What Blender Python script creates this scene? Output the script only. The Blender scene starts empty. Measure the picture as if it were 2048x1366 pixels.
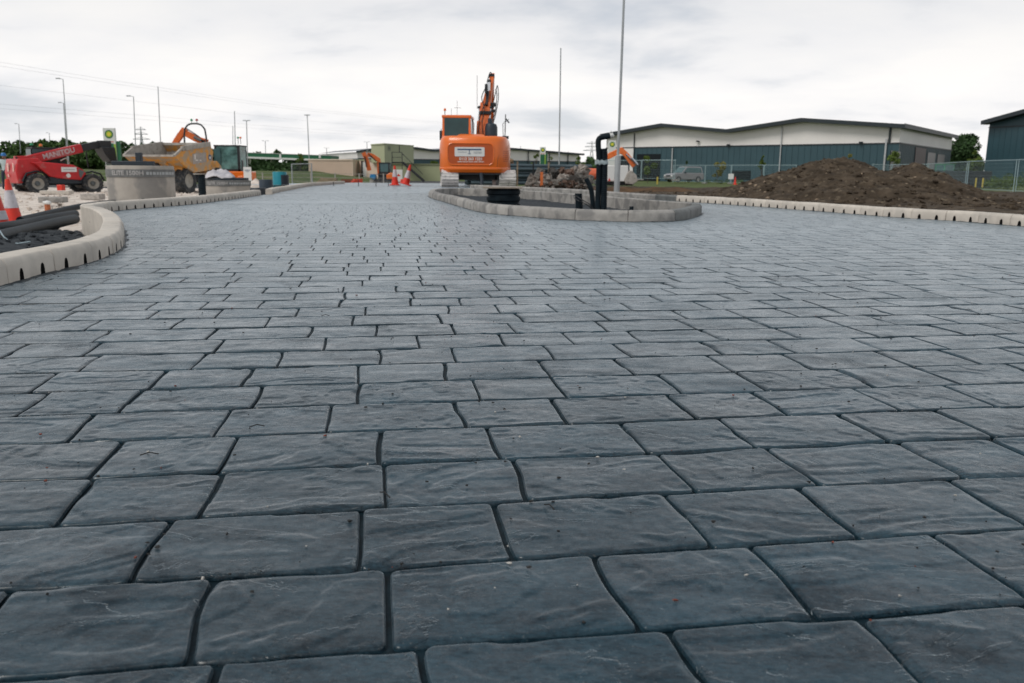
import bpy, math, random
import numpy as np
from mathutils import Vector, Matrix, Euler
random.seed(7); RNG = np.random.default_rng(7)
PI = math.pi; R = math.radians
S = bpy.context.scene
COL = S.collection
# ------------------------------------------------------------------ camera
EYE = 0.52
F = 1700.0                      # focal length in pixels of a 2048 px wide picture
PITCH = math.atan(337.5 / F)
cam_d = bpy.data.cameras.new('camera')
cam = bpy.data.objects.new('camera', cam_d); COL.objects.link(cam)
cam.matrix_world = Matrix.Translation((0, 0, EYE)) @ Matrix.Rotation(PI/2 - PITCH, 4, 'X') @ Matrix.Rotation(0.008, 4, 'Z')
cam_d.sensor_width = 36.0; cam_d.lens = 36.0 * F / 2048
cam_d.clip_start = 0.05; cam_d.clip_end = 3000
cam_d.dof.use_dof = True; cam_d.dof.focus_distance = 2.1; cam_d.dof.aperture_fstop = 9.0
S.camera = cam
CM = Matrix.Rotation(PI/2 - PITCH, 3, 'X') @ Matrix.Rotation(0.008, 3, 'Z')
# ------------------------------------------------------------------ world, sun, exposure
SUN_EL, SUN_AZ = R(50), R(-128)          # azimuth from +Y towards +X
W = bpy.data.worlds.new('World'); S.world = W; W.use_nodes = True
nt = W.node_tree; nt.nodes.clear()
def wn(t, **k):
    n = nt.nodes.new(t)
    for a, b in k.items(): setattr(n, a, b)
    return n
sky = wn('ShaderNodeTexSky', sky_type='NISHITA', sun_disc=False)
sky.sun_elevation = SUN_EL; sky.sun_rotation = SUN_AZ
bg1 = wn('ShaderNodeBackground'); bg1.inputs[1].default_value = 0.10
bg2 = wn('ShaderNodeBackground'); bg2.inputs[1].default_value = 1.0
nt.links.new(sky.outputs[0], bg1.inputs[0])
tc = wn('ShaderNodeTexCoord'); sep = wn('ShaderNodeSeparateXYZ')
nt.links.new(tc.outputs['Generated'], sep.inputs[0])
# cloud layer coordinates: direction divided by height gives a flat cloud deck
add = wn('ShaderNodeMath', operation='ADD'); add.inputs[1].default_value = 0.22
mx = wn('ShaderNodeMath', operation='MAXIMUM'); mx.inputs[1].default_value = 0.0
nt.links.new(sep.outputs[2], mx.inputs[0]); nt.links.new(mx.outputs[0], add.inputs[0])
dx = wn('ShaderNodeMath', operation='DIVIDE'); dy = wn('ShaderNodeMath', operation='DIVIDE')
nt.links.new(sep.outputs[0], dx.inputs[0]); nt.links.new(add.outputs[0], dx.inputs[1])
nt.links.new(sep.outputs[1], dy.inputs[0]); nt.links.new(add.outputs[0], dy.inputs[1])
cmb = wn('ShaderNodeCombineXYZ')
nt.links.new(dx.outputs[0], cmb.inputs[0]); nt.links.new(dy.outputs[0], cmb.inputs[1])
n1 = wn('ShaderNodeTexNoise'); n1.inputs['Scale'].default_value = 1.7; n1.inputs['Detail'].default_value = 7; n1.inputs['Roughness'].default_value = 0.52
n1.inputs['Distortion'].default_value = 0.15
mp = wn('ShaderNodeMapping'); mp.inputs['Location'].default_value = (2.3, 1.35, 0); mp.inputs['Scale'].default_value = (0.75, 1.0, 1)
nt.links.new(cmb.outputs[0], mp.inputs[0]); nt.links.new(mp.outputs[0], n1.inputs['Vector'])
cr = wn('ShaderNodeValToRGB')
cr.color_ramp.elements[0].position = 0.33; cr.color_ramp.elements[0].color = (0.60, 0.62, 0.66, 1)
cr.color_ramp.elements[1].position = 0.62; cr.color_ramp.elements[1].color = (0.87, 0.85, 0.835, 1)
e = cr.color_ramp.elements.new(0.46); e.color = (0.80, 0.793, 0.80, 1)
nt.links.new(n1.outputs[0], cr.inputs[0])
# the deck grows heavier and bluer with height, as the top of the photograph shows
er = wn('ShaderNodeValToRGB'); ee = er.color_ramp.elements
ee[0].position = 0.0; ee[0].color = (1.0, 0.995, 0.985, 1); ee[1].position = 0.9; ee[1].color = (0.50, 0.54, 0.575, 1)
for p_, c_ in ((0.09, (0.99, 0.99, 0.985, 1)), (0.19, (0.84, 0.855, 0.87, 1)), (0.40, (0.52, 0.565, 0.61, 1))):
    q_ = ee.new(p_); q_.color = c_
nt.links.new(sep.outputs[2], er.inputs[0])
mm_ = wn('ShaderNodeMixRGB', blend_type='MULTIPLY'); mm_.inputs[0].default_value = 1.0
nt.links.new(cr.outputs[0], mm_.inputs[1]); nt.links.new(er.outputs[0], mm_.inputs[2]); nt.links.new(mm_.outputs[0], bg2.inputs[0])
mixs = wn('ShaderNodeMixShader')
mr = wn('ShaderNodeMapRange'); mr.inputs[1].default_value = 0.30; mr.inputs[2].default_value = 0.42; mr.inputs[3].default_value = 0.9; mr.inputs[4].default_value = 1.0
nt.links.new(n1.outputs[0], mr.inputs[0]); nt.links.new(mr.outputs[0], mixs.inputs[0])
nt.links.new(bg1.outputs[0], mixs.inputs[1]); nt.links.new(bg2.outputs[0], mixs.inputs[2])
wo = wn('ShaderNodeOutputWorld'); nt.links.new(mixs.outputs[0], wo.inputs[0])
sl = bpy.data.lights.new('sun', 'SUN'); sl.energy = 1.5; sl.angle = R(24); sl.color = (1, 0.96, 0.9)
so = bpy.data.objects.new('sun', sl); COL.objects.link(so)
sd = Vector((math.sin(SUN_AZ)*math.cos(SUN_EL), math.cos(SUN_AZ)*math.cos(SUN_EL), math.sin(SUN_EL)))
so.rotation_euler = sd.to_track_quat('Z', 'Y').to_euler()
S.view_settings.view_transform = 'Standard'; S.view_settings.look = 'None'
S.view_settings.exposure = 0.27; S.view_settings.gamma = 1.0
S.render.engine = 'CYCLES'
S.cycles.use_denoising = True
S.cycles.max_bounces = 6; S.cycles.transparent_max_bounces = 12
# ------------------------------------------------------------------ picture to place helpers
def ray(px, py):
    return CM @ Vector(((px - 1024) / F, (683 - py) / F, -1.0))
def G(px, py, z=0.0):            # where the line of sight through a pixel meets height z
    d = ray(px, py); t = (z - EYE) / d.z
    return Vector((d.x*t, d.y*t, z))
def P(px, py, Y):                # the point at distance Y
    d = ray(px, py); t = Y / d.y
    return Vector((d.x*t, Y, EYE + d.z*t))
def hash2(ix, iy, seed):
    h = (ix.astype(np.int64)*374761393 + iy.astype(np.int64)*668265263 + seed*2246822519) & 0xffffffff
    h = ((h ^ (h >> 13)) * 1274126177) & 0xffffffff
    h = h ^ (h >> 16)
    return h / 4294967295.0
def noise2(x, y, seed=0):        # value noise, -1..1
    x = np.asarray(x, float); y = np.asarray(y, float)
    ix = np.floor(x); iy = np.floor(y); fx = x-ix; fy = y-iy
    fx = fx*fx*fx*(fx*(fx*6-15)+10); fy = fy*fy*fy*(fy*(fy*6-15)+10)
    ix = ix.astype(np.int64); iy = iy.astype(np.int64)
    a = hash2(ix, iy, seed); b = hash2(ix+1, iy, seed); c = hash2(ix, iy+1, seed); d = hash2(ix+1, iy+1, seed)
    return ((a*(1-fx)+b*fx)*(1-fy) + (c*(1-fx)+d*fx)*fy)*2-1
def fbm(x, y, oct=4, seed=0, gain=0.5):
    s = 0; a = 1.0; t = 0
    for i in range(oct):
        s = s + a*noise2(x*2**i+17.3*i, y*2**i-9.1*i, seed+i); t += a; a *= gain
    return s/t
# ------------------------------------------------------------------ materials
MATS = {}
def mat(name, col, rough=0.6, metal=0.0, var=0.12, scale=6.0, bump=0.0, bscale=30.0, col2=None, spec=0.5, trans=0.0, obj_var=0.0, stain=None, detail=6, coat=0.0, alpha=1.0, emit=None, rvar=0.0, stretch=None):
    if name in MATS: return MATS[name]
    m = bpy.data.materials.new(name); m.use_nodes = True
    t = m.node_tree; b = t.nodes['Principled BSDF']
    b.inputs['Roughness'].default_value = rough; b.inputs['Metallic'].default_value = metal
    b.inputs['Specular IOR Level'].default_value = spec
    if trans: b.inputs['Transmission Weight'].default_value = trans
    if coat: b.inputs['Coat Weight'].default_value = coat
    if alpha < 1: b.inputs['Alpha'].default_value = alpha
    geo = t.nodes.new('ShaderNodeNewGeometry')
    vec = geo.outputs['Position']
    if stretch:
        mp = t.nodes.new('ShaderNodeMapping'); mp.inputs['Scale'].default_value = stretch
        t.links.new(vec, mp.inputs[0]); vec = mp.outputs[0]
    n = t.nodes.new('ShaderNodeTexNoise'); n.inputs['Scale'].default_value = scale; n.inputs['Detail'].default_value = detail
    n.inputs['Roughness'].default_value = 0.6
    t.links.new(vec, n.inputs['Vector'])
    r = t.nodes.new('ShaderNodeValToRGB')
    c2 = col2 if col2 else tuple(min(1, c*(1+var)) for c in col)
    c1 = tuple(c*(1-var) for c in col) if not col2 else col
    r.color_ramp.elements[0].position = 0.36; r.color_ramp.elements[0].color = (*c1, 1)
    r.color_ramp.elements[1].position = 0.64; r.color_ramp.elements[1].color = (*c2, 1)
    t.links.new(n.outputs[0], r.inputs[0]); out = r.outputs[0]
    if stain:
        scol, sscale, thr, amt = stain
        n2 = t.nodes.new('ShaderNodeTexNoise'); n2.inputs['Scale'].default_value = sscale; n2.inputs['Detail'].default_value = 5
        t.links.new(geo.outputs['Position'], n2.inputs['Vector'])
        q = t.nodes.new('ShaderNodeMapRange'); q.inputs[1].default_value = thr; q.inputs[2].default_value = thr+0.09; q.inputs[4].default_value = amt
        t.links.new(n2.outputs[0], q.inputs[0])
        mxn = t.nodes.new('ShaderNodeMixRGB'); mxn.inputs[2].default_value = (*scol, 1)
        t.links.new(q.outputs[0], mxn.inputs[0]); t.links.new(out, mxn.inputs[1]); out = mxn.outputs[0]
    if obj_var:
        oi = t.nodes.new('ShaderNodeObjectInfo'); q = t.nodes.new('ShaderNodeMapRange'); q.inputs[3].default_value = 1-obj_var; q.inputs[4].default_value = 1+obj_var
        t.links.new(oi.outputs['Random'], q.inputs[0])
        hv = t.nodes.new('ShaderNodeHueSaturation'); t.links.new(q.outputs[0], hv.inputs['Value']); t.links.new(out, hv.inputs['Color']); out = hv.outputs[0]
    t.links.new(out, b.inputs['Base Color'])
    if rvar:
        q = t.nodes.new('ShaderNodeMapRange'); q.inputs[1].default_value = 0.3; q.inputs[2].default_value = 0.7
        q.inputs[3].default_value = max(0, rough-rvar); q.inputs[4].default_value = min(1, rough+rvar)
        t.links.new(n.outputs[0], q.inputs[0]); t.links.new(q.outputs[0], b.inputs['Roughness'])
    if bump:
        n3 = t.nodes.new('ShaderNodeTexNoise'); n3.inputs['Scale'].default_value = bscale; n3.inputs['Detail'].default_value = 6
        t.links.new(vec, n3.inputs['Vector'])
        bn = t.nodes.new('ShaderNodeBump'); bn.inputs['Strength'].default_value = min(1, bump); bn.inputs['Distance'].default_value = 1.0/bscale*0.35
        t.links.new(n3.outputs[0], bn.inputs['Height']); t.links.new(bn.outputs[0], b.inputs['Normal'])
    if emit:
        b.inputs['Emission Color'].default_value = (*emit[0], 1); b.inputs['Emission Strength'].default_value = emit[1]
    MATS[name] = m
    return m
# ------------------------------------------------------------------ mesh builder
class MB:
    def __init__(s): s.v = []; s.f = []; s.mi = []; s.cur = 0
    def add(s, vs, fs):
        o = len(s.v); s.v += [tuple(v) for v in vs]; s.f += [tuple(i+o for i in f) for f in fs]; s.mi += [s.cur]*len(fs); return s
    def box(s, c, d, rot=None, taper=1.0, tapery=None):
        x, y, z = d[0]/2, d[1]/2, d[2]/2; ty = taper if tapery is None else tapery
        vs = [Vector((sx*x*(taper if sz > 0 else 1), sy*y*(ty if sz > 0 else 1), sz*z)) for sz in (-1, 1) for sy in (-1, 1) for sx in (-1, 1)]
        if rot is not None: vs = [rot @ v for v in vs]
        c = Vector(c); vs = [v+c for v in vs]
        return s.add(vs, [(0, 2, 3, 1), (4, 5, 7, 6), (0, 1, 5, 4), (2, 6, 7, 3), (0, 4, 6, 2), (1, 3, 7, 5)])
    def bar(s, a, b, w, h=None, up=(0, 0, 1)):
        a = Vector(a); b = Vector(b); h = w if h is None else h
        d = (b-a).normalized(); up = Vector(up)
        if abs(d.dot(up)) > 0.98: up = Vector((1, 0, 0))
        r = d.cross(up).normalized(); u = r.cross(d)
        vs = [p + r*sx*w/2 + u*sy*h/2 for p in (a, b) for sx, sy in ((-1, -1), (1, -1), (1, 1), (-1, 1))]
        return s.add(vs, [(3, 2, 1, 0), (4, 5, 6, 7), (0, 1, 5, 4), (1, 2, 6, 5), (2, 3, 7, 6), (3, 0, 4, 7)])
    def cyl(s, a, b, r0, r1=None, n=12, caps=True):
        return s.tube([a, b], [r0, r0 if r1 is None else r1], n, caps)
    def tube(s, pts, r, n=8, caps=True):
        pts = [Vector(p) for p in pts]; m = len(pts)
        rs = r if isinstance(r, (list, tuple)) else [r]*m
        d0 = (pts[1]-pts[0]).normalized(); up = Vector((0, 0, 1)) if abs(d0.z) < 0.9 else Vector((1, 0, 0))
        x = d0.cross(up).normalized(); vs = []
        for i, p in enumerate(pts):
            d = (pts[min(i+1, m-1)] - pts[max(i-1, 0)]).normalized()
            x = (x - d*x.dot(d)).normalized(); y = d.cross(x)
            for k in range(n):
                a = 2*PI*k/n; vs.append(p + (x*math.cos(a) + y*math.sin(a))*rs[i])
        fs = [(i*n+k, i*n+(k+1) % n, (i+1)*n+(k+1) % n, (i+1)*n+k) for i in range(m-1) for k in range(n)]
        if caps: fs += [tuple(range(n-1, -1, -1)), tuple((m-1)*n+k for k in range(n))]
        return s.add(vs, fs)
    def lathe(s, prof, c=(0, 0, 0), n=20, axis='z', caps=False):
        c = Vector(c); vs = []
        for r, z in prof:
            for k in range(n):
                a = 2*PI*k/n; x, y = r*math.cos(a), r*math.sin(a)
                v = Vector((x, y, z)) if axis == 'z' else (Vector((x, z, -y)) if axis == 'y' else Vector((z, x, y)))
                vs.append(v+c)
        m = len(prof)
        fs = [(i*n+k, i*n+(k+1) % n, (i+1)*n+(k+1) % n, (i+1)*n+k) for i in range(m-1) for k in range(n)]
        if caps: fs += [tuple(range(n-1, -1, -1)), tuple((m-1)*n+k for k in range(n))]
        return s.add(vs, fs)
    def prism(s, poly, y0, y1, axis='y', f=None):
        """poly in the (a,b) plane, thickness along axis; axis y: (x,z); axis x: (y,z); axis z: (x,y)"""
        def pt(a, b, t):
            return (a, t, b) if axis == 'y' else ((t, a, b) if axis == 'x' else (a, b, t))
        n = len(poly)
        vs = [pt(a, b, y0) for a, b in poly] + [pt(a, b, y1) for a, b in poly]
        if f: vs = [f(v) for v in vs]
        return s.add(vs, [tuple(range(n)), tuple(range(2*n-1, n-1, -1))] + [(i, n+i, n+(i+1) % n, (i+1) % n) for i in range(n)])
    def blob(s, c, r, n=8, m=6, jit=0.0, sc=(1, 1, 1), rnd=random):
        vs = []
        for i in range(1, m):
            t = PI*i/m
            for k in range(n):
                a = 2*PI*k/n; q = r*(1+jit*(rnd.random()-0.5))
                vs.append((c[0]+q*sc[0]*math.sin(t)*math.cos(a), c[1]+q*sc[1]*math.sin(t)*math.sin(a), c[2]+q*sc[2]*math.cos(t)))
        vs += [(c[0], c[1], c[2]+r*sc[2]), (c[0], c[1], c[2]-r*sc[2])]
        fs = [(i*n+k, (i+1)*n+k, (i+1)*n+(k+1) % n, i*n+(k+1) % n) for i in range(m-2) for k in range(n)]
        T = (m-1)*n; fs += [(T, k, (k+1) % n) for k in range(n)] + [(T+1, (m-2)*n+(k+1) % n, (m-2)*n+k) for k in range(n)]
        return s.add(vs, fs)
    def quad(s, a, b, c, d): return s.add([a, b, c, d], [(0, 1, 2, 3)])
    def build(s, name, mats, parent=None, smooth=35, world=False, bevel=0.0, seg=2):
        vs = s.v
        if world and parent is not None:
            q = (Matrix.Translation(parent.location) @ parent.rotation_euler.to_matrix().to_4x4()).inverted()
            vs = [tuple(q @ Vector(v)) for v in vs]
        me = bpy.data.meshes.new(name); me.from_pydata(vs, [], s.f)
        if not isinstance(mats, (list, tuple)): mats = [mats]
        for m in mats: me.materials.append(m)
        if len(mats) > 1: me.polygons.foreach_set('material_index', s.mi)
        if smooth:
            me.shade_smooth(); me.set_sharp_from_angle(angle=R(smooth))
        me.validate(); me.update()
        o = bpy.data.objects.new(name, me); COL.objects.link(o)
        if parent is not None: o.parent = parent
        if bevel:
            b = o.modifiers.new('bevel', 'BEVEL'); b.width = bevel; b.segments = seg; b.limit_method = 'ANGLE'; b.angle_limit = R(35); b.harden_normals = False
        return o
def mesh_np(name, verts, faces, m, parent=None, smooth=40):
    me = bpy.data.meshes.new(name)
    verts = np.asarray(verts, np.float32); faces = np.asarray(faces, np.int32)
    k = faces.shape[1]
    me.vertices.add(len(verts)); me.vertices.foreach_set('co', verts.ravel())
    me.loops.add(faces.size); me.loops.foreach_set('vertex_index', faces.ravel())
    me.polygons.add(len(faces)); me.polygons.foreach_set('loop_start', np.arange(0, faces.size, k, dtype=np.int32))
    me.polygons.foreach_set('loop_total', np.full(len(faces), k, np.int32))
    me.update(calc_edges=True)
    if smooth:
        me.shade_smooth()
        if smooth < 180: me.set_sharp_from_angle(angle=R(smooth))
    me.materials.append(m)
    o = bpy.data.objects.new(name, me); COL.objects.link(o)
    if parent is not None: o.parent = parent
    return o
def tag(o, label=None, cat=None, group=None, kind=None):
    if label: o['label'] = label
    if cat: o['category'] = cat
    if group: o['group'] = group
    if kind: o['kind'] = kind
    return o
def thing(name, label, cat, loc=(0, 0, 0), rotz=0.0, group=None, rot=None):
    o = bpy.data.objects.new(name, None); COL.objects.link(o)
    o.empty_display_size = 0.2
    o.location = loc; o.rotation_euler = rot if rot else (0, 0, rotz)
    return tag(o, label, cat, group)
def dup(root, loc, rotz=None, label=None, group=None, scale=None):
    r = root.copy(); COL.objects.link(r); r.location = loc
    if rotz is not None: r.rotation_euler = (0, 0, rotz)
    if scale: r.scale = (scale,)*3
    if label: r['label'] = label
    if group: r['group'] = group
    for ch in list(root.children):
        c = ch.copy(); COL.objects.link(c); c.parent = r
        for g in ch.children:
            d = g.copy(); COL.objects.link(d); d.parent = c
    return r
def text(name, body, size, m, parent, loc, rot, bold=0.0, depth=0.002, align='CENTER', sx=1.0):
    cu = bpy.data.curves.new(name, 'FONT'); cu.body = body; cu.size = size; cu.extrude = depth; cu.offset = bold
    cu.align_x = align; cu.align_y = 'CENTER'; cu.resolution_u = 2
    tmp = bpy.data.objects.new('tmp', cu); COL.objects.link(tmp)
    dg = bpy.context.evaluated_depsgraph_get()
    me = bpy.data.meshes.new_from_object(tmp.evaluated_get(dg)); me.name = name
    bpy.data.objects.remove(tmp)
    me.materials.clear(); me.materials.append(m)
    o = bpy.data.objects.new(name, me); COL.objects.link(o); o.parent = parent
    o.location = loc; o.rotation_euler = rot; o.scale = (sx, 1, 1)
    return o
def smooth_path(pts, step=0.1):
    pts = [Vector(p) for p in pts]; out = []
    q = [pts[0]*2-pts[1]] + pts + [pts[-1]*2-pts[-2]]
    for i in range(1, len(q)-2):
        a, b, c, d = q[i-1:i+3]; n = max(2, int((c-b).length/step))
        for k in range(n):
            t = k/n
            out.append(0.5*((2*b) + (c-a)*t + (2*a-5*b+4*c-d)*t*t + (3*b-a-3*c+d)*t*t*t))
    out.append(pts[-1].copy())
    return out
# ================================================================== PAVING
CONC = mat('pale_concrete', (0.53, 0.48, 0.42), 0.75, var=0.08, scale=9, bump=0.25, bscale=90, stain=((0.40, 0.37, 0.33), 3.0, 0.56, 0.6), obj_var=0.06)
CONC2 = mat('weathered_concrete', (0.30, 0.285, 0.265), 0.8, var=0.16, scale=7, bump=0.5, bscale=80, stain=((0.16, 0.155, 0.15), 4.0, 0.5, 0.8), obj_var=0.12)
CONC_WET = mat('damp_concrete', (0.13, 0.135, 0.13), 0.6, var=0.2, scale=8, bump=0.4, bscale=80, stain=((0.05, 0.055, 0.055), 4.0, 0.5, 0.6), obj_var=0.15)
HOLE_SHADE = mat('hole_shade_black', (0.012, 0.012, 0.012), 0.9)  # black colour standing in for the shade inside holes
JOINT = mat('joint_slurry', (0.005, 0.014, 0.020), 0.6, var=0.4, scale=40, spec=0.12, bump=0.6, bscale=200)
def stone_material():
    m = bpy.data.materials.new('imprinted_stone'); m.use_nodes = True
    t = m.node_tree; b = t.nodes['Principled BSDF']; L = t.links.new
    geo = t.nodes.new('ShaderNodeNewGeometry'); pos = geo.outputs['Position']
    def noise(s, d=6, r=0.6, vec=pos, dist=0.0):
        n = t.nodes.new('ShaderNodeTexNoise'); n.inputs['Scale'].default_value = s; n.inputs['Detail'].default_value = d
        n.inputs['Roughness'].default_value = r; n.inputs['Distortion'].default_value = dist; L(vec, n.inputs['Vector']); return n.outputs[0]
    def mrange(src, a, b_, c, d):
        n = t.nodes.new('ShaderNodeMapRange'); L(src, n.inputs[0])
        for i, v in zip((1, 2, 3, 4), (a, b_, c, d)): n.inputs[i].default_value = v
        return n.outputs[0]
    mp = t.nodes.new('ShaderNodeMapping'); mp.inputs['Rotation'].default_value = (0, 0, -0.155); mp.inputs['Scale'].default_value = (0.45, 1.0, 1); L(pos, mp.inputs[0])
    r = t.nodes.new('ShaderNodeValToRGB'); e = r.color_ramp.elements
    e[0].position = 0.40; e[0].color = (0.002, 0.010, 0.017, 1)
    e[1].position = 0.60; e[1].color = (0.020, 0.049, 0.068, 1)
    gm = t.nodes.new('ShaderNodeMath'); gm.operation = 'MULTIPLY_ADD'; gm.inputs[1].default_value = 0.55; L(noise(210, 4, 0.75, mp.outputs[0]), gm.inputs[0]); gs = t.nodes.new('ShaderNodeMath'); gs.operation = 'MULTIPLY_ADD'; gs.inputs[1].default_value = 0.5; L(noise(14, 8, 0.65, mp.outputs[0]), gs.inputs[0]); gs.inputs[2].default_value = -0.02; L(gs.outputs[0], gm.inputs[2]); L(gm.outputs[0], r.inputs[0])
    # large damp patches left by the sealer
    mixp = t.nodes.new('ShaderNodeMixRGB'); mixp.blend_type = 'MULTIPLY'; mixp.inputs[2].default_value = (0.40, 0.46, 0.50, 1)
    patch = mrange(noise(3.4, 8, 0.68, pos, 0.5), 0.56, 0.66, 0, 1.0)
    L(patch, mixp.inputs[0]); L(r.outputs[0], mixp.inputs[1])
    # pale grit
    mixg = t.nodes.new('ShaderNodeMixRGB'); mixg.inputs[2].default_value = (0.16, 0.165, 0.16, 1)
    L(mrange(noise(260, 2, 0.5), 0.66, 0.72, 0, 0.4), mixg.inputs[0]); L(mixp.outputs[0], mixg.inputs[1])
    oi = t.nodes.new('ShaderNodeObjectInfo'); hv = t.nodes.new('ShaderNodeHueSaturation')
    L(mrange(oi.outputs['Random'], 0, 1, 0.78, 1.2), hv.inputs['Value']); L(mixg.outputs[0], hv.inputs['Color'])
    L(hv.outputs[0], b.inputs['Base Color'])
    rg = t.nodes.new('ShaderNodeMath'); rg.operation = 'SUBTRACT'
    L(mrange(noise(30, 5, 0.6), 0.3, 0.7, 0.45, 0.62), rg.inputs[0]); sc = t.nodes.new('ShaderNodeMath'); sc.operation = 'MULTIPLY'; sc.inputs[1].default_value = 0.0
    L(patch, sc.inputs[0]); L(sc.outputs[0], rg.inputs[1]); L(rg.outputs[0], b.inputs['Roughness'])
    b.inputs['Specular IOR Level'].default_value = 0.08; b.inputs['Specular Tint'].default_value = (0.7, 0.9, 1.0, 1)
    # relief: chipped flakes, grain, pits
    h1 = noise(22, 7, 0.62, mp.outputs[0], 0.8); h2 = noise(330, 5, 0.75)
    # flakes: terraces with sharp little scarps
    def math_(op, a, b_=None, c=None):
        n = t.nodes.new('ShaderNodeMath'); n.operation = op
        for i, v in enumerate((a, b_, c)):
            if v is None: continue
            if isinstance(v, (int, float)): n.inputs[i].default_value = v
            else: L(v, n.inputs[i])
        return n.outputs[0]
    fl = math_('MULTIPLY', noise(5.5, 7, 0.62, mp.outputs[0], 1.0), 4.6)
    fr = math_('FRACT', fl); st = math_('SUBTRACT', fl, fr); stp = mrange(fr, 0.475, 0.525, 0, 1)
    flake = math_('MULTIPLY', math_('ADD', st, stp), 1.3)
    h1 = math_('ADD', math_('MULTIPLY', h1, 0.4), flake)
    ms = t.nodes.new('ShaderNodeMath'); ms.operation = 'MULTIPLY_ADD'; ms.inputs[1].default_value = 0.5; L(h2, ms.inputs[0]); L(h1, ms.inputs[2])
    # film of clear sealer over the print
    b.inputs['Coat IOR'].default_value = 1.55
    b.inputs['Sheen Weight'].default_value = 0.62; b.inputs['Sheen Roughness'].default_value = 0.24; b.inputs['Sheen Tint'].default_value = (0.80, 0.92, 1.0, 1)   # sheen added to brighten the paving at grazing view
    wsum = math_('ADD', math_('MULTIPLY', noise(170, 6, 0.85, mp.outputs[0]), 0.5), math_('ADD', math_('MULTIPLY', noise(12, 8, 0.7, mp.outputs[0], 0.6), 0.28), math_('MULTIPLY', noise(2.3, 5, 0.6), 0.22)))
    wmap = mrange(wsum, 0.44, 0.56, 0.50, 1.0)
    wmap = math_('MULTIPLY', wmap, mrange(noise(8.5, 9, 0.78, mp.outputs[0], 0.5), 0.40, 0.60, 0.62, 1.12))
    L(math_('MULTIPLY', wmap, math_('SUBTRACT', 1.0, math_('MULTIPLY', patch, 0.5))), b.inputs['Coat Weight'])
    L(mrange(noise(45, 5, 0.65), 0.35, 0.65, 0.20, 0.33), b.inputs['Coat Roughness'])
    bc = t.nodes.new('ShaderNodeBump'); bc.inputs['Strength'].default_value = 0.25; bc.inputs['Distance'].default_value = 0.0011
    L(math_('ADD', flake, math_('MULTIPLY', h2, 0.10)), bc.inputs['Height']); L(bc.outputs[0], b.inputs['Coat Normal'])
    bn = t.nodes.new('ShaderNodeBump'); bn.inputs['Strength'].default_value = 0.7; bn.inputs['Distance'].default_value = 0.0035
    L(ms.outputs[0], bn.inputs['Height']); L(bn.outputs[0], b.inputs['Normal'])
    return m
STONE = stone_material()
PHI = math.atan(11076*math.cos(PITCH)/F); PHI = PI/2 - PHI   # heading of the courses
EU = Vector((math.cos(PHI), math.sin(PHI), 0)); EV = Vector((-math.sin(PHI), math.cos(PHI), 0))
YH, KA, KC = 345.5, 4.70, 4405.0
def vk(k): return G(1000, YH + KC/(k+KA)).dot(EV)
V0 = vk(0); CW = (vk(40)-V0)/40.0                             # first course line and course depth
def uv(p): return (p.dot(EU), p.dot(EV))
def xy(u, v): return (EU.x*u + EV.x*v, EU.y*u + EV.y*v)
# kerb lines on the ground, taken where the kerb face meets the paving
LK1 = [Vector((-2.28, -0.6, 0)), Vector((-2.30, 2.5, 0)), G(4, 572), G(75, 552.5), G(131, 539), G(175, 527.5), G(212, 515), G(240, 499), G(249, 486)]
LK2 = [Vector((-3.35, 7.35, 0)), Vector((-3.95, 8.5, 0)), Vector((-4.45, 9.35, 0)), G(192, 429), G(250, 420), G(350, 412), G(409, 406), G(470, 398), G(522, 390.5)]
LEFT = smooth_path(LK1 + LK2, 0.08)
LEFT_B = smooth_path([G(545, 389), G(556, 385), G(590, 378.5), G(626, 372), G(690, 367.5)], 0.1)
RK = [G(2300, 470), G(2039, 452.6), G(1919, 443), G(1792, 435), G(1691, 427), G(1574, 418), G(1460, 409.5), G(1352, 402.5)]
RK2 = [G(1352, 402.5), G(1325, 400.5), G(1270, 397), G(1211, 392.5), G(1130, 386), G(1045, 381), G(990, 378), G(940, 376)]
RIGHT = smooth_path(RK + RK2[1:], 0.1)
ISL = [G(857, 393.5), G(870, 399), G(888, 404), G(933.5, 417.5), G(962, 424.6), G(993, 429), G(1066.6, 435), G(1123, 439.5), G(1217, 443), G(1262, 444.2), G(1344, 443), G(1378, 438), G(1396, 432)]
back = [G(1402, 426, 0), G(1378, 421.5), G(1330, 417.5), G(1211, 406), G(1125, 397.5), G(1038, 390.5), G(965, 387), G(905, 386), G(866, 388.5)]
ISLAND = smooth_path(ISL + back + [ISL[0]], 0.1)
far_r = Vector((2.2, 41, 0))
paving_loop = [p.xy for p in LEFT] + [p.xy for p in LEFT_B] + [Vector((-7.3, 41)), Vector((-2.6, 41)), Vector((-2.2, 33)), Vector((-1.0, 31.5))] + [p.xy for p in reversed(RIGHT)] + [Vector((9.0, -0.6))]
island_loop = [p.xy for p in ISLAND[:-1]]
def crossings(v, loops):
    us = []
    for lp in loops:
        n = len(lp)
        for i in range(n):
            a = lp[i]; b = lp[(i+1) % n]
            va = a.x*EV.x + a.y*EV.y - v; vb = b.x*EV.x + b.y*EV.y - v
            if (va < 0) != (vb < 0):
                t = va/(va-vb); q = a.lerp(b, t); us.append(q.x*EU.x + q.y*EU.y)
    us.sort(); return [(us[i], us[i+1]) for i in range(0, len(us)-1, 2)]
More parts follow.
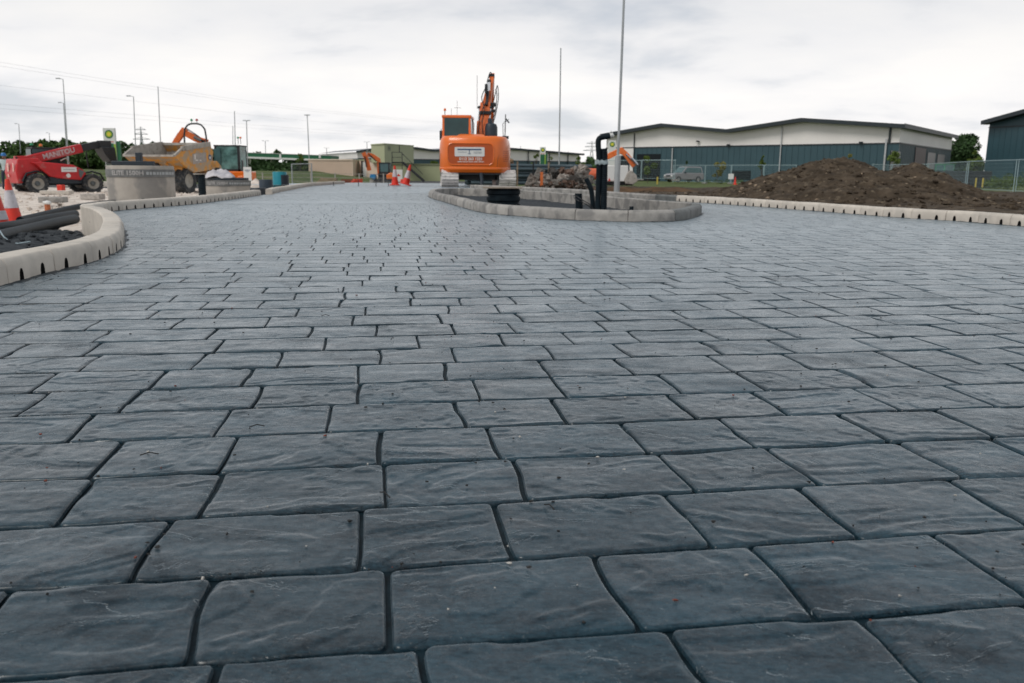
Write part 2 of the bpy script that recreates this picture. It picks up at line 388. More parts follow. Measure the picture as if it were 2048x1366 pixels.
MID = {  # joint positions read off the nearest courses
 -1: [(-20, 1350), (428, 1345), (850, 1325), (1385, 1325), (1785, 1302)],
 0: [(400, 1240), (775, 1215), (1230, 1185), (1565, 1160), (1946, 1125)],
 1: [(300, 1105), (720, 1085), (1012, 1060), (1375, 1040), (1650, 1020), (1973, 1005)],
 2: [(145, 1005), (425, 985), (770, 970), (1040, 960), (1350, 940), (1575, 925), (1870, 925)],
 3: [(205, 920), (450, 910), (760, 900), (990, 890), (1269, 875), (1474, 865), (1724, 855), (1924, 845)],
 4: [(160, 855), (445, 845), (655, 840), (920, 832), (1119, 825), (1364, 812), (1539, 807), (1759, 800), (1934, 790)],
 5: [(62, 810), (262, 802), (515, 795), (717, 790), (950, 780), (1119, 775), (1336, 767), (1509, 765), (1706, 755), (1861, 747)],
 6: [(77, 770), (315, 762), (492, 757), (715, 750), (890, 742), (1094, 740), (1249, 735), (1444, 730), (1594, 722), (1779, 715), (1909, 710)],
 7: [(170, 732), (392, 727), (557, 720), (760, 717), (907, 710), (1099, 705), (1246, 702), (1424, 697), (1554, 690), (1724, 685), (1849, 682)]}
rs = random.Random(11)
def line_v(k, u): return V0 + k*CW + 0.005*float(noise2(u*2.3, k*7.7, 3)) + 0.002*float(noise2(u*9, k*3.1, 5))
stones = []      # k, ua, ub
KMAX = int((38 - V0)/CW)
for k in range(-3, KMAX):
    vm = V0 + (k+0.5)*CW
    seps = [uv(G(*p))[0] for p in MID.get(k, [])]
    if not seps: seps = [rs.uniform(-0.2, 0.2)]
    def nl(): return CW*rs.choice((1.0, 1.15, 1.35, 1.45, 1.6))*rs.uniform(0.92, 1.08)
    while seps[0] > -12: seps.insert(0, seps[0]-nl())
    while seps[-1] < 12 + vm*0.15: seps.append(seps[-1]+nl())
    for a, b in crossings(vm, [paving_loop, island_loop]):
        a -= 0.07; b += 0.07
        for i in range(len(seps)-1):
            ua, ub = max(seps[i], a), min(seps[i+1], b)
            if ub-ua > 0.05: stones.append((k, ua, ub))
def px_of(p):
    q = CM.transposed() @ (Vector(p) - Vector((0, 0, EYE)))
    if q.z > -0.05: return None
    return (1024 + F*q.x/-q.z, 683 - F*q.y/-q.z, -q.z)
def vis_area(s):
    k, ua, ub = s; c = xy((ua+ub)/2, V0+(k+0.5)*CW); q = px_of((c[0], c[1], 0))
    if q is None: return 0
    if not (-250 < q[0] < 2300 and q[1] < 1560): return 0
    return (ub-ua)/(q[2]**3)
stones.sort(key=vis_area, reverse=True)
def relief(x, y, seed):
    lo = 0.0006*fbm(x*6, y*8, 3, seed)
    t = fbm(x*5.0+3*noise2(x*3, y*3, seed+9), y*11.0, 3, seed+20)*1.7
    st = np.floor(t); fr = t-st; fr = np.clip((fr-0.45)/0.10, 0, 1); fr = fr*fr*(3-2*fr)
    ter = (st+fr)*0.0015
    fine = 0.0007*fbm(x*60, y*60, 2, seed+40)
    return lo + ter + fine
def stone_grid(s, nu, nv, seed):
    """one pressed stone: wandering edges, rounded corners, riven face"""
    k, ua, ub = s; r = random.Random(seed*7+1)
    gap = lambda: r.uniform(0.0018, 0.0048)
    ga, gb, gc, gd = gap(), gap(), r.uniform(0.0022, 0.0045), r.uniform(0.0022, 0.0045)
    Rr = r.uniform(0.006, 0.014)
    L = ub-ua-ga-gb; H = CW-gc-gd
    Rr = min(Rr, L*0.3)
    def param(n, Lt):
        edge = np.array([0, 0.07, 0.16, 0.3, 0.6, 1.0])*Rr
        inner = np.linspace(Rr, Lt-Rr, n)[1:-1]
        return np.concatenate([edge, inner, Lt-edge[::-1]])
    a = param(nu, L); b = param(nv, H); A, B = np.meshgrid(a, b, indexing='ij')
    ca = np.where(A < Rr, Rr-A, np.where(A > L-Rr, A-(L-Rr), 0)); sa = np.where(A < Rr, -1, 1)
    cb = np.where(B < Rr, Rr-B, np.where(B > H-Rr, B-(H-Rr), 0)); sb = np.where(B < Rr, -1, 1)
    m = np.maximum(ca, cb); l = np.hypot(ca, cb); cor = (ca > 0) & (cb > 0)
    f = np.where(cor, m/np.maximum(l, 1e-9), 1.0)
    A2 = np.where(cor, np.where(sa < 0, Rr, L-Rr) + sa*ca*f, A)
    B2 = np.where(cor, np.where(sb < 0, Rr, H-Rr) + sb*cb*f, B)
    e = Rr - m                                             # distance to the rim (capped)
    U = ua+ga+A2; tB = B2/H
    vb = V0 + k*CW + gc + 0.005*noise2(U*2.3, np.full_like(U, k*7.7), 3) + 0.002*noise2(U*9, np.full_like(U, k*3.1), 5)
    vt = V0 + (k+1)*CW - gd + 0.005*noise2(U*2.3, np.full_like(U, (k+1)*7.7), 3) + 0.002*noise2(U*9, np.full_like(U, (k+1)*3.1), 5)
    Vv = vb + (vt-vb)*tB
    bend = 0.006*noise2(Vv*7, np.full_like(Vv, ua*31.0), 8); bend2 = 0.006*noise2(Vv*7, np.full_like(Vv, ub*31.0), 8)
    U = U + bend*(1-A2/L) + bend2*(A2/L)
    tilt = (A2/L-0.5)*r.uniform(-0.002, 0.002) + (tB-0.5)*r.uniform(-0.0012, 0.0012)
    bev = 0.0036
    q = np.clip(e/bev, 0, 1); edge = np.sqrt(np.clip(1-(1-q)**2, 0, 1))
    # spalled pieces along some edges
    chip = np.clip(noise2(U*14, Vv*14, seed) - 0.25, 0, 1)*np.clip(1-e/Rr, 0, 1)*0.008
    Z = relief(U + seed*0.37, Vv, 50)*np.clip(e/Rr, 0.1, 1) + tilt + r.uniform(-0.0006, 0.0006) - 0.0075*(1-edge) - chip
    X = EU.x*U + EV.x*Vv; Y = EU.y*U + EV.y*Vv
    n1_, n2_ = A.shape
    idx = np.arange(n1_*n2_).reshape(n1_, n2_)
    faces = np.stack([idx[:-1, :-1], idx[1:, :-1], idx[1:, 1:], idx[:-1, 1:]], -1).reshape(-1, 4)
    return np.stack([X, Y, Z], -1).reshape(-1, 3), faces
pave = bpy.data.objects.new('pavement', None); COL.objects.link(pave); tag(pave, kind='structure')
N_IND = 298
for i, s in enumerate(stones[:N_IND]):
    nu, nv = (58, 40) if i < 60 else ((20, 13) if i < 160 else (13, 8))
    vs, fs = stone_grid(s, nu, nv, i+1)
    c = vs.mean(0); c[2] = 0
    o = mesh_np('paving_stone', vs-c, fs, STONE, pave, 180); o.location = tuple(c)
allv, allf, off = [], [], 0
for j, s in enumerate(stones[N_IND:]):
    k, ua, ub = s; r = rs
    far = k > 62
    g = 0.0030 if k > 30 else 0.0036; drop = -0.0045 if k < 30 else -0.0030
    L = ub-ua
    if L < 0.03: continue
    corners = []
    fs_ = max(0.15, 1 - k/45); z0 = r.uniform(-0.0006, 0.0006)*fs_; tu = r.uniform(-0.0005, 0.0005)*fs_; tv = r.uniform(-0.0004, 0.0004)*fs_
    iu = 0.004; iv = 0.0025 if k > 30 else 0.004
    us = [ua+g, ua+g+iu, ub-g-iu, ub-g]
    rows = [(0.0, g), (iv/CW, g), (1-iv/CW, -g), (1.0, -g)]
    vs = []
    for a, u in enumerate(us):
        lb = line_v(k, u); lt = line_v(k+1, u)
        for b, (t, dv) in enumerate(rows):
            rim = a in (0, 3) or b in (0, 3); corner = a in (0, 3) and b in (0, 3)
            v = lb + (lt-lb)*t + dv
            uu = u
            if corner: uu += (0.012 if a == 0 else -0.012); v += (0.010 if b == 0 else -0.010)
            z = drop if rim else z0 + tu*(a-1.5) + tv*(b-1.5) + r.uniform(-0.0003, 0.0003)*fs_
            x_, y_ = xy(uu, v); vs.append((x_, y_, z))
    allv += vs
    allf += [(off+a*4+b, off+(a+1)*4+b, off+(a+1)*4+b+1, off+a*4+b+1) for a in range(3) for b in range(3)]
    off += 16
o = mesh_np('distant_paving_stones', allv, allf, STONE, pave, 20); tag(o, kind='stuff')
print('STONES', len(stones), 'verts', off, 'CW', CW, 'PHI', math.degrees(PHI))
# the bed the stones are pressed into (also the plain far carriageway)
def sheet(name, loop, z, m, parent=None, skirt=0.0, holes=()):
    import bmesh
    bm = bmesh.new()
    edges = []
    for lp in [loop, *holes]:
        vv = [bm.verts.new((p[0], p[1], z)) for p in lp]
        for i in range(len(vv)): edges.append(bm.edges.new((vv[i], vv[(i+1) % len(vv)])))
    bmesh.ops.triangle_fill(bm, use_beauty=True, use_dissolve=False, edges=edges)
    for f in bm.faces:
        if f.normal.z < 0: f.normal_flip()
    if skirt:
        r = bmesh.ops.extrude_face_region(bm, geom=list(bm.faces))
        for v in [g for g in r['geom'] if isinstance(g, bmesh.types.BMVert)]: v.co.z -= skirt
        bmesh.ops.recalc_face_normals(bm, faces=list(bm.faces))
    me = bpy.data.meshes.new(name); bm.to_mesh(me); bm.free(); me.materials.append(m)
    o = bpy.data.objects.new(name, me); COL.objects.link(o)
    if parent is not None: o.parent = parent
    return o
outer = [p for p in paving_loop]
sheet('joint_bed', outer, -0.0085, JOINT, pave, skirt=0.5, holes=[island_loop])
# smooth trowelled bands across the far end
BAND = mat('smooth_band', (0.055, 0.068, 0.078), 0.55, var=0.2, scale=3, bump=0.2, bscale=20)
BAND2 = mat('smooth_band_dark', (0.03, 0.04, 0.045), 0.6, var=0.2, scale=3, bump=0.2, bscale=20)
b = MB()
for (y0, y1, xa, xb, z) in ((408, 402, 430, 856, 0.002), (386.5, 384.0, 560, 852, 0.002)):
    b.quad(G(xa, y0, z), G(xb, y0-(xb-xa)*0.002, z), G(xb, y1-(xb-xa)*0.002, z), G(xa, y1, z))
b.build('cross_band', STONE, pave, smooth=0)
# far end laid smooth, without print
b = MB(); z = 0.0015
b.add([(-10.3, 32.2, z), (-1.6, 32.2, z), (-2.3, 41.0, z), (-7.3, 41.0, z), (-9.5, 37, z)], [(0, 1, 2, 3, 4)])
b.build('smooth_apron', STONE, pave, smooth=0)
# ================================================================== KERBS
def path_at(path):
    cum = [0.0]
    for i in range(1, len(path)): cum.append(cum[-1] + (path[i]-path[i-1]).length)
    def at(u):
        u = max(0, min(cum[-1]-1e-6, u)); lo = 0; hi = len(cum)-1
        while hi-lo > 1:
            m = (lo+hi)//2
            if cum[m] <= u: lo = m
            else: hi = m
        t = (u-cum[lo])/(cum[hi]-cum[lo]); p = path[lo].lerp(path[hi], t)
        i0 = max(0, lo-1); i1 = min(len(path)-1, hi+1)
        d = (path[i1]-path[i0]).normalized()
        return p, d
    return at, cum[-1]
def kerb_run(name, label, path, side, length, holes, material, height=0.118, width=0.15, depth=0.5, face=0.082, dark=(), hole_h=0.060, hole_w=0.048, group=None, mats_fn=None, gap=0.005, closed=False):
    """side +1: kerb body lies to the left of the walking direction; holes = positions inside one block"""
    at, total = path_at(path)
    root = thing(name, label, 'kerb', tuple(path[0]), 0, group)
    n = max(1, round(total/length)); ln = total/n
    for i in range(n):
        r = random.Random(i*31+int(total*10)); u0 = i*ln + gap/2; u1 = (i+1)*ln - gap/2
        dz = r.uniform(-0.003, 0.003); dn = r.uniform(-0.003, 0.003)
        cols = [u0, u0+0.004, u1-0.004, u1] + [u0 + (u1-u0)*t/5 for t in range(1, 5)]
        hs = []
        for h in holes:
            c = u0 + (u1-u0)*h; hs.append(c)
            cols += [c + hole_w/2*math.cos(PI*t/8) for t in range(9)]
        cols = sorted(set(round(c, 5) for c in cols))
        def arch(u):
            for c in hs:
                t = abs(u-c)/(hole_w/2)
                if t < 0.9999: return hole_h*math.sqrt(max(0, 1-t**3))
            return 0.0
        def W3(u, nn, z):
            p, d = at(u); nrm = Vector((-d.y, d.x, 0))*side
            return p + nrm*(nn+dn) + Vector((0, 0, z+dz))
        prof = [(0.0, face), (0.008, height-0.022), (0.017, height-0.006), (0.030, height), (width-0.012, height), (width, height-0.012), (width, -depth)]
        mb = MB(); rowsv = []
        for u in cols:
            a = arch(u); end = (u-u0 < 0.002 or u1-u < 0.002)
            s_ = 0.004 if end else 0.0
            rowsv.append([W3(u, 0.0, a)] + [W3(u, nn+(s_ if j < 4 else -s_), z-s_*(j < 5)) for j, (nn, z) in enumerate(prof)] + [W3(u, 0.06, a), W3(u, 0.06, -0.02), W3(u, 0.0, -0.03)])
        m = len(rowsv[0]); vs = [v for row in rowsv for v in row]; fs = []; dark_f = []
        for a in range(len(cols)-1):
            A, B = a*m, (a+1)*m
            for j in range(0, 7): fs.append((A+j, B+j, B+j+1, A+j+1))
            mid = (cols[a]+cols[a+1])/2
            if arch(mid) > 0:
                dark_f.append(len(fs)); fs.append((A, A+8, B+8, B))                       # roof of the inlet, coloured black as shade
            else:
                fs.append((A+10, B+10, B, A))
        if side < 0: fs = [f[::-1] for f in fs]
        mb.add(vs, fs)
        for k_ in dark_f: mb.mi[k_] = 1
        mb.add(rowsv[0][:8] + [W3(cols[0], 0, -0.1)], [tuple(range(9))]); mb.add(rowsv[-1][:8] + [W3(cols[-1], 0, -0.1)], [tuple(range(8, -1, -1))])
        mm = mats_fn(i, n) if mats_fn else material
        st = mb.build('kerb_stone', [mm, HOLE_SHADE] if hs else mm, root, smooth=40, world=True)
        if hs:
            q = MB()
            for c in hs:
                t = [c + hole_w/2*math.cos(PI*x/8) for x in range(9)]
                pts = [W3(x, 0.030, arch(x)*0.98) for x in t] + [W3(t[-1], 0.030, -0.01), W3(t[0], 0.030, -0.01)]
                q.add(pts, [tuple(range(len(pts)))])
            q.build('drain_inlet_shade', HOLE_SHADE, st, smooth=0, world=False)  # shallow black cap painted as the darkness of the hollow
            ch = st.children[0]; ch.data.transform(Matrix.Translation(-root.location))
    return root
LEFT_W = LEFT
kerb_run('kerb', 'long pale concrete drainage kerb winding along the left edge of the paving', LEFT, +1, 0.5, (0.25, 0.75), CONC)
kerb_run('kerb', 'short pale kerb at the far left of the paving beyond the dark gap', LEFT_B, +1, 0.5, (0.25, 0.75), CONC)
def rk_mat(i, n): return CONC
kerb_run('kerb', 'straight pale drainage kerb in front of the brown soil heap at right', smooth_path(RK, 0.1), -1, 0.5, (0.25, 0.75), CONC)
def rk2(i, n): return CONC_WET if i < 1 else CONC2
kerb_run('kerb', 'plain grey kerb running back behind the raised island', smooth_path(RK2, 0.1), -1, 0.9, (), CONC2, mats_fn=rk2, height=0.11)
def isl_mat(i, n):
    p = i/n
    return CONC_WET if 0.365 < p < 0.462 else CONC2
kerb_run('kerb', 'closed ring of grey kerb stones round the island in the paving', ISLAND, +1, 0.62, (), CONC2, mats_fn=isl_mat, height=0.125, width=0.13, face=0.092, depth=0.3)
# dark mortar squeezed out along the kerb feet
MORT = mat('dark_mortar', (0.012, 0.02, 0.025), 0.55, var=0.4, scale=30, bump=0.8, bscale=120)
def mortar(path, side, skip=None):
    at, tot = path_at(path); mb = MB(); n = int(tot/0.03); rows = []
    r = random.Random(5)
    w = [abs(float(noise2(i*0.35, 1.0, 77)))*0.055+0.004 + (0.02 if r.random() < 0.06 else 0) for i in range(n+1)]
    for i in range(n+1):
        p, d = at(i*0.03); nrm = Vector((-d.y, d.x, 0))*side
        rows += [p + nrm*0.004 + Vector((0, 0, 0.003+w[i]*0.08)), p - nrm*w[i]*0.5 + Vector((0, 0, 0.001+w[i]*0.08*r.uniform(0.5, 1))), p - nrm*w[i] + Vector((0, 0, -0.012))]
    fs = []
    for i in range(n):
        for j in range(2): fs.append((i*3+j, (i+1)*3+j, (i+1)*3+j+1, i*3+j+1) if side < 0 else (i*3+j+1, (i+1)*3+j+1, (i+1)*3+j, i*3+j))
    mb.add(rows, fs); return mb
mb = mortar(LEFT, +1); m2 = mortar(ISLAND, +1); mb.add(m2.v, m2.f); m3 = mortar(RIGHT, -1); mb.add(m3.v, m3.f)
o = mb.build('mortar_smear', MORT, pave, smooth=60); tag(o, kind='stuff')
# loose bits lying on the stones
mb = MB(); r = random.Random(3); BITS = [mat('dark_grit', (0.012, 0.012, 0.012), 0.8), mat('rust_flake', (0.16, 0.035, 0.02), 0.8), mat('pale_grit', (0.4, 0.38, 0.35), 0.8)]
for i in range(420):
    d = 0.9*math.exp(r.random()*2.3); x = r.uniform(-0.65, 0.65)*d*1.05; s = r.uniform(0.0006, 0.0022)*(1+d*0.15)
    mb.cur = r.choice((0, 0, 0, 0, 0, 1, 2))
    mb.blob((x, d, s*0.6+0.002), s, 5, 4, 0.9, (r.uniform(0.7, 1.8), r.uniform(0.7, 1.5), 0.7), r)
for i in range(10):
    d = 1.2*math.exp(r.random()*1.6); x = r.uniform(-0.6, 0.6)*d; a = r.random()*PI; s = r.uniform(0.008, 0.02); mb.cur = 0
    mb.tube([(x-math.cos(a)*s, d-math.sin(a)*s, 0.006), (x, d, 0.010), (x+math.cos(a)*s, d+math.sin(a)*s, 0.005)], 0.0012, 5)
o = mb.build('scattered_grit', BITS, None, smooth=60); tag(o, 'dark and rust coloured specks of grit scattered over the near paving', 'grit', kind='stuff')
# ================================================================== GROUND AND SOIL
GZ = -0.62
GRASS = mat('rough_grass', (0.045, 0.075, 0.018), 0.9, scale=0.9, col2=(0.10, 0.125, 0.04), bump=0.6, bscale=14, stain=((0.17, 0.14, 0.09), 0.35, 0.56, 0.6), spec=0.2)
LIME = mat('crushed_limestone', (0.50, 0.43, 0.37), 0.9, scale=2.2, col2=(0.74, 0.66, 0.59), bump=0.8, bscale=9, stain=((0.33, 0.28, 0.24), 1.1, 0.56, 0.7), spec=0.2)
SOIL = mat('brown_topsoil', (0.034, 0.025, 0.017), 0.95, scale=3.2, detail=10, col2=(0.085, 0.064, 0.045), bump=0.9, bscale=34, stain=((0.17, 0.135, 0.095), 7.0, 0.60, 0.7), spec=0.15)
OCHRE = mat('ochre_clay', (0.06, 0.036, 0.02), 0.95, scale=2, col2=(0.12, 0.068, 0.034), bump=0.8, bscale=12, spec=0.15)
GRAVEL = mat('dark_subbase', (0.014, 0.018, 0.023), 0.9, scale=22, col2=(0.05, 0.056, 0.062), bump=1.0, bscale=60, spec=0.25)
TARMAC = mat('far_tarmac', (0.05, 0.052, 0.055), 0.9, scale=3, var=0.2)
def grid_sheet(name, xs, ys, fz, m, parent=None, smooth=180, mask=None):
    X, Y = np.meshgrid(xs, ys, indexing='ij'); Z = fz(X, Y)
    idx = np.arange(X.size).reshape(X.shape)
    f = np.stack([idx[:-1, :-1], idx[1:, :-1], idx[1:, 1:], idx[:-1, 1:]], -1).reshape(-1, 4)
    if mask is not None:
        mk = mask(X, Y).ravel(); f = f[mk[f].all(axis=1)]
    return mesh_np(name, np.stack([X, Y, Z], -1).reshape(-1, 3), f, m, parent, smooth)
b = MB(); b.quad((-900, -60, GZ), (900, -60, GZ), (900, 1800, GZ), (-900, 1800, GZ))
o = b.build('ground', GRASS, smooth=0); tag(o, kind='structure')
# pale crushed stone working area on the left
def lime_z(X, Y): return GZ + 0.05 + 0.05*fbm(X*0.5, Y*0.35, 4, 3) + 0.03*fbm(X*3, Y*2, 3, 5)
o = grid_sheet('crushed_stone_ground', np.linspace(-42, -4.8, 170), np.linspace(5, 52, 190), lime_z, LIME, mask=lambda X, Y: (X > -42+Y*0.05) & (X < -5.4 - np.clip((Y-20)*0.28, 0, 4.6)))
tag(o, kind='structure')
b = MB(); b.quad((-60, 52, GZ+0.03), (60, 52, GZ+0.03), (75, 66, GZ+0.03), (-80, 66, GZ+0.03))
b.quad((-30, 66, GZ+0.03), (-1.0, 66, GZ+0.03), (2, 108, GZ+0.03), (-30, 108, GZ+0.03))
o = b.build('access_road', TARMAC, smooth=0); tag(o, kind='structure')
# grassy bank behind the machines
def bank_z(X, Y):
    t = np.clip((Y-70)/14, 0, 1)
    return GZ + 0.01 + (1.05 + 0.12*fbm(X*0.2, Y*0.2, 3, 8))*t*t*(3-2*t)*np.clip((-13-X)/10, 0, 1)
o = grid_sheet('grass_bank', np.linspace(-90, -12, 90), np.linspace(70, 150, 60), bank_z, GRASS); tag(o, kind='structure')
# dark sub-base heaped behind the near left kerb
def gx(Y):      # kerb back line x at depth y (left kerb body)
    return np.interp(Y, [0, 2.5, 4.6, 5.0, 5.6, 6.2, 7.35, 8.5, 9.35, 10.2, 30], [-2.42, -2.44, -2.60, -2.75, -3.0, -3.35, -3.75, -4.3, -4.85, -5.1, -5.4])
def grav_z(X, Y):
    d = gx(Y) - X
    hump = 0.11*np.exp(-((Y-6.2)/2.2)**2)*np.exp(-((d-1.1)/0.9)**2)
    z = -0.14 - 0.30*np.clip((d-2.2)/3, 0, 1) + hump + 0.06*fbm(X*1.4, Y*1.4, 4, 31) + 0.02*fbm(X*9, Y*9, 3, 33)
    return z - 0.30*np.clip((Y-9.5)/2.5, 0, 1) - 0.05*np.exp(-(d/0.25)**2)
xs = np.linspace(-9.5, -2.3, 200)
o = grid_sheet('dark_sub_base', xs, np.linspace(1.5, 13, 220), grav_z, GRAVEL, mask=lambda X, Y: X < gx(Y)+0.10); tag(o, kind='stuff')
r = random.Random(9); mb = MB()
for i in range(900):
    y = r.uniform(3.5, 10.5); x = float(gx(y)) - r.uniform(0.02, 3.4); s = r.uniform(0.008, 0.028)
    z = float(grav_z(np.array([x]), np.array([y]))[0]); mb.blob((x, y, z+s*0.3), s, 5, 4, 0.8, (r.uniform(.8, 1.6), r.uniform(.8, 1.4), .7), r)
o = mb.build('loose_stones', GRAVEL, smooth=0); tag(o, kind='stuff')
# fill inside the island
def isl_z(X, Y): return -0.06 + 0.03*fbm(X*1.5, Y*1.5, 4, 44) + 0.008*fbm(X*14, Y*14, 2, 45)
from mathutils.geometry import intersect_point_line
def inside(loop, X, Y):
    c = np.zeros(X.shape, bool); n = len(loop)
    for i in range(n):
        a, b_ = loop[i], loop[(i+1) % n]
        cond = ((a.y > Y) != (b_.y > Y)); xx = (b_.x-a.x)*(Y-a.y)/((b_.y-a.y) if abs(b_.y-a.y) > 1e-9 else 1e-9) + a.x
        c ^= cond & (X < xx)
    return c
ix = [p.x for p in island_loop]; iy = [p.y for p in island_loop]
o = grid_sheet('island_fill', np.linspace(min(ix), max(ix), 120), np.linspace(min(iy), max(iy), 160), isl_z, GRAVEL, mask=lambda X, Y: inside(island_loop, X, Y)); tag(o, kind='stuff')
# bare soil right of the kerb, and the heap
def rx(Y): return np.interp(Y, [p.y for p in RIGHT], [p.x for p in RIGHT])
RIGHT_S = sorted(RIGHT, key=lambda p: p.y)
def rx(Y): return np.interp(Y, [p.y for p in RIGHT_S], [p.x for p in RIGHT_S])
def lerp3(Y, a, b_): return np.interp(Y, a, b_)
def soil_z(X, Y):
    d = X - rx(Y)
    base = np.interp(Y, [0, 12, 25, 45, 75], [0.03, 0.03, -0.12, -0.42, -0.56])
    n = 0.16*fbm(X*0.35, Y*0.3, 4, 61) + 0.07*fbm(X*2.2, Y*1.8, 4, 62)
    return base + n*np.clip((d-0.2)/1.2, 0.12, 1)
ys = np.concatenate([np.linspace(7, 22, 150), np.linspace(22.2, 76, 160)])
def soil_mask(X, Y):
    return (X > rx(Y)+0.12) & (Y < np.interp(X, [3, 14, 20, 32, 60], [76, 75, 68, 53, 44]))
U_, V_ = None, None
o = grid_sheet('bare_soil', np.linspace(0.3, 34, 300), ys, soil_z, SOIL, mask=lambda X, Y: soil_mask(X, Y) & (X > np.interp(Y, [0, 26, 40, 76], [0, 1.6, 3.5, 8]))); tag(o, kind='structure')
def ridged(x, y, o_, seed):
    s = 0; a = 1; t = 0
    for i in range(o_):
        s = s + a*(1-np.abs(noise2(x*2**i, y*2**i, seed+i))*2); t += a; a *= 0.55
    return s/t
HC = P(1700, 360, 20)
def heap_h(X, Y):
    def cone(cx, cy, h, rxx, ry, p=1.0):
        q = np.sqrt(((X-cx)/rxx)**2 + ((Y-cy)/ry)**2 + 0.012); return h*np.clip(1.06-q**p, 0, None)
    wob = 0.35*noise2(X*0.9, Y*0.9, 70)
    a = cone(P(1685, 0, 20).x + 0.0, 20.0, 0.97, 3.0, 4.0)
    b_ = cone(P(1858, 0, 19.4).x, 19.4, 0.86, 1.55, 2.8)
    c = cone(P(1580, 0, 20).x, 20.4, 0.50, 1.9, 3.0); d = cone(P(1760, 0, 19.5).x, 19.0, 0.68, 2.2, 3.6)
    e = cone(P(1960, 0, 18).x, 17.5, 0.10, 2.0, 2.0)
    h = np.maximum.reduce([a, b_, c, d, e])
    k = np.clip(h/0.3, 0, 1)
    return h + k*(0.09*fbm(X*1.3+wob, Y*1.3, 3, 71) + 0.060*ridged(X*2.4+wob, Y*2.4, 4, 75) + 0.034*ridged(X*8, Y*8, 3, 85))
hx = np.linspace(HC.x-5.2, HC.x+7.0, 420); hy = np.linspace(14.2, 24.6, 330)
def heap_z(X, Y): return soil_z(X, Y) - 0.06 + heap_h(X, Y)
o = grid_sheet('soil_heap', hx, hy, heap_z, SOIL, mask=lambda X, Y: (heap_h(X, Y) > 0.015) & (X > rx(Y)+0.2)); tag(o, 'long heap of brown dug soil with two peaks behind the right kerb', 'soil heap')
heap = o
# clods rolled down the heap and over the bare soil
mb = MB(); r = random.Random(21)
for i in range(3200):
    x = r.uniform(HC.x-5, HC.x+6.8); y = r.uniform(14.3, 21.0)
    X_, Y_ = np.array([x]), np.array([y])
    if x < float(rx(Y_)[0])+0.35: continue
    s = 0.008 + 0.045*r.random()**4
    z = float(heap_z(X_, Y_)[0]) if float(heap_h(X_, Y_)[0]) > 0.015 else float(soil_z(X_, Y_)[0])
    mb.blob((x, y, z+s*0.25), s, 6, 4, 0.9, (r.uniform(.8, 1.5), r.uniform(.8, 1.4), r.uniform(.6, .9)), r)
o = mb.build('soil_clods', SOIL, heap, smooth=0); tag(o, kind='stuff')
STONEC = mat('pale_field_stone', (0.24, 0.18, 0.125), 0.85, var=0.3, scale=8, bump=0.5, bscale=40)
mb = MB()
for i in range(120):
    if i < 36: q = G(1495+r.gauss(15, 28), 398+r.uniform(-7, 4), 0.05); s = r.uniform(0.01, 0.045)
    else:
        q = Vector((r.uniform(4, 14), r.uniform(12, 26), 0)); s = r.uniform(0.012, 0.04)
    if q.x < float(rx(np.array([q.y]))[0])+0.25: continue
    X_, Y_ = np.array([q.x]), np.array([q.y]); z = float(heap_z(X_, Y_)[0]) if (heap_h(X_, Y_)[0] > 0.015 and hx[0] < q.x < hx[-1] and 14.2 < q.y < 24.6) else float(soil_z(X_, Y_)[0])
    mb.blob((q.x, q.y, z+s*0.3), s, 6, 5, 0.7, (r.uniform(.8, 1.5), r.uniform(.8, 1.3), .7), r)
o = mb.build('field_stones', STONEC, smooth=0); tag(o, kind='stuff')
mb = MB()
for i in range(3500):
    y = 11 + 30*r.random()**1.4; x = r.uniform(float(rx(np.array([y]))[0])+0.3, 20); s = 0.012 + 0.06*r.random()**3
    z = float(soil_z(np.array([x]), np.array([y]))[0]); mb.blob((x, y, z+s*0.2), s, 5, 4, 0.9, (1.2, 1.1, .7), r)
o = mb.build('scattered_clods', SOIL, smooth=0); tag(o, kind='stuff')
# a trench spoil ridge of ochre clay behind the pole
def clay_z(X, Y): return -0.45 + 0.42*np.exp(-((Y-34)/3.0)**2)*np.clip((X-2)/2, 0, 1)*np.clip((9.0-X)/2.5, 0, 1) + 0.10*fbm(X*1.2, Y*1.2, 4, 90)
o = grid_sheet('clay_ridge', np.linspace(1.5, 13, 120), np.linspace(27, 41, 90), clay_z, OCHRE); tag(o, kind='structure')
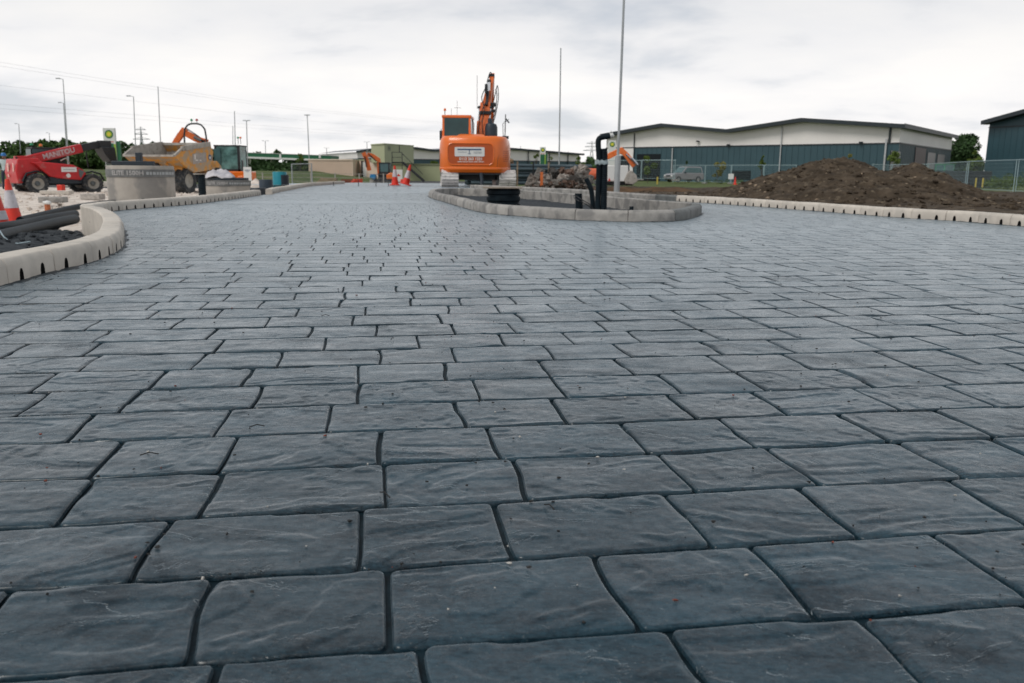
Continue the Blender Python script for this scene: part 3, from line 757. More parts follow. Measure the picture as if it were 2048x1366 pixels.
# pale concrete path behind the island
# ================================================================== FOLIAGE
LEAF = [mat('leaf_dark', (0.034, 0.070, 0.022), 0.7, var=0.5, scale=0.35, spec=0.25), mat('leaf_mid', (0.055, 0.10, 0.026), 0.7, var=0.45, scale=0.35, spec=0.25),
        mat('leaf_fresh', (0.085, 0.125, 0.022), 0.7, var=0.3, scale=0.9, spec=0.25), mat('leaf_yellow', (0.16, 0.15, 0.035), 0.7, var=0.3, scale=0.9, spec=0.25)]
BARK = mat('bark', (0.07, 0.055, 0.04), 0.9, var=0.3, scale=8)
def leaves(name, centres, radii, n, size, m, parent=None, seed=1, flat=1.0, origin=(0, 0, 0)):
    g = np.random.default_rng(seed); centres = np.asarray(centres, float); radii = np.asarray(radii, float)
    w = radii**2; idx = g.choice(len(centres), n, p=w/w.sum())
    d = g.normal(size=(n, 3)); d /= np.linalg.norm(d, axis=1)[:, None]; d[:, 2] *= flat
    rr = radii[idx]*(0.55+0.5*g.random(n)**0.6)
    c = centres[idx] + d*rr[:, None]
    a = g.normal(size=(n, 3)) + d*0.8; a /= np.linalg.norm(a, axis=1)[:, None]
    t = np.cross(a, g.normal(size=(n, 3))); t /= np.linalg.norm(t, axis=1)[:, None]; u = np.cross(a, t)
    s = size*(0.5+g.random(n))[:, None]
    v = np.stack([c-t*s*0.5, c-u*s*0.32, c+t*s*0.6, c+u*s*0.32], 1).reshape(-1, 3)
    o = mesh_np(name, v-np.asarray(origin), np.arange(4*n).reshape(-1, 4), m, parent, 0)
    return o
def tree(name, label, base, h, w, n, size, m, seed, group=None, trunk_h=0.3, lean=0.0, blobs=14, shape='round', stem=0.03):
    r = random.Random(seed); base = Vector(base)
    t = thing(name, label, 'tree', base, 0, group)
    C, Rr = [], []
    for i in range(blobs):
        a = r.random()*2*PI; zz = r.uniform(trunk_h+0.08, 0.95)
        prof = math.sin(PI*min(1, (zz-trunk_h+0.1)/(1.1-trunk_h)))**0.6 if shape == 'round' else (1.05-zz)/(1.05-trunk_h)
        rad = w/2*prof*r.uniform(0.15, 0.75)
        C.append((math.cos(a)*rad, math.sin(a)*rad, zz*h)); Rr.append(w*0.5*r.uniform(0.22, 0.42)*(0.6+0.4*prof))
    mb = MB(); top = Vector((lean*h, 0, h*0.8))
    mb.tube([(0, 0, -0.1), (lean*h*0.3, 0, h*0.3), top], [stem*h, stem*h*0.7, stem*h*0.2], 6)
    for c in C[:9]:
        mb.tube([(lean*h*0.3, 0, h*max(0.2, trunk_h*0.9)), (c[0]*0.5, c[1]*0.5, (c[2]+h*trunk_h)/2), c], [stem*h*0.4, stem*h*0.25, stem*h*0.08], 4)
    mb.build('trunk', BARK, t)
    o = leaves('crown', C, Rr, n, size, m, t, seed, 0.85)
    return t
# ================================================================== HORIZON: woodland, trees, hedges
def woodland(name, label, pts, n, size, mats_, seed):
    """a far wood that reads as one mass: list of (px, top py, distance)"""
    r = random.Random(seed); C, Rr = [], []
    for (px, py, D, w) in pts:
        top = P(px, py, D); k = int(max(3, w/6)); hgt = top.z - GZ
        for i in range(k*4):
            zz = r.random(); x = top.x + r.uniform(-w/2, w/2)*(1.1-zz*0.6)
            rad = r.uniform(0.10, 0.2)*hgt + 0.4
            C.append((x, D + r.uniform(0, 10), GZ + zz*(hgt-rad*0.9) )); Rr.append(rad)
        C.append((top.x, D+2, top.z-hgt*0.14)); Rr.append(hgt*0.16)
    o = leaves(name, C, Rr, n, size, mats_, None, seed, 0.9); tag(o, label, 'wood', kind='stuff'); return o
woodland('woodland', 'green wooded belt along the horizon at far left', [(x, y, 170, 8) for x, y in ((-160, 292), (-100, 285), (-50, 290), (0, 283), (25, 280), (48, 286), (75, 279), (95, 281), (118, 277), (135, 285), (150, 296), (170, 290))], 26000, 0.75, LEAF[1], 1)
woodland('woodland', 'darker wooded belt behind the tall fuel sign', [(x, y, 210, 8) for x, y in ((160, 285), (178, 288), (196, 286), (215, 284), (236, 282), (255, 286), (275, 288), (300, 284), (320, 286), (345, 291), (380, 296), (420, 298), (455, 300), (485, 303), (510, 302), (550, 301))], 20000, 0.85, LEAF[0], 2)
woodland('woodland', 'dark shrubs under the fuel station canopy', [(x, y, 130, 6) for x, y in ((480, 322), (500, 320), (520, 324), (545, 321), (565, 326), (575, 324), (590, 322), (600, 323), (612, 324))], 16000, 0.6, LEAF[0], 3)
woodland('woodland', 'distant tree line beyond the sand coloured cabin', [(x, y, 320, 10) for x, y in ((660, 316), (690, 314), (705, 312), (730, 313), (1060, 318), (1090, 317), (1130, 316), (1150, 320), (1180, 314))], 7000, 1.3, LEAF[0], 4)
tree('hedgerow_tree', 'broad dark tree between the two warehouses at right', (P(1925, 360, 150).x, 150, GZ), 7.9, 8.8, 12000, 0.42, LEAF[0], 71, trunk_h=0.05, blobs=44)
tree('young_tree', 'fresh green young tree in front of the dark tree at right', (P(1946, 360, 110).x, 110, GZ), 4.4, 2.6, 1500, 0.24, LEAF[2], 72, trunk_h=0.2, blobs=12)
for i, (px, top, D, w, m, lab) in enumerate(((1297, 310, 105, 2.0, 2, 'thin young tree before the dark warehouse door'), (1373, 316, 112, 1.2, 1, 'small pointed tree behind the silver car'), (1437, 318, 100, 2.0, 3, 'yellowish young tree between fence panels'),
                                      (1526, 309, 105, 1.0, 2, 'narrow green sapling near the left end of the soil heap'), (1695, 300, 100, 1.6, 3, 'pale sapling peeping over the highest soil peak'), (1793, 303, 92, 2.4, 2, 'feathery young tree at the near warehouse corner'))):
    t = P(px, top, D)
    tree('young_tree', lab, (t.x, D, GZ), t.z-GZ, w, 900, 0.17, LEAF[m], 30+i, 'young trees planted in front of the warehouse', trunk_h=0.28, blobs=8, shape='cone' if m == 1 else 'round', stem=0.013)
for i, (px, top, D) in enumerate(((930, 316, 150), (868, 317, 150), (1100, 312, 140), (1160, 310, 120), (1073, 308, 150), (600, 306, 125))):
    t = P(px, top, D); tree('young_tree', ('small tree just right of the orange excavator body', 'small tree just left of the orange excavator body', 'sapling beside the lamp column right of the pipe stack', 'bushy sapling beside the broken concrete', 'pale sapling left of the middle fuel sign', 'sapling under the end of the fuel canopy')[i], (t.x, D, GZ), t.z-GZ, 2.0, 260, 0.28, LEAF[2], 50+i, 'small far trees', trunk_h=0.2, blobs=7)
for i, (px, py, D, w, hh, lab) in enumerate(((2002, 366, 80, 1.9, 1.1, 'round clipped bush left of the two by the right fence'), (2035, 364, 78, 2.0, 1.5, 'taller round bush at the right edge'), (1985, 368, 84, 1.3, 0.9, 'low bush at the foot of the near warehouse'), (1480, 366, 104, 8.5, 0.55, 'low clipped hedge in front of the warehouse'))):
    c = P(px, py, D); rr = random.Random(i); C = [(c.x+rr.uniform(-w/2, w/2), c.y+rr.uniform(-.4, .4), GZ+hh*rr.uniform(.3, .7)) for _ in range(14)]
    o = leaves('bush', np.array(C)-np.array([c.x, c.y, GZ]), [hh*0.38]*14, 900, 0.13, LEAF[2 if i < 3 else 1], None, 80+i); o.location = (c.x, c.y, GZ); tag(o, lab, 'bush')
# ================================================================== WAREHOUSES
TEAL = mat('teal_cladding', (0.030, 0.072, 0.090), 0.45, var=0.06, scale=0.5)
WHITE = mat('white_cladding', (0.78, 0.745, 0.72), 0.5, var=0.04, scale=0.3)
ROOFC = mat('dark_fascia', (0.018, 0.026, 0.032), 0.5, var=0.1)
ROOFT = mat('grey_roof_sheet', (0.16, 0.17, 0.18), 0.5, var=0.1)
GLASS = mat('dark_glass', (0.010, 0.014, 0.017), 0.3, var=0.1, spec=0.15)
DOORR = mat('dark_red_door', (0.035, 0.006, 0.008), 0.5)
DRAIN = mat('silver_downpipe', (0.42, 0.43, 0.44), 0.4)
EAVE = 6.2 + EYE
def wall_pts(px0, d0, px1, d1):
    return Vector((P(px0, 340, d0).x, d0, 0)), Vector((P(px1, 340, d1).x, d1, 0))
def clad_wall(mb, a, b, z0, zs, zw, prof, off=0.0):
    """vertical wall from a to b; prof = list of (t, z) of the upper edge"""
    pass
def warehouse(label, A, B, prof, depth, split, top_ribs=True, white=True, back=None):
    """A->B front wall on the ground; prof [(t,z)] the roof edge; the building goes back from it"""
    d = (B-A); L = d.length; d.normalize(); n = Vector((-d.y, d.x, 0))      # pointing away from the viewer
    if n.y < 0: n = -n
    if back is not None: n = back
    root = thing('warehouse', label, 'warehouse', (A.x, A.y, GZ))
    def W3(t, k, z): return A + d*(t*L) + n*k + Vector((0, 0, z))
    zb = GZ - 0.2
    # teal lower wall as broad sheets, with ribs
    def strip(name, m, z_lo, z_hi_fn, kk, parent=root):
        ts = sorted(set([i/24 for i in range(25)] + [t for t, z in prof])); mb = MB()
        for i in range(len(ts)-1):
            a_, b_ = ts[i], ts[i+1]
            mb.quad(W3(a_, kk, z_lo), W3(b_, kk, z_lo), W3(b_, kk, z_hi_fn(b_)), W3(a_, kk, z_hi_fn(a_)))
        mb.quad(W3(0, kk, z_lo), W3(0, kk, z_hi_fn(0)), W3(0, depth, z_hi_fn(0)), W3(0, depth, z_lo))
        mb.quad(W3(1, kk, z_lo), W3(1, depth, z_lo), W3(1, depth, z_hi_fn(1)), W3(1, kk, z_hi_fn(1)))
        mb.quad(W3(0, depth, z_lo), W3(1, depth, z_lo), W3(1, depth, z_hi_fn(1)), W3(0, depth, z_hi_fn(0)))
        return mb.build(name, m, parent, smooth=0, world=True)
    zf = lambda t: float(np.interp(t, [p[0] for p in prof], [p[1] for p in prof]))
    strip('lower_wall', TEAL, zb, lambda t: split, 0.0)
    up = strip('upper_wall', WHITE if white else TEAL, split, lambda t: zf(t)-0.05, 0.02)
    mb = MB(); mb.bar(W3(0, -0.03, split), W3(1, -0.03, split), 0.12, 0.16); mb.bar(W3(1, -0.03, split)+d*0.06, W3(1, depth, split)+d*0.06, 0.12, 0.16)
    mb.build('wall_trim', ROOFC, root, smooth=0, world=True)
    # fine vertical ribs of the cladding
    mb = MB(); nr = int(L/0.9)
    for i in range(1, nr): mb.bar(W3(i/nr, -0.02, zb+0.1), W3(i/nr, -0.02, split-0.1), 0.045, 0.03)
    nr2 = int(depth/0.9)
    for i in range(1, nr2): mb.bar(W3(1, i/nr2*depth, zb+0.1)+d*0.02, W3(1, i/nr2*depth, split-0.1)+d*0.02, 0.07, 0.05)
    o = mb.build('cladding_ribs', TEAL, root, smooth=0, world=True); tag(o, kind='stuff')
    # roof sheets and deep fascia with overhang
    ov = 1.3
    mb = MB(); mf = MB()
    for i in range(len(prof)-1):
        (t0, z0), (t1, z1) = prof[i], prof[i+1]
        e0 = -0.012 if i == 0 else 0; e1 = 0.016 if i == len(prof)-2 else 0
        zz0 = z0 + (z1-z0)/(t1-t0)*e0; zz1 = z1 + (z1-z0)/(t1-t0)*e1
        mb.quad(W3(t0+e0, -ov, zz0+0.32), W3(t1+e1, -ov, zz1+0.32), W3(t1+e1, depth+0.4, zz1+0.32), W3(t0+e0, depth+0.4, zz0+0.32))
        a_, b_ = W3(t0+e0, -ov+0.02, zz0+0.1), W3(t1+e1, -ov+0.02, zz1+0.1)
        up_ = Vector((0, 0, 1))
        mf.add([a_-up_*0.30, b_-up_*0.30, b_+up_*0.20, a_+up_*0.20, a_-up_*0.30+n*0.1, b_-up_*0.30+n*0.1, b_+up_*0.20+n*0.1, a_+up_*0.20+n*0.1], [(0, 1, 2, 3), (7, 6, 5, 4), (0, 4, 5, 1), (2, 6, 7, 3)])
        mf.quad(a_-up_*0.28+n*0.1, b_-up_*0.28+n*0.1, W3(t1+e1, 0.0, zz1-0.18), W3(t0+e0, 0.0, zz0-0.18))
    mb.build('roof', ROOFT, root, smooth=0, world=True); mf.build('fascia', ROOFC, root, smooth=0, world=True)
    tz = prof[-1][1]; mb = MB(); mb.bar(W3(1.016, -ov, tz+0.05), W3(1.016, depth+0.4, tz+0.05), 0.12, 0.55); mb.build('side_fascia', ROOFC, root, smooth=0, world=True)
    return root, W3, L
zp, ze, zv = EYE+7.4, EYE+6.1, EYE+6.2
A1 = Vector((15.4, 144.8, 0)); B1 = Vector((49.8, 112.7, 0))
def t_of(px, A, B):      # parameter of the point on A->B seen at px
    r_ = ray(px, 345); s = r_.x/r_.y; return (s*A.y - A.x)/((B.x-A.x) - s*(B.y-A.y))
prof1 = [(0, EYE+6.13), (t_of(1325, A1, B1), zp), (t_of(1455, A1, B1), zv), (t_of(1600, A1, B1), zp), (1, EYE+6.2)]
wh, W3, L1 = warehouse('large warehouse with white upper wall and teal lower wall under a double pitched dark roof', A1, B1, prof1, 36.3, EYE+4.14, back=Vector((21.5, 29.3, 0)).normalized())
def wrect(name, m, px0, px1, z0, z1, kk=-0.05, th=0.08, parent=wh, W=W3, A=A1, B=B1):
    t0, t1 = t_of(px0, A, B), t_of(px1, A, B); mb = MB()
    p = [W(t0, kk, z0), W(t1, kk, z0), W(t1, kk, z1), W(t0, kk, z1)]; q = [W(t0, kk+th, z0), W(t1, kk+th, z0), W(t1, kk+th, z1), W(t0, kk+th, z1)]
    mb.add(p+q, [(0, 1, 2, 3), (7, 6, 5, 4), (0, 4, 5, 1), (1, 5, 6, 2), (2, 6, 7, 3), (3, 7, 4, 0)])
    return mb.build(name, m, parent, smooth=0, world=True)
wrect('loading_door', GLASS, 1273, 1320, GZ, EYE+3.1)
wrect('white_bay', WHITE, 1209, 1267, GZ, EYE+4.2, -0.05, 0.04)
wrect('glazed_entrance', GLASS, 1219, 1259, GZ, EYE+2.9, -0.12, 0.06)
wrect('bay_edge', ROOFC, 1266.2, 1267.6, EYE-0.5, EYE+6.4, -0.16, 0.1)
wrect('window', GLASS, 1464, 1502, EYE-0.75, EYE+0.55)
for px in (1344, 1559): wrect('downpipe', DRAIN, px-0.9, px+0.9, GZ, EYE+(4.0 if px < 1400 else 7.0), -0.25, 0.15)
wrect('corner_post', ROOFC, 1771, 1775.5, EYE+4.2, EYE+6.4, -0.14, 0.1)
wrect('downpipe', DRAIN, 1766, 1769.5, GZ, EYE+4.7, -0.3, 0.15)
d1 = (B1-A1).normalized(); n1v = Vector((-d1.y, d1.x, 0)); n1v = Vector((21.5, 29.3, 0)).normalized()
def srect(name, m, k0, k1, z0, z1):
    mb = MB(); p = [B1+n1v*k0+d1*0.08, B1+n1v*k1+d1*0.08]
    q = [p[0]+Vector((0, 0, z0)), p[1]+Vector((0, 0, z0)), p[1]+Vector((0, 0, z1)), p[0]+Vector((0, 0, z1))]
    mb.add(q + [v-d1*0.1 for v in q], [(0, 1, 2, 3), (0, 4, 5, 1), (1, 5, 6, 2), (2, 6, 7, 3), (3, 7, 4, 0)]); return mb.build(name, m, wh, smooth=0, world=True)
def k_of(px):
    r_ = ray(px, 345); s = r_.x/r_.y; return (s*B1.y - B1.x)/(n1v.x - s*n1v.y)
for (a_, b_, z0, z1, nm, m) in ((1777, 1796, 0.3, 3.1, 'window', GLASS), (1826, 1847, GZ, 3.9, 'side_door', DOORR), (1851, 1866, GZ, 3.4, 'side_door', GLASS), (1871, 1885, 0.2, 3.3, 'window', GLASS)):
    srect(nm, m, k_of(a_), k_of(b_), z0, EYE+z1)
for px, z in ((1394, 4.9), (1455, 4.3), (1718, 4.3)):
    t = t_of(px, A1, B1); mb = MB(); c = W3(t, -0.3, EYE+z); mb.box(c, (0.45, 0.35, 0.22)); mb.build('wall_light', ROOFC, wh, smooth=0, world=True)
# near right warehouse, only its left part in the frame
A2 = Vector((P(1968, 345, 118).x, 118, 0)); B2 = Vector((P(2260, 345, 99).x, 99, 0))
hA = P(1968, 246, 118).z
wh2, W32, L2 = warehouse('plain dark teal warehouse cut off by the right edge of the picture', A2, B2, [(0, hA), (0.75, hA+2.6), (1, hA+1.9)], 40, hA-0.6, white=False)
# far middle warehouse
A3 = Vector((P(716, 345, 232).x, 232, 0)); B3 = Vector((P(1157, 345, 262).x, 262, 0))
def z_at(px, py, A=A3, B=B3):
    t = t_of(px, A, B); y = A.y + (B.y-A.y)*t; return (t, P(px, py, y).z)
wh3, W33, L3 = warehouse('far low warehouse with white upper wall running behind the orange excavator', A3, B3, [z_at(717, 303.5), z_at(745, 299), z_at(830, 296.5), z_at(868, 302), z_at(940, 295.5), z_at(1020, 298), z_at(1157, 309)], 40, z_at(1000, 321)[1])
for px in (1056, 1098, 1135): 
    mb = MB(); t = t_of(px, A3, B3); mb.bar(W33(t, -0.2, 2.9), W33(t, -0.2, EYE+6.3), 0.5, 0.2); mb.build('downpipe', ROOFC, wh3, smooth=0, world=True)
# far cream panel wall low in front of it
# ================================================================== SHARED MATERIALS FOR MACHINES
ORANGE = mat('orange_paint', (0.78, 0.155, 0.012), 0.32, var=0.05, scale=2, coat=0.25)
ORANGE_D = mat('orange_paint_worn', (0.62, 0.12, 0.015), 0.45, var=0.15, scale=6, stain=((0.25, 0.12, 0.07), 6, 0.6, 0.6))
ORANGE_P = mat('orange_panel', (0.46, 0.075, 0.006), 0.4, var=0.05)
RED = mat('red_paint', (0.48, 0.010, 0.014), 0.35, var=0.12, scale=3, stain=((0.35, 0.17, 0.15), 3.5, 0.58, 0.5))
YELLOW = mat('dumper_yellow', (0.60, 0.27, 0.05), 0.55, var=0.1, scale=4, stain=((0.36, 0.29, 0.21), 3.0, 0.46, 0.85))
DUST = mat('dusty_steel', (0.36, 0.33, 0.295), 0.8, var=0.15, scale=5, stain=((0.13, 0.115, 0.10), 4, 0.58, 0.6), bump=0.3)
BLACK = mat('black_steel', (0.012, 0.014, 0.017), 0.45, var=0.3)
DARKB = mat('dark_blue_steel', (0.012, 0.022, 0.034), 0.45, var=0.2)
RUBBER = mat('tyre_rubber', (0.030, 0.034, 0.038), 0.85, var=0.3, scale=10, stain=((0.14, 0.13, 0.12), 7, 0.52, 0.6))
RIMG = mat('dusty_rim', (0.36, 0.34, 0.30), 0.7, var=0.15, scale=8)
RIMD = mat('grey_hub', (0.10, 0.115, 0.12), 0.6, var=0.2)
CHROME = mat('ram_chrome', (0.62, 0.64, 0.66), 0.2, metal=0.9, var=0.05)
CABGL = mat('cab_glass', (0.025, 0.065, 0.07), 0.1, var=0.15, scale=2, spec=0.35)
CABGL2 = mat('light_cab_glass', (0.06, 0.12, 0.125), 0.12, var=0.15, scale=2, spec=0.35)
SIGNW = mat('sign_white', (0.70, 0.70, 0.68), 0.5, var=0.03)
SIGNB = mat('sign_blue', (0.012, 0.07, 0.17), 0.5, var=0.03)
SIGNG = mat('sign_grey', (0.33, 0.35, 0.36), 0.5, var=0.03)
LETW = mat('letter_white', (0.72, 0.66, 0.62), 0.5, var=0.02)
BEAG = mat('beacon_green', (0.01, 0.26, 0.10), 0.25, var=0.05); BEAO = mat('beacon_orange', (0.75, 0.16, 0.02), 0.25, var=0.05); BEAR = mat('beacon_red', (0.4, 0.02, 0.01), 0.3)
TRACKG = mat('dusty_track_steel', (0.66, 0.63, 0.61), 0.7, var=0.12, scale=9, stain=((0.20, 0.19, 0.18), 8, 0.56, 0.7))
HOSE = mat('hose_black', (0.010, 0.010, 0.012), 0.5)
PIPEB = mat('black_duct_plastic', (0.007, 0.013, 0.018), 0.55, var=0.3, scale=8, stain=((0.022, 0.028, 0.032), 5, 0.60, 0.6), spec=0.12)
PIPEG = mat('blue_grey_pipe', (0.055, 0.085, 0.10), 0.5, var=0.12, scale=2, stain=((0.16, 0.18, 0.19), 2, 0.6, 0.5))
GALV = mat('galvanised_steel', (0.36, 0.38, 0.39), 0.42, metal=0.35, var=0.08, scale=3)
TAPE = mat('clear_tape', (0.30, 0.36, 0.38), 0.25, var=0.3, scale=20)
CONEO = mat('cone_red', (0.66, 0.03, 0.012), 0.5, var=0.12, scale=8, stain=((0.33, 0.06, 0.04), 8, 0.58, 0.5)); CONEW = mat('cone_white', (0.52, 0.50, 0.53), 0.5, var=0.08, scale=12, stain=((0.3, 0.28, 0.28), 8, 0.56, 0.6))
def wheel(parent, c, r, w, rim_r, n=22, lugs=16, axis='y', deep=0.35):
    """tyre with lugs, rim dish and hub; axle along local y"""
    mb = MB(); cx, cy, cz = c
    mb.lathe([(rim_r, -w*0.42), (r*0.9, -w*0.5), (r*0.97, -w*0.36), (r*0.985, 0), (r*0.97, w*0.36), (r*0.9, w*0.5), (rim_r, w*0.42)], c, n, 'y')
    for k in range(lugs):
        a = 2*PI*k/lugs
        for sgn in (-1, 1):
            rot = Matrix.Rotation(-a, 3, 'Y') @ Matrix.Rotation(sgn*0.5, 3, 'Z') if False else Matrix.Rotation(-a + sgn*0.09, 3, 'Y')
            p = rot @ Vector((r*0.975, sgn*w*0.24, 0)); q = rot @ Matrix.Rotation(sgn*0.45, 3, 'X')
            mb.box(Vector(c)+p, (r*0.085, w*0.46, r*0.12), q)
    t = mb.build('wheel', RUBBER, parent, smooth=40)
    mb = MB(); mb.lathe([(rim_r, -w*0.42), (rim_r*0.94, -w*0.30), (rim_r*0.80, -w*0.20), (rim_r*0.45, -w*0.14), (0.001, -w*0.14)], c, 20, 'y'); mb.lathe([(rim_r, w*0.42), (rim_r*0.94, w*0.30), (rim_r*0.6, w*0.18), (0.001, w*0.18)], c, 20, 'y')
    mb.build('rim', RIMG, t, smooth=40)
    mb = MB(); mb.lathe([(0.001, -w*0.34), (rim_r*0.30, -w*0.34), (rim_r*0.42, -w*0.26), (rim_r*0.46, -w*0.12)], c, 14, 'y')
    mb.build('hub', RIMD, t, smooth=40)
    return t
def beacon(parent, c, m, r=0.06, h=0.12, stalk=0.15):
    mb = MB(); mb.cyl((c[0], c[1], c[2]-stalk), c, 0.015, n=6); s = mb.build('beacon_stalk', BLACK, parent)
    mb = MB(); mb.lathe([(r, 0), (r*1.02, h*0.5), (r*0.8, h*0.85), (r*0.3, h)], c, 12, caps=True); mb.build('beacon', m, s)
def track(parent, x0, w, L, h, n=40, mats=None, y0=0.0):
    """crawler track running along local y, centred at (x0, y0)"""
    r = h/2; straight = L-h; per = 2*straight + 2*PI*r
    mb = MB(); pts = []
    for k in range(24):
        a = -PI/2 + PI*k/11 if k < 12 else PI/2 + PI*(k-12)/11
        sgn = 1 if k < 12 else -1
        pts.append((y0 + sgn*straight/2 + (r-0.04)*math.cos(a), r + (r-0.04)*math.sin(a)))
    mb.prism(pts, x0-w*0.25, x0+w*0.25, 'x'); t = mb.build('track', BLACK, parent)
    mb = MB()
    for s_ in (-1, 1):
        for y in np.linspace(-straight/2, straight/2, 7):
            rr = r*0.8 if abs(y) > straight/2-0.01 else r*0.33
            mb = MB(); mb.lathe([(0.001, 0), (rr, 0), (rr, 0.05), (rr*0.4, 0.10), (0.001, 0.10)], (x0 + s_*w*0.26, y0+y, r if rr > r*0.5 else r*0.5), 14, 'x'); mb.build('track_roller', RIMD, t)
    # one shoe, copied round
    mb = MB(); pl = per/n; mb.box((0, 0, 0.012), (w, pl*0.94, 0.024)); mb.box((0, -pl*0.25, 0.036), (w*0.98, pl*0.14, 0.03)); mb.box((0, pl*0.2, 0.034), (w*0.98, pl*0.12, 0.022))
    sh = mb.build('track_shoe', TRACKG, t, smooth=0)
    for k in range(n):
        o = sh if k == 0 else sh.copy()
        if k: COL.objects.link(o)
        s = per*k/n
        if s < straight: y, z, a = -straight/2+s, h-0.03, 0
        elif s < straight+PI*r: q = (s-straight)/r; y, z, a = straight/2 + (r-0.03)*math.sin(q), r+(r-0.03)*math.cos(q), -q
        elif s < 2*straight+PI*r: y, z, a = straight/2-(s-straight-PI*r), 0.03, PI
        else: q = (s-2*straight-PI*r)/r; y, z, a = -straight/2-(r-0.03)*math.sin(q), r-(r-0.03)*math.cos(q), PI-q
        o.location = (x0, y0+y, z); o.rotation_euler = (a, 0, 0)
    return t
def loft(mb, layers):
    """layers: list of (polygon [(x,y)], z)"""
    n = len(layers[0][0]); vs = [(x, y, z) for poly, z in layers for x, y in poly]
    fs = [(i*n+k, i*n+(k+1) % n, (i+1)*n+(k+1) % n, (i+1)*n+k) for i in range(len(layers)-1) for k in range(n)]
    fs += [tuple(range(n-1, -1, -1)), tuple((len(layers)-1)*n+k for k in range(n))]
    return mb.add(vs, fs)
def glass_box(parent, name, c, d, frame, glass, post=0.07, sill=0.0, names=('window',), top=0.08, taper=1.0):
    """cab: solid posts and roof with separate panes between them"""
    x, y, z = c; w, l, h = d; mb = MB()
    for sx in (-1, 1):
        for sy in (-1, 1): mb.bar((x+sx*(w/2-post/2), y+sy*(l/2-post/2), z-h/2), (x+sx*(w/2-post/2)*taper, y+sy*(l/2-post/2)*taper, z+h/2-top), post, post)
    mb.box((x, y, z+h/2-top/2), (w*taper+0.04, l*taper+0.04, top)); mb.box((x, y, z-h/2+sill/2+0.01), (w, l, max(sill, 0.05)))
    cab = mb.build(name, frame, parent, bevel=0.015)
    zc = (z-h/2+sill+z+h/2-top)/2; hh = h-top-sill
    for (px_, py_, sx_, sy_) in ((x, y-l/2+0.02, w-2*post, 0.012), (x, y+l/2-0.02, w-2*post, 0.012), (x-w/2+0.02, y, 0.012, l-2*post), (x+w/2-0.02, y, 0.012, l-2*post)):
        q = MB(); q.box((px_, py_, zc), (sx_, sy_, hh)); q.build('window', glass, cab, smooth=0)
    return cab
# ================================================================== ORANGE EXCAVATOR SEEN FROM BEHIND
ec = P(948, 345, 30.5); ex = thing('excavator', 'big orange tracked excavator seen from behind with raised arm and phone number on its back', 'excavator', (ec.x, 32.4, 0.0), R(-1.5))
k = 56.0
def plan(s, cut=0.0, yo=0.0):
    base = [(-1.25, 1.2), (-1.25, -1.05), (-1.19, -1.45), (-1.02, -1.72), (-0.82, -1.86), (0.82, -1.86), (1.02, -1.72), (1.17, -1.45), (1.23, -1.05), (1.23, 1.2)]
    return [(x*(1-s), (y+s*1.6 if y < 0 else y)+yo) for x, y in base]
mb = MB(); loft(mb, [(plan(0.035), 0.50), (plan(0.01), 0.54), (plan(0.0), 0.62), (plan(0.0), 1.40), (plan(0.012), 1.56), (plan(0.03), 1.68), (plan(0.06), 1.75), (plan(0.09), 1.78)])
mb.build('counterweight', ORANGE, ex, bevel=0.03, smooth=40)
mb = MB(); loft(mb, [(plan(-0.006), 0.60), (plan(-0.012), 0.64), (plan(-0.006), 0.70)]); mb.build('lower_lip', ORANGE, ex, bevel=0.01)
mb = MB(); loft(mb, [(plan(0.05), 0.44), (plan(0.05), 0.52)]); mb.build('belly_pan', BLACK, ex)
mb = MB(); loft(mb, [([(-0.62, -1.45), (0.42, -1.45), (0.42, 0.6), (-0.62, 0.6)], 1.78), ([(-0.5, -1.25), (0.33, -1.25), (0.33, 0.5), (-0.5, 0.5)], 1.86)])
mb.build('engine_hood', ORANGE, ex, bevel=0.02)
def rrect(x0, x1, z0, z1, r, n=5):
    out = []
    for cx, cz, a0 in ((x1-r, z0+r, -PI/2), (x1-r, z1-r, 0), (x0+r, z1-r, PI/2), (x0+r, z0+r, PI)):
        for i in range(n): a = a0 + PI/2*i/(n-1); out.append((cx+r*math.cos(a), cz+r*math.sin(a)))
    return out
mb = MB(); mb.prism(rrect(-0.86, 0.72, 0.80, 1.50, 0.17), -1.872, -1.85, 'y'); mb.build('rear_panel', ORANGE_P, ex)
mb = MB(); rim = [(x, -1.868, z) for x, z in rrect(-0.88, 0.74, 0.78, 1.52, 0.18)]; mb.tube(rim+[rim[0]], 0.022, 6, False); mb.build('panel_rim', ORANGE, ex)
mb = MB(); mb.prism(rrect(-0.63, 0.42, 1.07, 1.39, 0.04), -1.886, -1.870, 'y'); sp = mb.build('sign_plate', SIGNW, ex)
mb = MB(); mb.box((-0.11, -1.889, 1.308), (0.84, 0.006, 0.046)); mb.box((-0.11, -1.889, 1.235), (0.022, 0.006, 0.12)); mb.box((-0.11, -1.889, 1.165), (0.10, 0.006, 0.018)); mb.build('emblem', SIGNB, sp, smooth=0)
mb = MB()
for x0, z in ((-0.36, 1.215), (0.18, 1.225), (0.18, 1.185)): mb.box((x0, -1.888, z), (0.30 if x0 < 0 else 0.28, 0.004, 0.02))
mb.build('small_print', SIGNG, sp, smooth=0)
pn_ = text('phone_number', '0113 263 1221', 0.135, LETW, ex, (-0.06, -1.878, 0.985), (PI/2, 0, 0), bold=0.004); pn_['kind'] = 'stuff'
mb = MB()
for i in range(26): mb.box((-0.53+i*0.037, -1.876, 0.89), (0.025 if i % 5 else 0.012, 0.004, 0.032 if i % 3 else 0.042))
mb.build('small_print', LETW, ex, smooth=0)
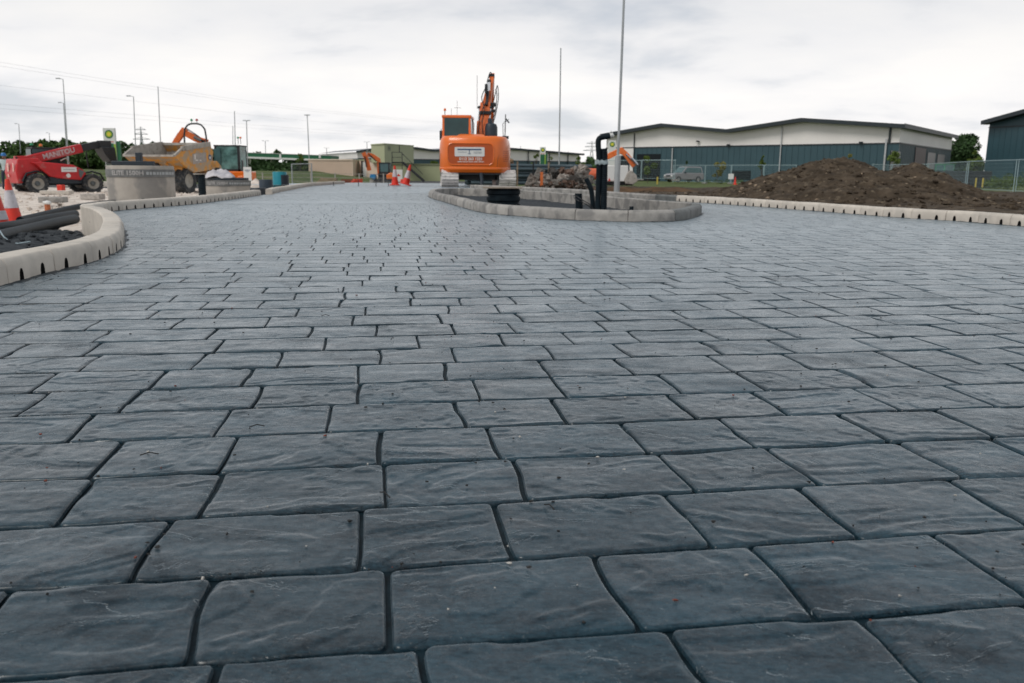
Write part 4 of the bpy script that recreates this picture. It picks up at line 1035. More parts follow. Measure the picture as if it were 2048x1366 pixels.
for sx, xa, xb in ((1, 0.86, 1.17), (-1, -1.19, -1.0)):
    mb = MB(); a_ = Vector((xa, -1.83 if sx > 0 else -1.60, 0)); pts = [(xa, 0.72), (xa+0.02, 1.0), (xa+0.12, 1.30), (xb, 1.38)] if sx > 0 else [(xb, 0.76), (xb, 1.0), (xb-0.06, 1.28), (xa, 1.46)]
    yy = lambda x: -1.855 + max(0, abs(x)-0.82)*0.78 + max(0, abs(x)-1.02)*1.0
    mb.tube([(x, yy(x)-0.004, z) for x, z in pts], 0.009, 5); mb.build('door_seam', BLACK, ex)
    mb = MB()
    for i in range(6):
        z = 0.92+i*0.066; x0_, x1_ = (1.05, 1.22) if sx > 0 else (-1.24, -1.12)
        mb.bar((x0_, yy(x0_)-0.002, z), (x1_, yy(x1_)-0.002, z), 0.03, 0.02)
    mb.build('louvre', ORANGE_P if sx > 0 else BLACK, ex, smooth=0)
cab = glass_box(ex, 'cab', (-0.68, 0.15, 2.16), (1.06, 1.5, 0.80), ORANGE, CABGL, post=0.085, sill=0.05, top=0.10, taper=0.97)
mb = MB(); mb.box((-0.64, -0.1, 1.98), (0.42, 0.15, 0.46), taper=0.75); mb.build('seat', BLACK, cab, bevel=0.04)
mb = MB(); mb.tube([(-0.12, -0.5, 1.85), (-0.10, -0.5, 2.3), (-0.14, -0.45, 2.48)], 0.018, 6); mb.tube([(-0.06, -0.5, 1.85), (-0.05, -0.5, 2.25), (-0.12, -0.45, 2.44)], 0.014, 6); mb.build('grab_rail', BLACK, cab)
beacon(ex, (-1.14, -0.2, 2.73), BEAO, 0.045, 0.09, 0.2)
mb = MB(); mb.tube([(-0.95, 0.3, 2.5), (-0.95, 0.3, 2.86)], 0.006, 4); mb.tube([(-0.74, 0.4, 2.5), (-0.74, 0.4, 3.15)], 0.006, 4); mb.bar((-0.86, 0.4, 2.88), (-0.60, 0.4, 2.88), 0.012); mb.build('aerial', BLACK, ex)
mb = MB(); mb.tube([(-1.22, 0.1, 1.8), (-1.31, 0.05, 1.8), (-1.31, 0.05, 2.1)], 0.014, 6); mb.box((-1.315, 0.02, 1.86), (0.10, 0.05, 0.34)); mb.build('mirror', DARKB, ex, bevel=0.01)
mb = MB(); mb.tube([(1.08, -0.5, 1.74), (1.10, -0.5, 2.6)], 0.02, 6); mb.tube([(1.02, -0.5, 1.80), (1.0, -0.5, 2.25), (1.06, -0.5, 2.33)], 0.012, 5); mb.box((1.17, -0.52, 2.37), (0.05, 0.04, 0.2), Matrix.Rotation(-0.7, 3, 'Y')); mb.bar((1.09, -0.5, 2.32), (1.22, -0.5, 2.43), 0.02); mb.box((1.10, -0.55, 1.78), (0.24, 0.16, 0.10)); mb.build('mirror_stand', BLACK, ex)
# exhaust housing, arm
mb = MB(); n_ = 14
def ell(cx, cy, a, b_): return [(cx+a*math.cos(2*PI*i/16)*(1 if abs(math.cos(2*PI*i/16)) < .8 else .97), cy+b_*math.sin(2*PI*i/16)) for i in range(16)]
loft(mb, [(ell(0.59, -0.7, 0.235, 0.25), 1.76), (ell(0.59, -0.7, 0.235, 0.25), 2.12), (ell(0.58, -0.7, 0.20, 0.2), 2.24), (ell(0.55, -0.7, 0.09, 0.09), 2.28), (ell(0.54, -0.7, 0.075, 0.075), 2.44)])
mb.build('exhaust_housing', DARKB, ex)
boom = MB()
def beam(mb, pts, ws, hs):
    """box girder through points with varying width (x) and height"""
    for i in range(len(pts)-1):
        a, b_ = Vector(pts[i]), Vector(pts[i+1]); d = (b_-a).normalized(); u = Vector((1, 0, 0)).cross(d).normalized()
        A = [a + Vector((sx*ws[i]/2, 0, 0)) + u*sy*hs[i]/2 for sx, sy in ((-1, -1), (1, -1), (1, 1), (-1, 1))]
        B = [b_ + Vector((sx*ws[i+1]/2, 0, 0)) + u*sy*hs[i+1]/2 for sx, sy in ((-1, -1), (1, -1), (1, 1), (-1, 1))]
        mb.add(A+B, [(3, 2, 1, 0), (4, 5, 6, 7), (0, 1, 5, 4), (1, 2, 6, 5), (2, 3, 7, 6), (3, 0, 4, 7)])
beam(boom, [(0.22, 0.2, 1.5), (0.24, 0.7, 2.3), (0.29, 1.0, 3.05)], [0.50, 0.44, 0.38], [0.5, 0.5, 0.42])
bm1 = boom.build('boom', ORANGE_D, ex, bevel=0.02)
q = MB(); beam(q, [(0.31, 1.0, 2.95), (0.40, 1.5, 3.6), (0.49, 1.9, 4.12)], [0.30, 0.24, 0.15], [0.42, 0.34, 0.22]); q.build('upper_boom', ORANGE_D, ex, bevel=0.015)
q = MB(); beam(q, [(0.49, 2.0, 4.20), (0.40, 3.0, 3.6), (0.36, 3.9, 2.0)], [0.16, 0.2, 0.18], [0.26, 0.36, 0.24]); q.build('dipper_arm', ORANGE_D, ex)
for a_, b_, nm in (((0.03, 0.1, 1.75), (0.06, 0.75, 2.92), 'lift_ram'), ((0.40, 0.1, 1.75), (0.50, 0.75, 2.92), 'lift_ram'), ((0.33, 0.7, 3.0), (0.40, 1.45, 3.95), 'arm_ram')):
    a_, b_ = Vector(a_), Vector(b_); m_ = a_.lerp(b_, 0.55); q = MB(); q.cyl(a_, m_, 0.055, n=10); o = q.build(nm, ORANGE_D if nm == 'lift_ram' else BLACK, ex)
    q = MB(); q.cyl(m_, b_, 0.03, n=8); q.build('ram_rod', CHROME, o); q = MB(); q.blob(b_, 0.07, 8, 6); q.build('ram_eye', BLACK, o)
for c_, d_ in (((0.36, 0.95, 3.02), (0.5, 0.16, 0.2)), ((0.30, 0.6, 2.72), (0.44, 0.12, 0.13)), ((0.47, 1.85, 4.18), (0.22, 0.14, 0.16)), ((0.31, 0.9, 3.62), (0.10, 0.12, 0.34)), ((0.62, 0.8, 3.03), (0.12, 0.1, 0.16)), ((0.6, 0.75, 2.8), (0.16, 0.1, 0.12))):
    q = MB(); q.box(c_, d_); q.build('pin_bracket', BLACK, ex, bevel=0.02)
q = MB(); q.box((0.39, 1.05, 3.72), (0.14, 0.06, 0.30)); q.build('guard_plate', CHROME, ex)
q = MB()
for pts in ([(0.55, 0.2, 2.1), (0.70, 0.5, 2.7), (0.78, 0.8, 3.3), (0.73, 1.0, 3.75), (0.66, 1.1, 3.5), (0.56, 1.0, 3.05)], [(0.50, 0.2, 2.1), (0.68, 0.5, 2.8), (0.72, 0.8, 3.4), (0.66, 1.0, 3.6)], [(0.14, 0.0, 1.7), (0.06, 0.3, 2.2), (0.16, 0.5, 2.75), (0.33, 0.8, 3.2), (0.28, 1.0, 3.6), (0.36, 1.3, 4.0)], [(0.28, -0.1, 1.7), (0.2, 0.3, 2.3), (0.26, 0.5, 2.9), (0.14, 0.9, 3.3), (0.30, 1.2, 3.75)], [(0.3, 1.2, 3.7), (0.33, 1.5, 4.0), (0.42, 1.8, 4.32), (0.52, 1.9, 4.15)]):
    q.tube(smooth_path(pts, 0.12), 0.018, 6)
q.build('hydraulic_hose', HOSE, ex)
q = MB(); q.tube([(-0.03, 0.9, 2.9), (-0.03, 0.9, 4.1)], 0.008, 5); q.build('aerial', BLACK, ex)
# undercarriage, turned a little against the house
ucy = R(7.0)
for x0 in (-1.02, 1.02):
    t = track(ex, 0, 0.60, 3.5, 0.60, 36)
    t.rotation_euler = (0, 0, ucy); t.location = (math.cos(ucy)*x0, math.sin(ucy)*x0, 0)
q = MB(); q.box((0, 0, 0.42), (1.5, 1.9, 0.34)); q.cyl((0, 0, 0.4), (0, 0, 0.62), 0.55, n=20); q.box((0, -0.6, 0.52), (2.0, 1.6, 0.10)); q.build('undercarriage', BLACK, ex)
q = MB(); q.tube([(0.30, -1.9, 0.5), (0.33, -1.95, 0.25), (0.32, -2.0, 0.03)], [0.07, 0.06, 0.08], 8); q.build('hanging_hose', DARKB, ex)
# ================================================================== RED TELEHANDLER
TD, TS = 42.5, 40.0
te = thing('telehandler', 'red telehandler with long raised boom working on the pale ground at far left', 'telehandler', (P(126, 340, TD).x, TD, GZ), R(45))
c18, s18 = math.cos(R(18)), math.sin(R(18))
def T(px, py, ly=0.0): return Vector((((px-126)/40.8 + 0.341*ly)/1.073, ly, (384.5-py)/TS))
def Tpoly(mb, pts, y0, y1):
    y = y0; mb.prism([(T(px, py, y).x, T(px, py, y).z) for px, py in pts], y0, y1, 'y')
q = MB(); Tpoly(q, [(68, 327), (87, 325.5), (147, 330.5), (167, 340), (172, 347.5), (160.5, 359.5), (124.5, 357), (99.6, 353), (87, 342), (77, 332)], -1.12, -0.45); q.build('engine_cover', RED, te, bevel=0.05, seg=3)
q = MB(); q.box((-0.30, 0, 0.58), (3.4, 0.9, 0.42)); q.box((-0.2, -0.75, 0.62), (1.7, 0.5, 0.34)); q.build('chassis', DARKB, te, bevel=0.03)
q = MB(); q.prism([(-2.25, 0.45), (-2.32, 1.0), (-2.2, 1.60), (-1.3, 1.64), (-0.95, 1.2), (-1.4, 0.95), (-1.9, 0.8), (-2.05, 0.5)], -0.85, 0.95, 'y'); q.build('rear_body', RED, te, bevel=0.05)
for c_, d_ in (((-2.33, 0.3, 1.2), (0.03, 0.25, 0.4)), ((-2.33, 0.3, 0.82), (0.03, 0.18, 0.14)), ((-2.33, -0.55, 1.2), (0.03, 0.16, 0.4))):
    q = MB(); q.box(c_, d_); q.build('rear_light', mat('lamp_pink', (0.75, 0.42, 0.36), 0.35), te, smooth=0, bevel=0.02)
for lx in (-1.50, 0.98):
    for ly in (-0.98, 0.98): wheel(te, (lx, ly, 0.46), 0.47, 0.40, 0.27, lugs=18)
for lx in (-1.50, 0.98):
    q = MB(); q.tube([(lx-0.62, -0.98, 0.55), (lx-0.42, -0.98, 0.93), (lx, -0.98, 1.04), (lx+0.40, -0.98, 0.93), (lx+0.58, -0.98, 0.60)], 0.05, 6); q.build('mudguard', BLACK, te)
cabt = glass_box(te, 'cab', (-0.55, 0.55, 1.62), (1.55, 0.9, 1.1), BLACK, CABGL, post=0.07, sill=0.25, top=0.09, taper=0.9)
a_, b_ = T(45, 326, -0.2), T(166, 298, -0.2)
q = MB(); q.bar(a_, b_, 0.42, 0.42); q.prism([(T(38, 318, -.4).x, 1.35), (T(38, 318, -.4).x, 1.72), (T(62, 320, -.4).x, 1.75), (T(78, 322, -.4).x, 1.5), (T(62, 332, -.4).x, 1.05)], -0.40, 0.0, 'y'); bo = q.build('boom', RED, te, bevel=0.03)
dd = (b_-a_).normalized(); c2_ = T(192, 288, -0.2); c2_ = b_ + dd*0.75
q = MB(); q.bar(b_-dd*0.1, c2_, 0.34, 0.34); q.build('inner_boom', BLACK, te, bevel=0.02)
ang = math.atan2(dd.z, dd.x)
q = MB(); mid = a_.lerp(b_, 0.60); pn = dd.cross(Vector((0, 1, 0)))
q.bar(a_.lerp(b_, 0.40) + Vector((0, -0.214, 0)), a_.lerp(b_, 0.81) + Vector((0, -0.214, 0)), 0.006, 0.34); q.build('boom_panel', mat('washed_red', (0.42, 0.10, 0.10), 0.5, var=0.1), te, smooth=0)
text('boom_lettering', 'MANITOU', 0.33, mat('letter_grey', (0.52, 0.44, 0.44), 0.5), te, a_.lerp(b_, 0.605) + Vector((0, -0.222, 0)), (PI/2, -ang, 0), bold=0.008)
q = MB()      # carriage and forks
h0 = T(205, 291, -0.2); q.box(h0+Vector((0.22, 0, 0.02)), (0.56, 0.5, 0.40)); q.prism([(h0.x-0.1, h0.z-0.1), (h0.x+0.55, h0.z-0.1), (h0.x+0.62, h0.z-0.85), (h0.x+0.3, h0.z-0.8), (h0.x+0.05, h0.z-0.45)], -0.75, 0.35, 'y'); q.bar(c2_-dd*0.1, h0+Vector((0.1, 0, 0)), 0.3, 0.36)
q.box(h0+Vector((0.52, 0, -0.9)), (0.16, 1.2, 0.12)); q.build('fork_carriage', BLACK, te, bevel=0.03)
q = MB(); q.box(h0+Vector((0.52, -0.1, -1.3)), (0.12, 0.14, 0.8)); q.build('hanging_attachment', DUST, te)
for ps, r_h in (([T(38, 317, -0.45), T(50, 333, -0.5), T(62, 345, -0.5)], 0.05), ([T(95, 327, -0.3), T(78, 340, -0.4)], 0.035), ([T(176, 305, -0.2), T(178, 335, -0.2)], 0.04)):
    q = MB(); q.tube(ps, r_h, 6); q.build('hose', HOSE, te)
q = MB(); q.tube([T(123, 323, -0.6), T(134, 318, -0.6), T(140, 328, -0.6)], 0.03, 6); q.build('mirror_arm', DUST, te)
pA, pB = T(123, 335, -1.13), T(153, 344, -1.13); q = MB(); q.box((pA+pB)/2, (pB.x-pA.x, 0.02, abs(pB.z-pA.z))); q.build('name_plate', SIGNW, te, bevel=0.0)
q = MB(); q.box((pA+pB)/2+Vector((0, -0.012, 0)), ((pB.x-pA.x)*0.75, 0.004, 0.03)); q.build('small_print', SIGNG, te, smooth=0)
q = MB(); q.lathe([(0.001, -1.135), (0.10, -1.135), (0.10, -1.11)], (T(136, 351, -1.13).x, 0, T(136, 351).z), 14, 'y'); q.build('round_badge', SIGNW, te)
q = MB(); q.prism([(T(157, 338, -1.13).x, T(157, 338).z), (T(168, 343, -1.13).x, T(168, 343).z), (T(160, 356, -1.13).x, T(160, 356).z), (T(157, 350, -1.13).x, T(157, 350).z)], -1.14, -1.10, 'y'); q.build('grille', RIMD, te)
beacon(te, (-1.15, 0.5, 2.26), BEAG, 0.08, 0.10, 0.15); beacon(te, (-0.75, 0.5, 2.22), BEAO, 0.08, 0.12, 0.12)
# ================================================================== YELLOW SITE DUMPER
da = R(-102); f2 = Vector((math.cos(da), math.sin(da), 0)); DD = 43.3
du = thing('dumper', 'yellow site dumper with dusty grey skip and black roll bar parked behind the concrete ring', 'dumper', (P(355, 340, DD).x, DD, GZ), da)
for lx, ly in ((0.95, 1.0), (0.95, -1.0), (-1.75, 1.0), (-1.75, -1.0)): wheel(du, (lx, ly, 0.63), 0.64, 0.52, 0.34, lugs=14)
side = [(2.25, 1.78), (1.6, 2.12), (-0.85, 2.42), (-1.15, 2.05), (-0.75, 1.15), (0.65, 1.02), (1.5, 1.35)]
q = MB()      # skip: two sides, floor pieces, back; real thickness
for sy in (-1, 1): q.prism(side, sy*1.32-0.03, sy*1.32+0.03, 'y')
for (a, b_) in ((side[6], side[0]), (side[5], side[6]), (side[4], side[5]), (side[3], side[4]), (side[2], side[3])): q.bar((a[0], 0, a[1]), (b_[0], 0, b_[1]), 2.62, 0.05, up=(0, 0.0, 1)) if False else q.add([(a[0], -1.3, a[1]), (b_[0], -1.3, b_[1]), (b_[0], 1.3, b_[1]), (a[0], 1.3, a[1]), (a[0], -1.3, a[1]+0.05), (b_[0], -1.3, b_[1]+0.05), (b_[0], 1.3, b_[1]+0.05), (a[0], 1.3, a[1]+0.05)], [(0, 1, 2, 3), (7, 6, 5, 4), (0, 4, 5, 1), (2, 6, 7, 3), (0, 3, 7, 4), (1, 5, 6, 2)])
q.build('skip', YELLOW, du, bevel=0.01)
q = MB()      # dusty lining and rim
ins = [(x, z+0.06) for x, z in side]
for (a, b_) in ((ins[6], ins[0]), (ins[5], ins[6]), (ins[4], ins[5]), (ins[3], ins[4]), (ins[2], ins[3])): q.quad((a[0], -1.27, a[1]), (b_[0], -1.27, b_[1]), (b_[0], 1.27, b_[1]), (a[0], 1.27, a[1]))
for sy in (-1, 1):
    q.prism([(x*0.99+0.0, z+0.02) for x, z in side], sy*1.275-0.008, sy*1.275+0.008, 'y')
    q.bar((2.25, sy*1.34, 1.80), (1.6, sy*1.34, 2.14), 0.10, 0.09); q.bar((1.6, sy*1.34, 2.14), (-0.85, sy*1.34, 2.44), 0.12, 0.22)
q.bar((-0.85, -1.34, 2.44), (-0.85, 1.34, 2.44), 0.10, 0.12); q.bar((2.27, -1.34, 1.80), (2.27, 1.34, 1.80), 0.10, 0.10)
q.prism([(2.2, 1.86), (1.2, 1.45), (0.3, 1.2), (-0.8, 1.35), (-0.7, 1.6), (0.4, 1.5), (1.4, 1.7)], -1.2, 1.2, 'y')
q.build('skip_rim', DUST, du)
q = MB(); q.prism([(-0.45, 1.55), (-0.45, 2.02), (0.75, 1.92), (0.75, 1.42)], 1.352, 1.362, 'y'); pnl = q.build('side_panel', mat('faded_panel', (0.34, 0.30, 0.27), 0.6, var=0.15, scale=6), du, smooth=0)
q = MB(); q.box((0.55, 1.366, 1.78), (0.10, 0.006, 0.24)); q.box((0.42, 1.366, 1.62), (0.22, 0.006, 0.05)); q.box((0.10, 1.366, 1.62), (0.14, 0.006, 0.05)); q.build('faded_lettering', LETW, pnl, smooth=0)
q = MB(); q.lathe([(0.001, 1.358), (0.14, 1.358), (0.14, 1.34)], (-0.78, 0, 1.78), 16, 'y'); q.build('round_badge', SIGNB, du)
q = MB(); q.lathe([(0.001, 1.366), (0.07, 1.366), (0.07, 1.355)], (-0.78, 0, 1.76), 12, 'y'); q.build('badge_centre', SIGNW, du)
q = MB()
for x in (0.2, 1.25): q.bar((x, -1.1, 1.1 if x < 1 else 1.2), (x, 1.1, 1.1 if x < 1 else 1.2), 0.1, 0.14)
for sy in (-0.6, 0.6): q.bar((1.9, sy, 1.52), (0.6, sy, 0.98), 0.09, 0.16)
q.build('skip_rib', YELLOW, du)
q = MB(); q.box((0.4, 0, 0.82), (1.7, 0.8, 0.36)); q.box((-1.6, 0, 0.85), (1.9, 0.85, 0.4)); q.cyl((0.95, -1, 0.63), (0.95, 1, 0.63), 0.12); q.cyl((-1.75, -1, 0.63), (-1.75, 1, 0.63), 0.12); q.cyl((1.3, 0, 0.9), (1.75, 0, 1.45), 0.12); q.build('chassis', DARKB, du, bevel=0.02)
q = MB(); q.prism([(-2.7, 0.95), (-2.7, 1.35), (-2.3, 1.62), (-1.5, 1.62), (-1.2, 1.25), (-1.2, 0.95)], -0.85, 0.85, 'y'); q.box((-1.35, 0, 1.22), (0.5, 2.3, 0.12)); q.build('engine_cover', YELLOW, du, bevel=0.04)
q = MB(); q.tube(smooth_path([(-1.75, -0.62, 1.2), (-1.75, -0.62, 2.9), (-1.75, -0.5, 3.3), (-1.75, -0.25, 3.47), (-1.75, 0.25, 3.47), (-1.75, 0.5, 3.3), (-1.75, 0.62, 2.9), (-1.75, 0.62, 1.2)], 0.15), 0.045, 8); q.build('roll_bar', BLACK, du)
q = MB(); q.box((-1.35, 0, 1.75), (0.5, 0.5, 0.14)); q.box((-1.6, 0, 2.0), (0.12, 0.5, 0.5)); q.build('seat', BLACK, du, bevel=0.04)
beacon(du, (-1.75, -0.15, 3.62), BEAG, 0.06, 0.11, 0.12); beacon(du, (-1.75, 0.15, 3.62), BEAR, 0.06, 0.11, 0.12)
# ================================================================== EXCAVATOR WITH BLACK CAB
XD = 48.0; xs_ = F/XD/math.cos(PITCH)**2*1.0
x2 = thing('excavator', 'orange excavator with black glazed cab and bent arm behind the dumper', 'excavator', (P(445, 340, XD).x, XD, GZ), 0)
def X2(px, py, ly=0.0):
    v = P(px, py, XD+ly); return Vector((v.x-x2.location.x, ly, v.z-GZ))
q = MB(); 
c2 = glass_box(x2, 'cab', ((X2(429, 0).x+X2(484, 0).x)/2-0.32, 0.0, (X2(0, 345).z+X2(0, 287).z)/2), (X2(484, 0).x-X2(429, 0).x-0.1, 1.3, X2(0, 287).z-X2(0, 345).z), BLACK, mat('green_cab_glass', (0.10, 0.20, 0.19), 0.12, var=0.6, scale=1.6, spec=0.35), post=0.13, sill=0.28, top=0.07)
q = MB(); q.box((X2(437, 0).x-0.32, -0.665, X2(0, 311).z), (X2(443, 0).x-X2(430.5, 0).x, 0.02, 0.9)); q.build('side_window', CABGL2, c2, smooth=0)
q = MB(); q.box((X2(463, 0).x, -0.2, X2(0, 325).z), (0.4, 0.3, 0.5)); q.build('seat', BLACK, c2, bevel=0.05)
beacon(x2, tuple(X2(481, 277)), BEAO, 0.06, 0.1, 0.3); beacon(x2, tuple(X2(476, 277)), BEAG, 0.06, 0.1, 0.3)
q = MB(); q.box((0.35, 0.3, 0.85), (2.2, 2.2, 0.5)); q.box((X2(474, 0).x, -0.72, X2(0, 354).z), (0.5, 0.2, 0.36)); q.build('body', ORANGE, x2, bevel=0.06)
for y in (-0.75, 0.95):
    q = MB(); q.prism([(-1.1, 0.28), (-0.95, 0.52), (1.3, 0.52), (1.5, 0.28), (1.3, 0.05), (-0.95, 0.05)], y-0.2, y+0.2, 'y'); q.build('track', RUBBER, x2, bevel=0.05)
def bm2(pts, w, h):
    q = MB()
    for i in range(len(pts)-1): q.bar(pts[i], pts[i+1], w, h)
    return q
bm2([X2(421, 338, -0.1), X2(415, 300, -0.1), X2(413, 284, -0.1)], 0.3, 0.34).build('boom_base', ORANGE_D, x2, bevel=0.02)
bm2([X2(415, 285, -0.1), X2(395, 279, -0.1), X2(371, 266, -0.1), X2(367, 258, -0.1)], 0.26, 0.32).build('boom', ORANGE_D, x2, bevel=0.02)
bm2([X2(370, 258, -0.1), X2(352, 284, -0.1), X2(344, 302, -0.1)], 0.24, 0.30).build('dipper_arm', ORANGE_D, x2, bevel=0.02)
q = MB(); q.cyl(X2(388, 274, -0.3), X2(402, 281, -0.3), 0.08, n=8); q.build('arm_ram', RIMD, x2); q = MB(); q.cyl(X2(374, 257, -0.3), X2(388, 266, -0.3), 0.03, n=6); q.cyl(X2(346, 285, -0.1), X2(356, 266, -0.1), 0.03, n=6); q.build('ram_rod', CHROME, x2)
q = MB(); q.tube(smooth_path([X2(374, 258, -0.2), X2(390, 268, -0.2), X2(407, 282, -0.2), X2(412, 300, -0.2)], 0.3), 0.035, 6); q.tube([X2(407, 280, -0.2), X2(407, 306, -0.2)], 0.11, 8); q.build('hydraulic_hose', HOSE, x2)
# ================================================================== SMALL EXCAVATOR WITH BLUE BUCKET
MD = 70.0
m3_ = thing('mini_excavator', 'small orange excavator reaching left with a blue bucket before the stacked cabins', 'excavator', (P(770, 340, MD).x, MD, GZ), 0)
def M3(px, py, ly=0.0):
    v = P(px, py, MD+ly); return Vector((v.x-m3_.location.x, ly, v.z-GZ))
a_, b_ = M3(760, 350), M3(781, 325); cm = glass_box(m3_, 'cab', ((a_.x+b_.x)/2, 0, (a_.z+b_.z)/2), (b_.x-a_.x, 1.1, b_.z-a_.z), BLACK, CABGL2, post=0.12, sill=0.25, top=0.08)
q = MB(); q.prism([(M3(768, 0).x, M3(0, 352).z), (M3(768, 0).x, M3(0, 343).z), (M3(776, 0).x, M3(0, 339).z), (M3(786, 0).x, M3(0, 341).z), (M3(787, 0).x, M3(0, 352).z)], -0.65, 0.6, 'y'); q.build('body', ORANGE, m3_, bevel=0.04)
q = MB(); q.box((0.1, 0, 0.75), (1.2, 1.0, 0.5)); q.build('turntable', BLACK, m3_)
for y in (-0.7, 0.6):
    q = MB(); q.prism([(-0.9, 0.28), (-0.75, 0.52), (0.9, 0.52), (1.05, 0.28), (0.9, 0.05), (-0.75, 0.05)], y-0.18, y+0.18, 'y'); q.build('track', RUBBER, m3_, bevel=0.05)
def bars(fn, pts, w, h):
    q = MB()
    for i in range(len(pts)-1): q.bar(fn(*pts[i]), fn(*pts[i+1]), w, h)
    return q
bars(M3, [(759, 350), (758, 323), (755, 317)], 0.26, 0.3).build('boom_base', ORANGE_D, m3_)
bars(M3, [(759, 321), (745, 311), (735, 309)], 0.22, 0.30).build('boom', ORANGE_D, m3_); bars(M3, [(727, 305), (733, 318), (739, 341)], 0.2, 0.32).build('dipper_arm', ORANGE_D, m3_)
q = MB(); q.cyl(M3(737, 308, -.2), M3(752, 322, -.2), 0.05, n=6); q.cyl(M3(729, 312, -.2), M3(733, 334, -.2), 0.05, n=6); q.build('arm_ram', BLACK, m3_)
q = MB(); q.prism([(M3(732, 0).x, M3(0, 349).z), (M3(734, 0).x, M3(0, 342).z), (M3(743, 0).x, M3(0, 342).z), (M3(745, 0).x, M3(0, 349).z), (M3(742, 0).x, M3(0, 353).z)], -0.4, 0.4, 'y'); q.build('bucket', mat('bucket_blue', (0.02, 0.20, 0.42), 0.5, var=0.1), m3_, bevel=0.03)
q = MB(); q.prism([(M3(731.5, 0).x, M3(0, 353).z), (M3(745, 0).x, M3(0, 351).z), (M3(745, 0).x, M3(0, 362).z), (M3(732, 0).x, M3(0, 364).z)], -0.3, 0.3, 'y'); q.build('bucket_lip', RIMG, m3_)
# ================================================================== ORANGE MACHINE BEHIND THE LAMP COLUMN
ND = 60.0
n4 = thing('excavator', 'orange excavator arm with grey grab bending down behind the tall lamp column', 'excavator', (P(1232, 340, ND).x, ND, GZ), 0)
def N4(px, py, ly=0.0):
    v = P(px, py, ND+ly); return Vector((v.x-n4.location.x, ly, v.z-GZ))
bars(N4, [(1214, 314), (1226, 308), (1244, 300)], 0.35, 0.38).build('boom', ORANGE, n4, bevel=0.03); bars(N4, [(1239, 298), (1252, 309), (1269, 332)], 0.32, 0.36).build('dipper_arm', ORANGE, n4, bevel=0.03)
q = MB(); q.cyl(N4(1252, 308, -.3), N4(1266, 322, -.3), 0.06, n=6); q.cyl(N4(1263, 316, -.3), N4(1275, 330, -.3), 0.10, n=6); q.build('bucket_ram', CHROME, n4)
q = MB(); q.prism([(N4(1258, 0).x, N4(0, 350).z), (N4(1264, 0).x, N4(0, 336).z), (N4(1272, 0).x, N4(0, 330).z), (N4(1284, 0).x, N4(0, 340).z), (N4(1287, 0).x, N4(0, 352).z), (N4(1277, 0).x, N4(0, 359).z), (N4(1262, 0).x, N4(0, 358).z)], -0.45, 0.45, 'y'); q.build('grab', DUST, n4, bevel=0.05)
q = MB(); q.box((N4(1238, 0).x, 0.2, N4(0, 337).z), (1.9, 1.2, 1.1)); q.build('body', SIGNW, n4, bevel=0.05)
q = MB()
for px in (1220, 1228, 1240, 1246): q.prism([(N4(px-2.5, 0).x, N4(0, 352).z), (N4(px+2.5, 0).x, N4(0, 352).z), (N4(px, 0).x, N4(0, 346).z)], -0.45, -0.41, 'y')
q.build('warning_triangle', CONEO, n4, smooth=0)
q = MB(); q.box((N4(1240, 0).x, 0.4, N4(0, 356).z), (2.6, 1.2, 0.35)); q.build('track', RUBBER, n4, bevel=0.08)
# ================================================================== CONCRETE RINGS AND CHAMBERS
def ring(name, label, px0, px1, D, topy, mt, band=None, wall=0.12, ribs=0, cat='manhole ring', n=40, zb=GZ-0.05):
    a, b_ = P(px0, topy, D), P(px1, topy, D); r = (b_.x-a.x)/2*0.995; c = Vector(((a.x+b_.x)/2, D, zb))
    zt = P((px0+px1)/2, topy, D-r).z
    t = thing(name, label, cat, c); h = zt-zb
    mb = MB()
    if ribs:
        prof = [(r*0.9, 0)]
        for i in range(ribs):
            z0 = h*i/ribs; dz = h/ribs; prof += [(r*0.93, z0+dz*0.05), (r, z0+dz*0.2), (r, z0+dz*0.7), (r*0.93, z0+dz*0.85)]
        prof += [(r*0.88, h), (r*0.86, h*0.5), (r*0.86, 0)]
    else: prof = [(r, 0), (r, h-0.03), (r-0.015, h), (r-wall+0.02, h), (r-wall, h-0.02), (r-wall, 0)]
    mb.lathe(prof, (0, 0, 0), n); mb.build('ring_wall', mt, t, smooth=40)
    return t, r, h, c
STAINC = mat('stained_ring_concrete', (0.34, 0.31, 0.275), 0.8, var=0.10, scale=3, bump=0.3, bscale=60, stain=((0.13, 0.13, 0.13), 1.3, 0.52, 0.6))
PRINTW = mat('band_print', (0.38, 0.37, 0.365), 0.6, var=0.15, scale=20); BANDG = mat('band_grey', (0.13, 0.135, 0.135), 0.6, var=0.25, scale=6)
def band_text(t, r, zc, h, body, size, a0, small='', bandmat=BANDG):
    mb = MB(); n = 40; mb.lathe([(r+0.001, zc-h/2), (r+0.012, zc-h/2), (r+0.012, zc+h/2), (r+0.001, zc+h/2)], (0, 0, 0), n); bnd = mb.build('label_band', bandmat, t, smooth=40)
    o = text('band_lettering', body, size, PRINTW, bnd, (0, 0, 0), (0, 0, 0), bold=0.003, depth=0.003, align='LEFT')
    me = o.data
    w = 0
    for v in me.vertices:
        a = a0 + v.co.x/(r+0.015); w = max(w, a); v.co = Vector(((r+0.0135+v.co.z)*math.sin(a), -(r+0.0135+v.co.z)*math.cos(a), zc+v.co.y))
    if small:
        mb = MB(); a = w+0.08; rr = random.Random(4)
        while a < 1.6:
            l = rr.uniform(0.03, 0.09); mb.bar(((r+0.014)*math.sin(a), -(r+0.014)*math.cos(a), zc), ((r+0.014)*math.sin(a+l/r*1.2), -(r+0.014)*math.cos(a+l/r*1.2), zc), 0.004, size*0.45); a += l/r*1.2+0.03
        mb.build('small_print', SIGNG, bnd, smooth=0)
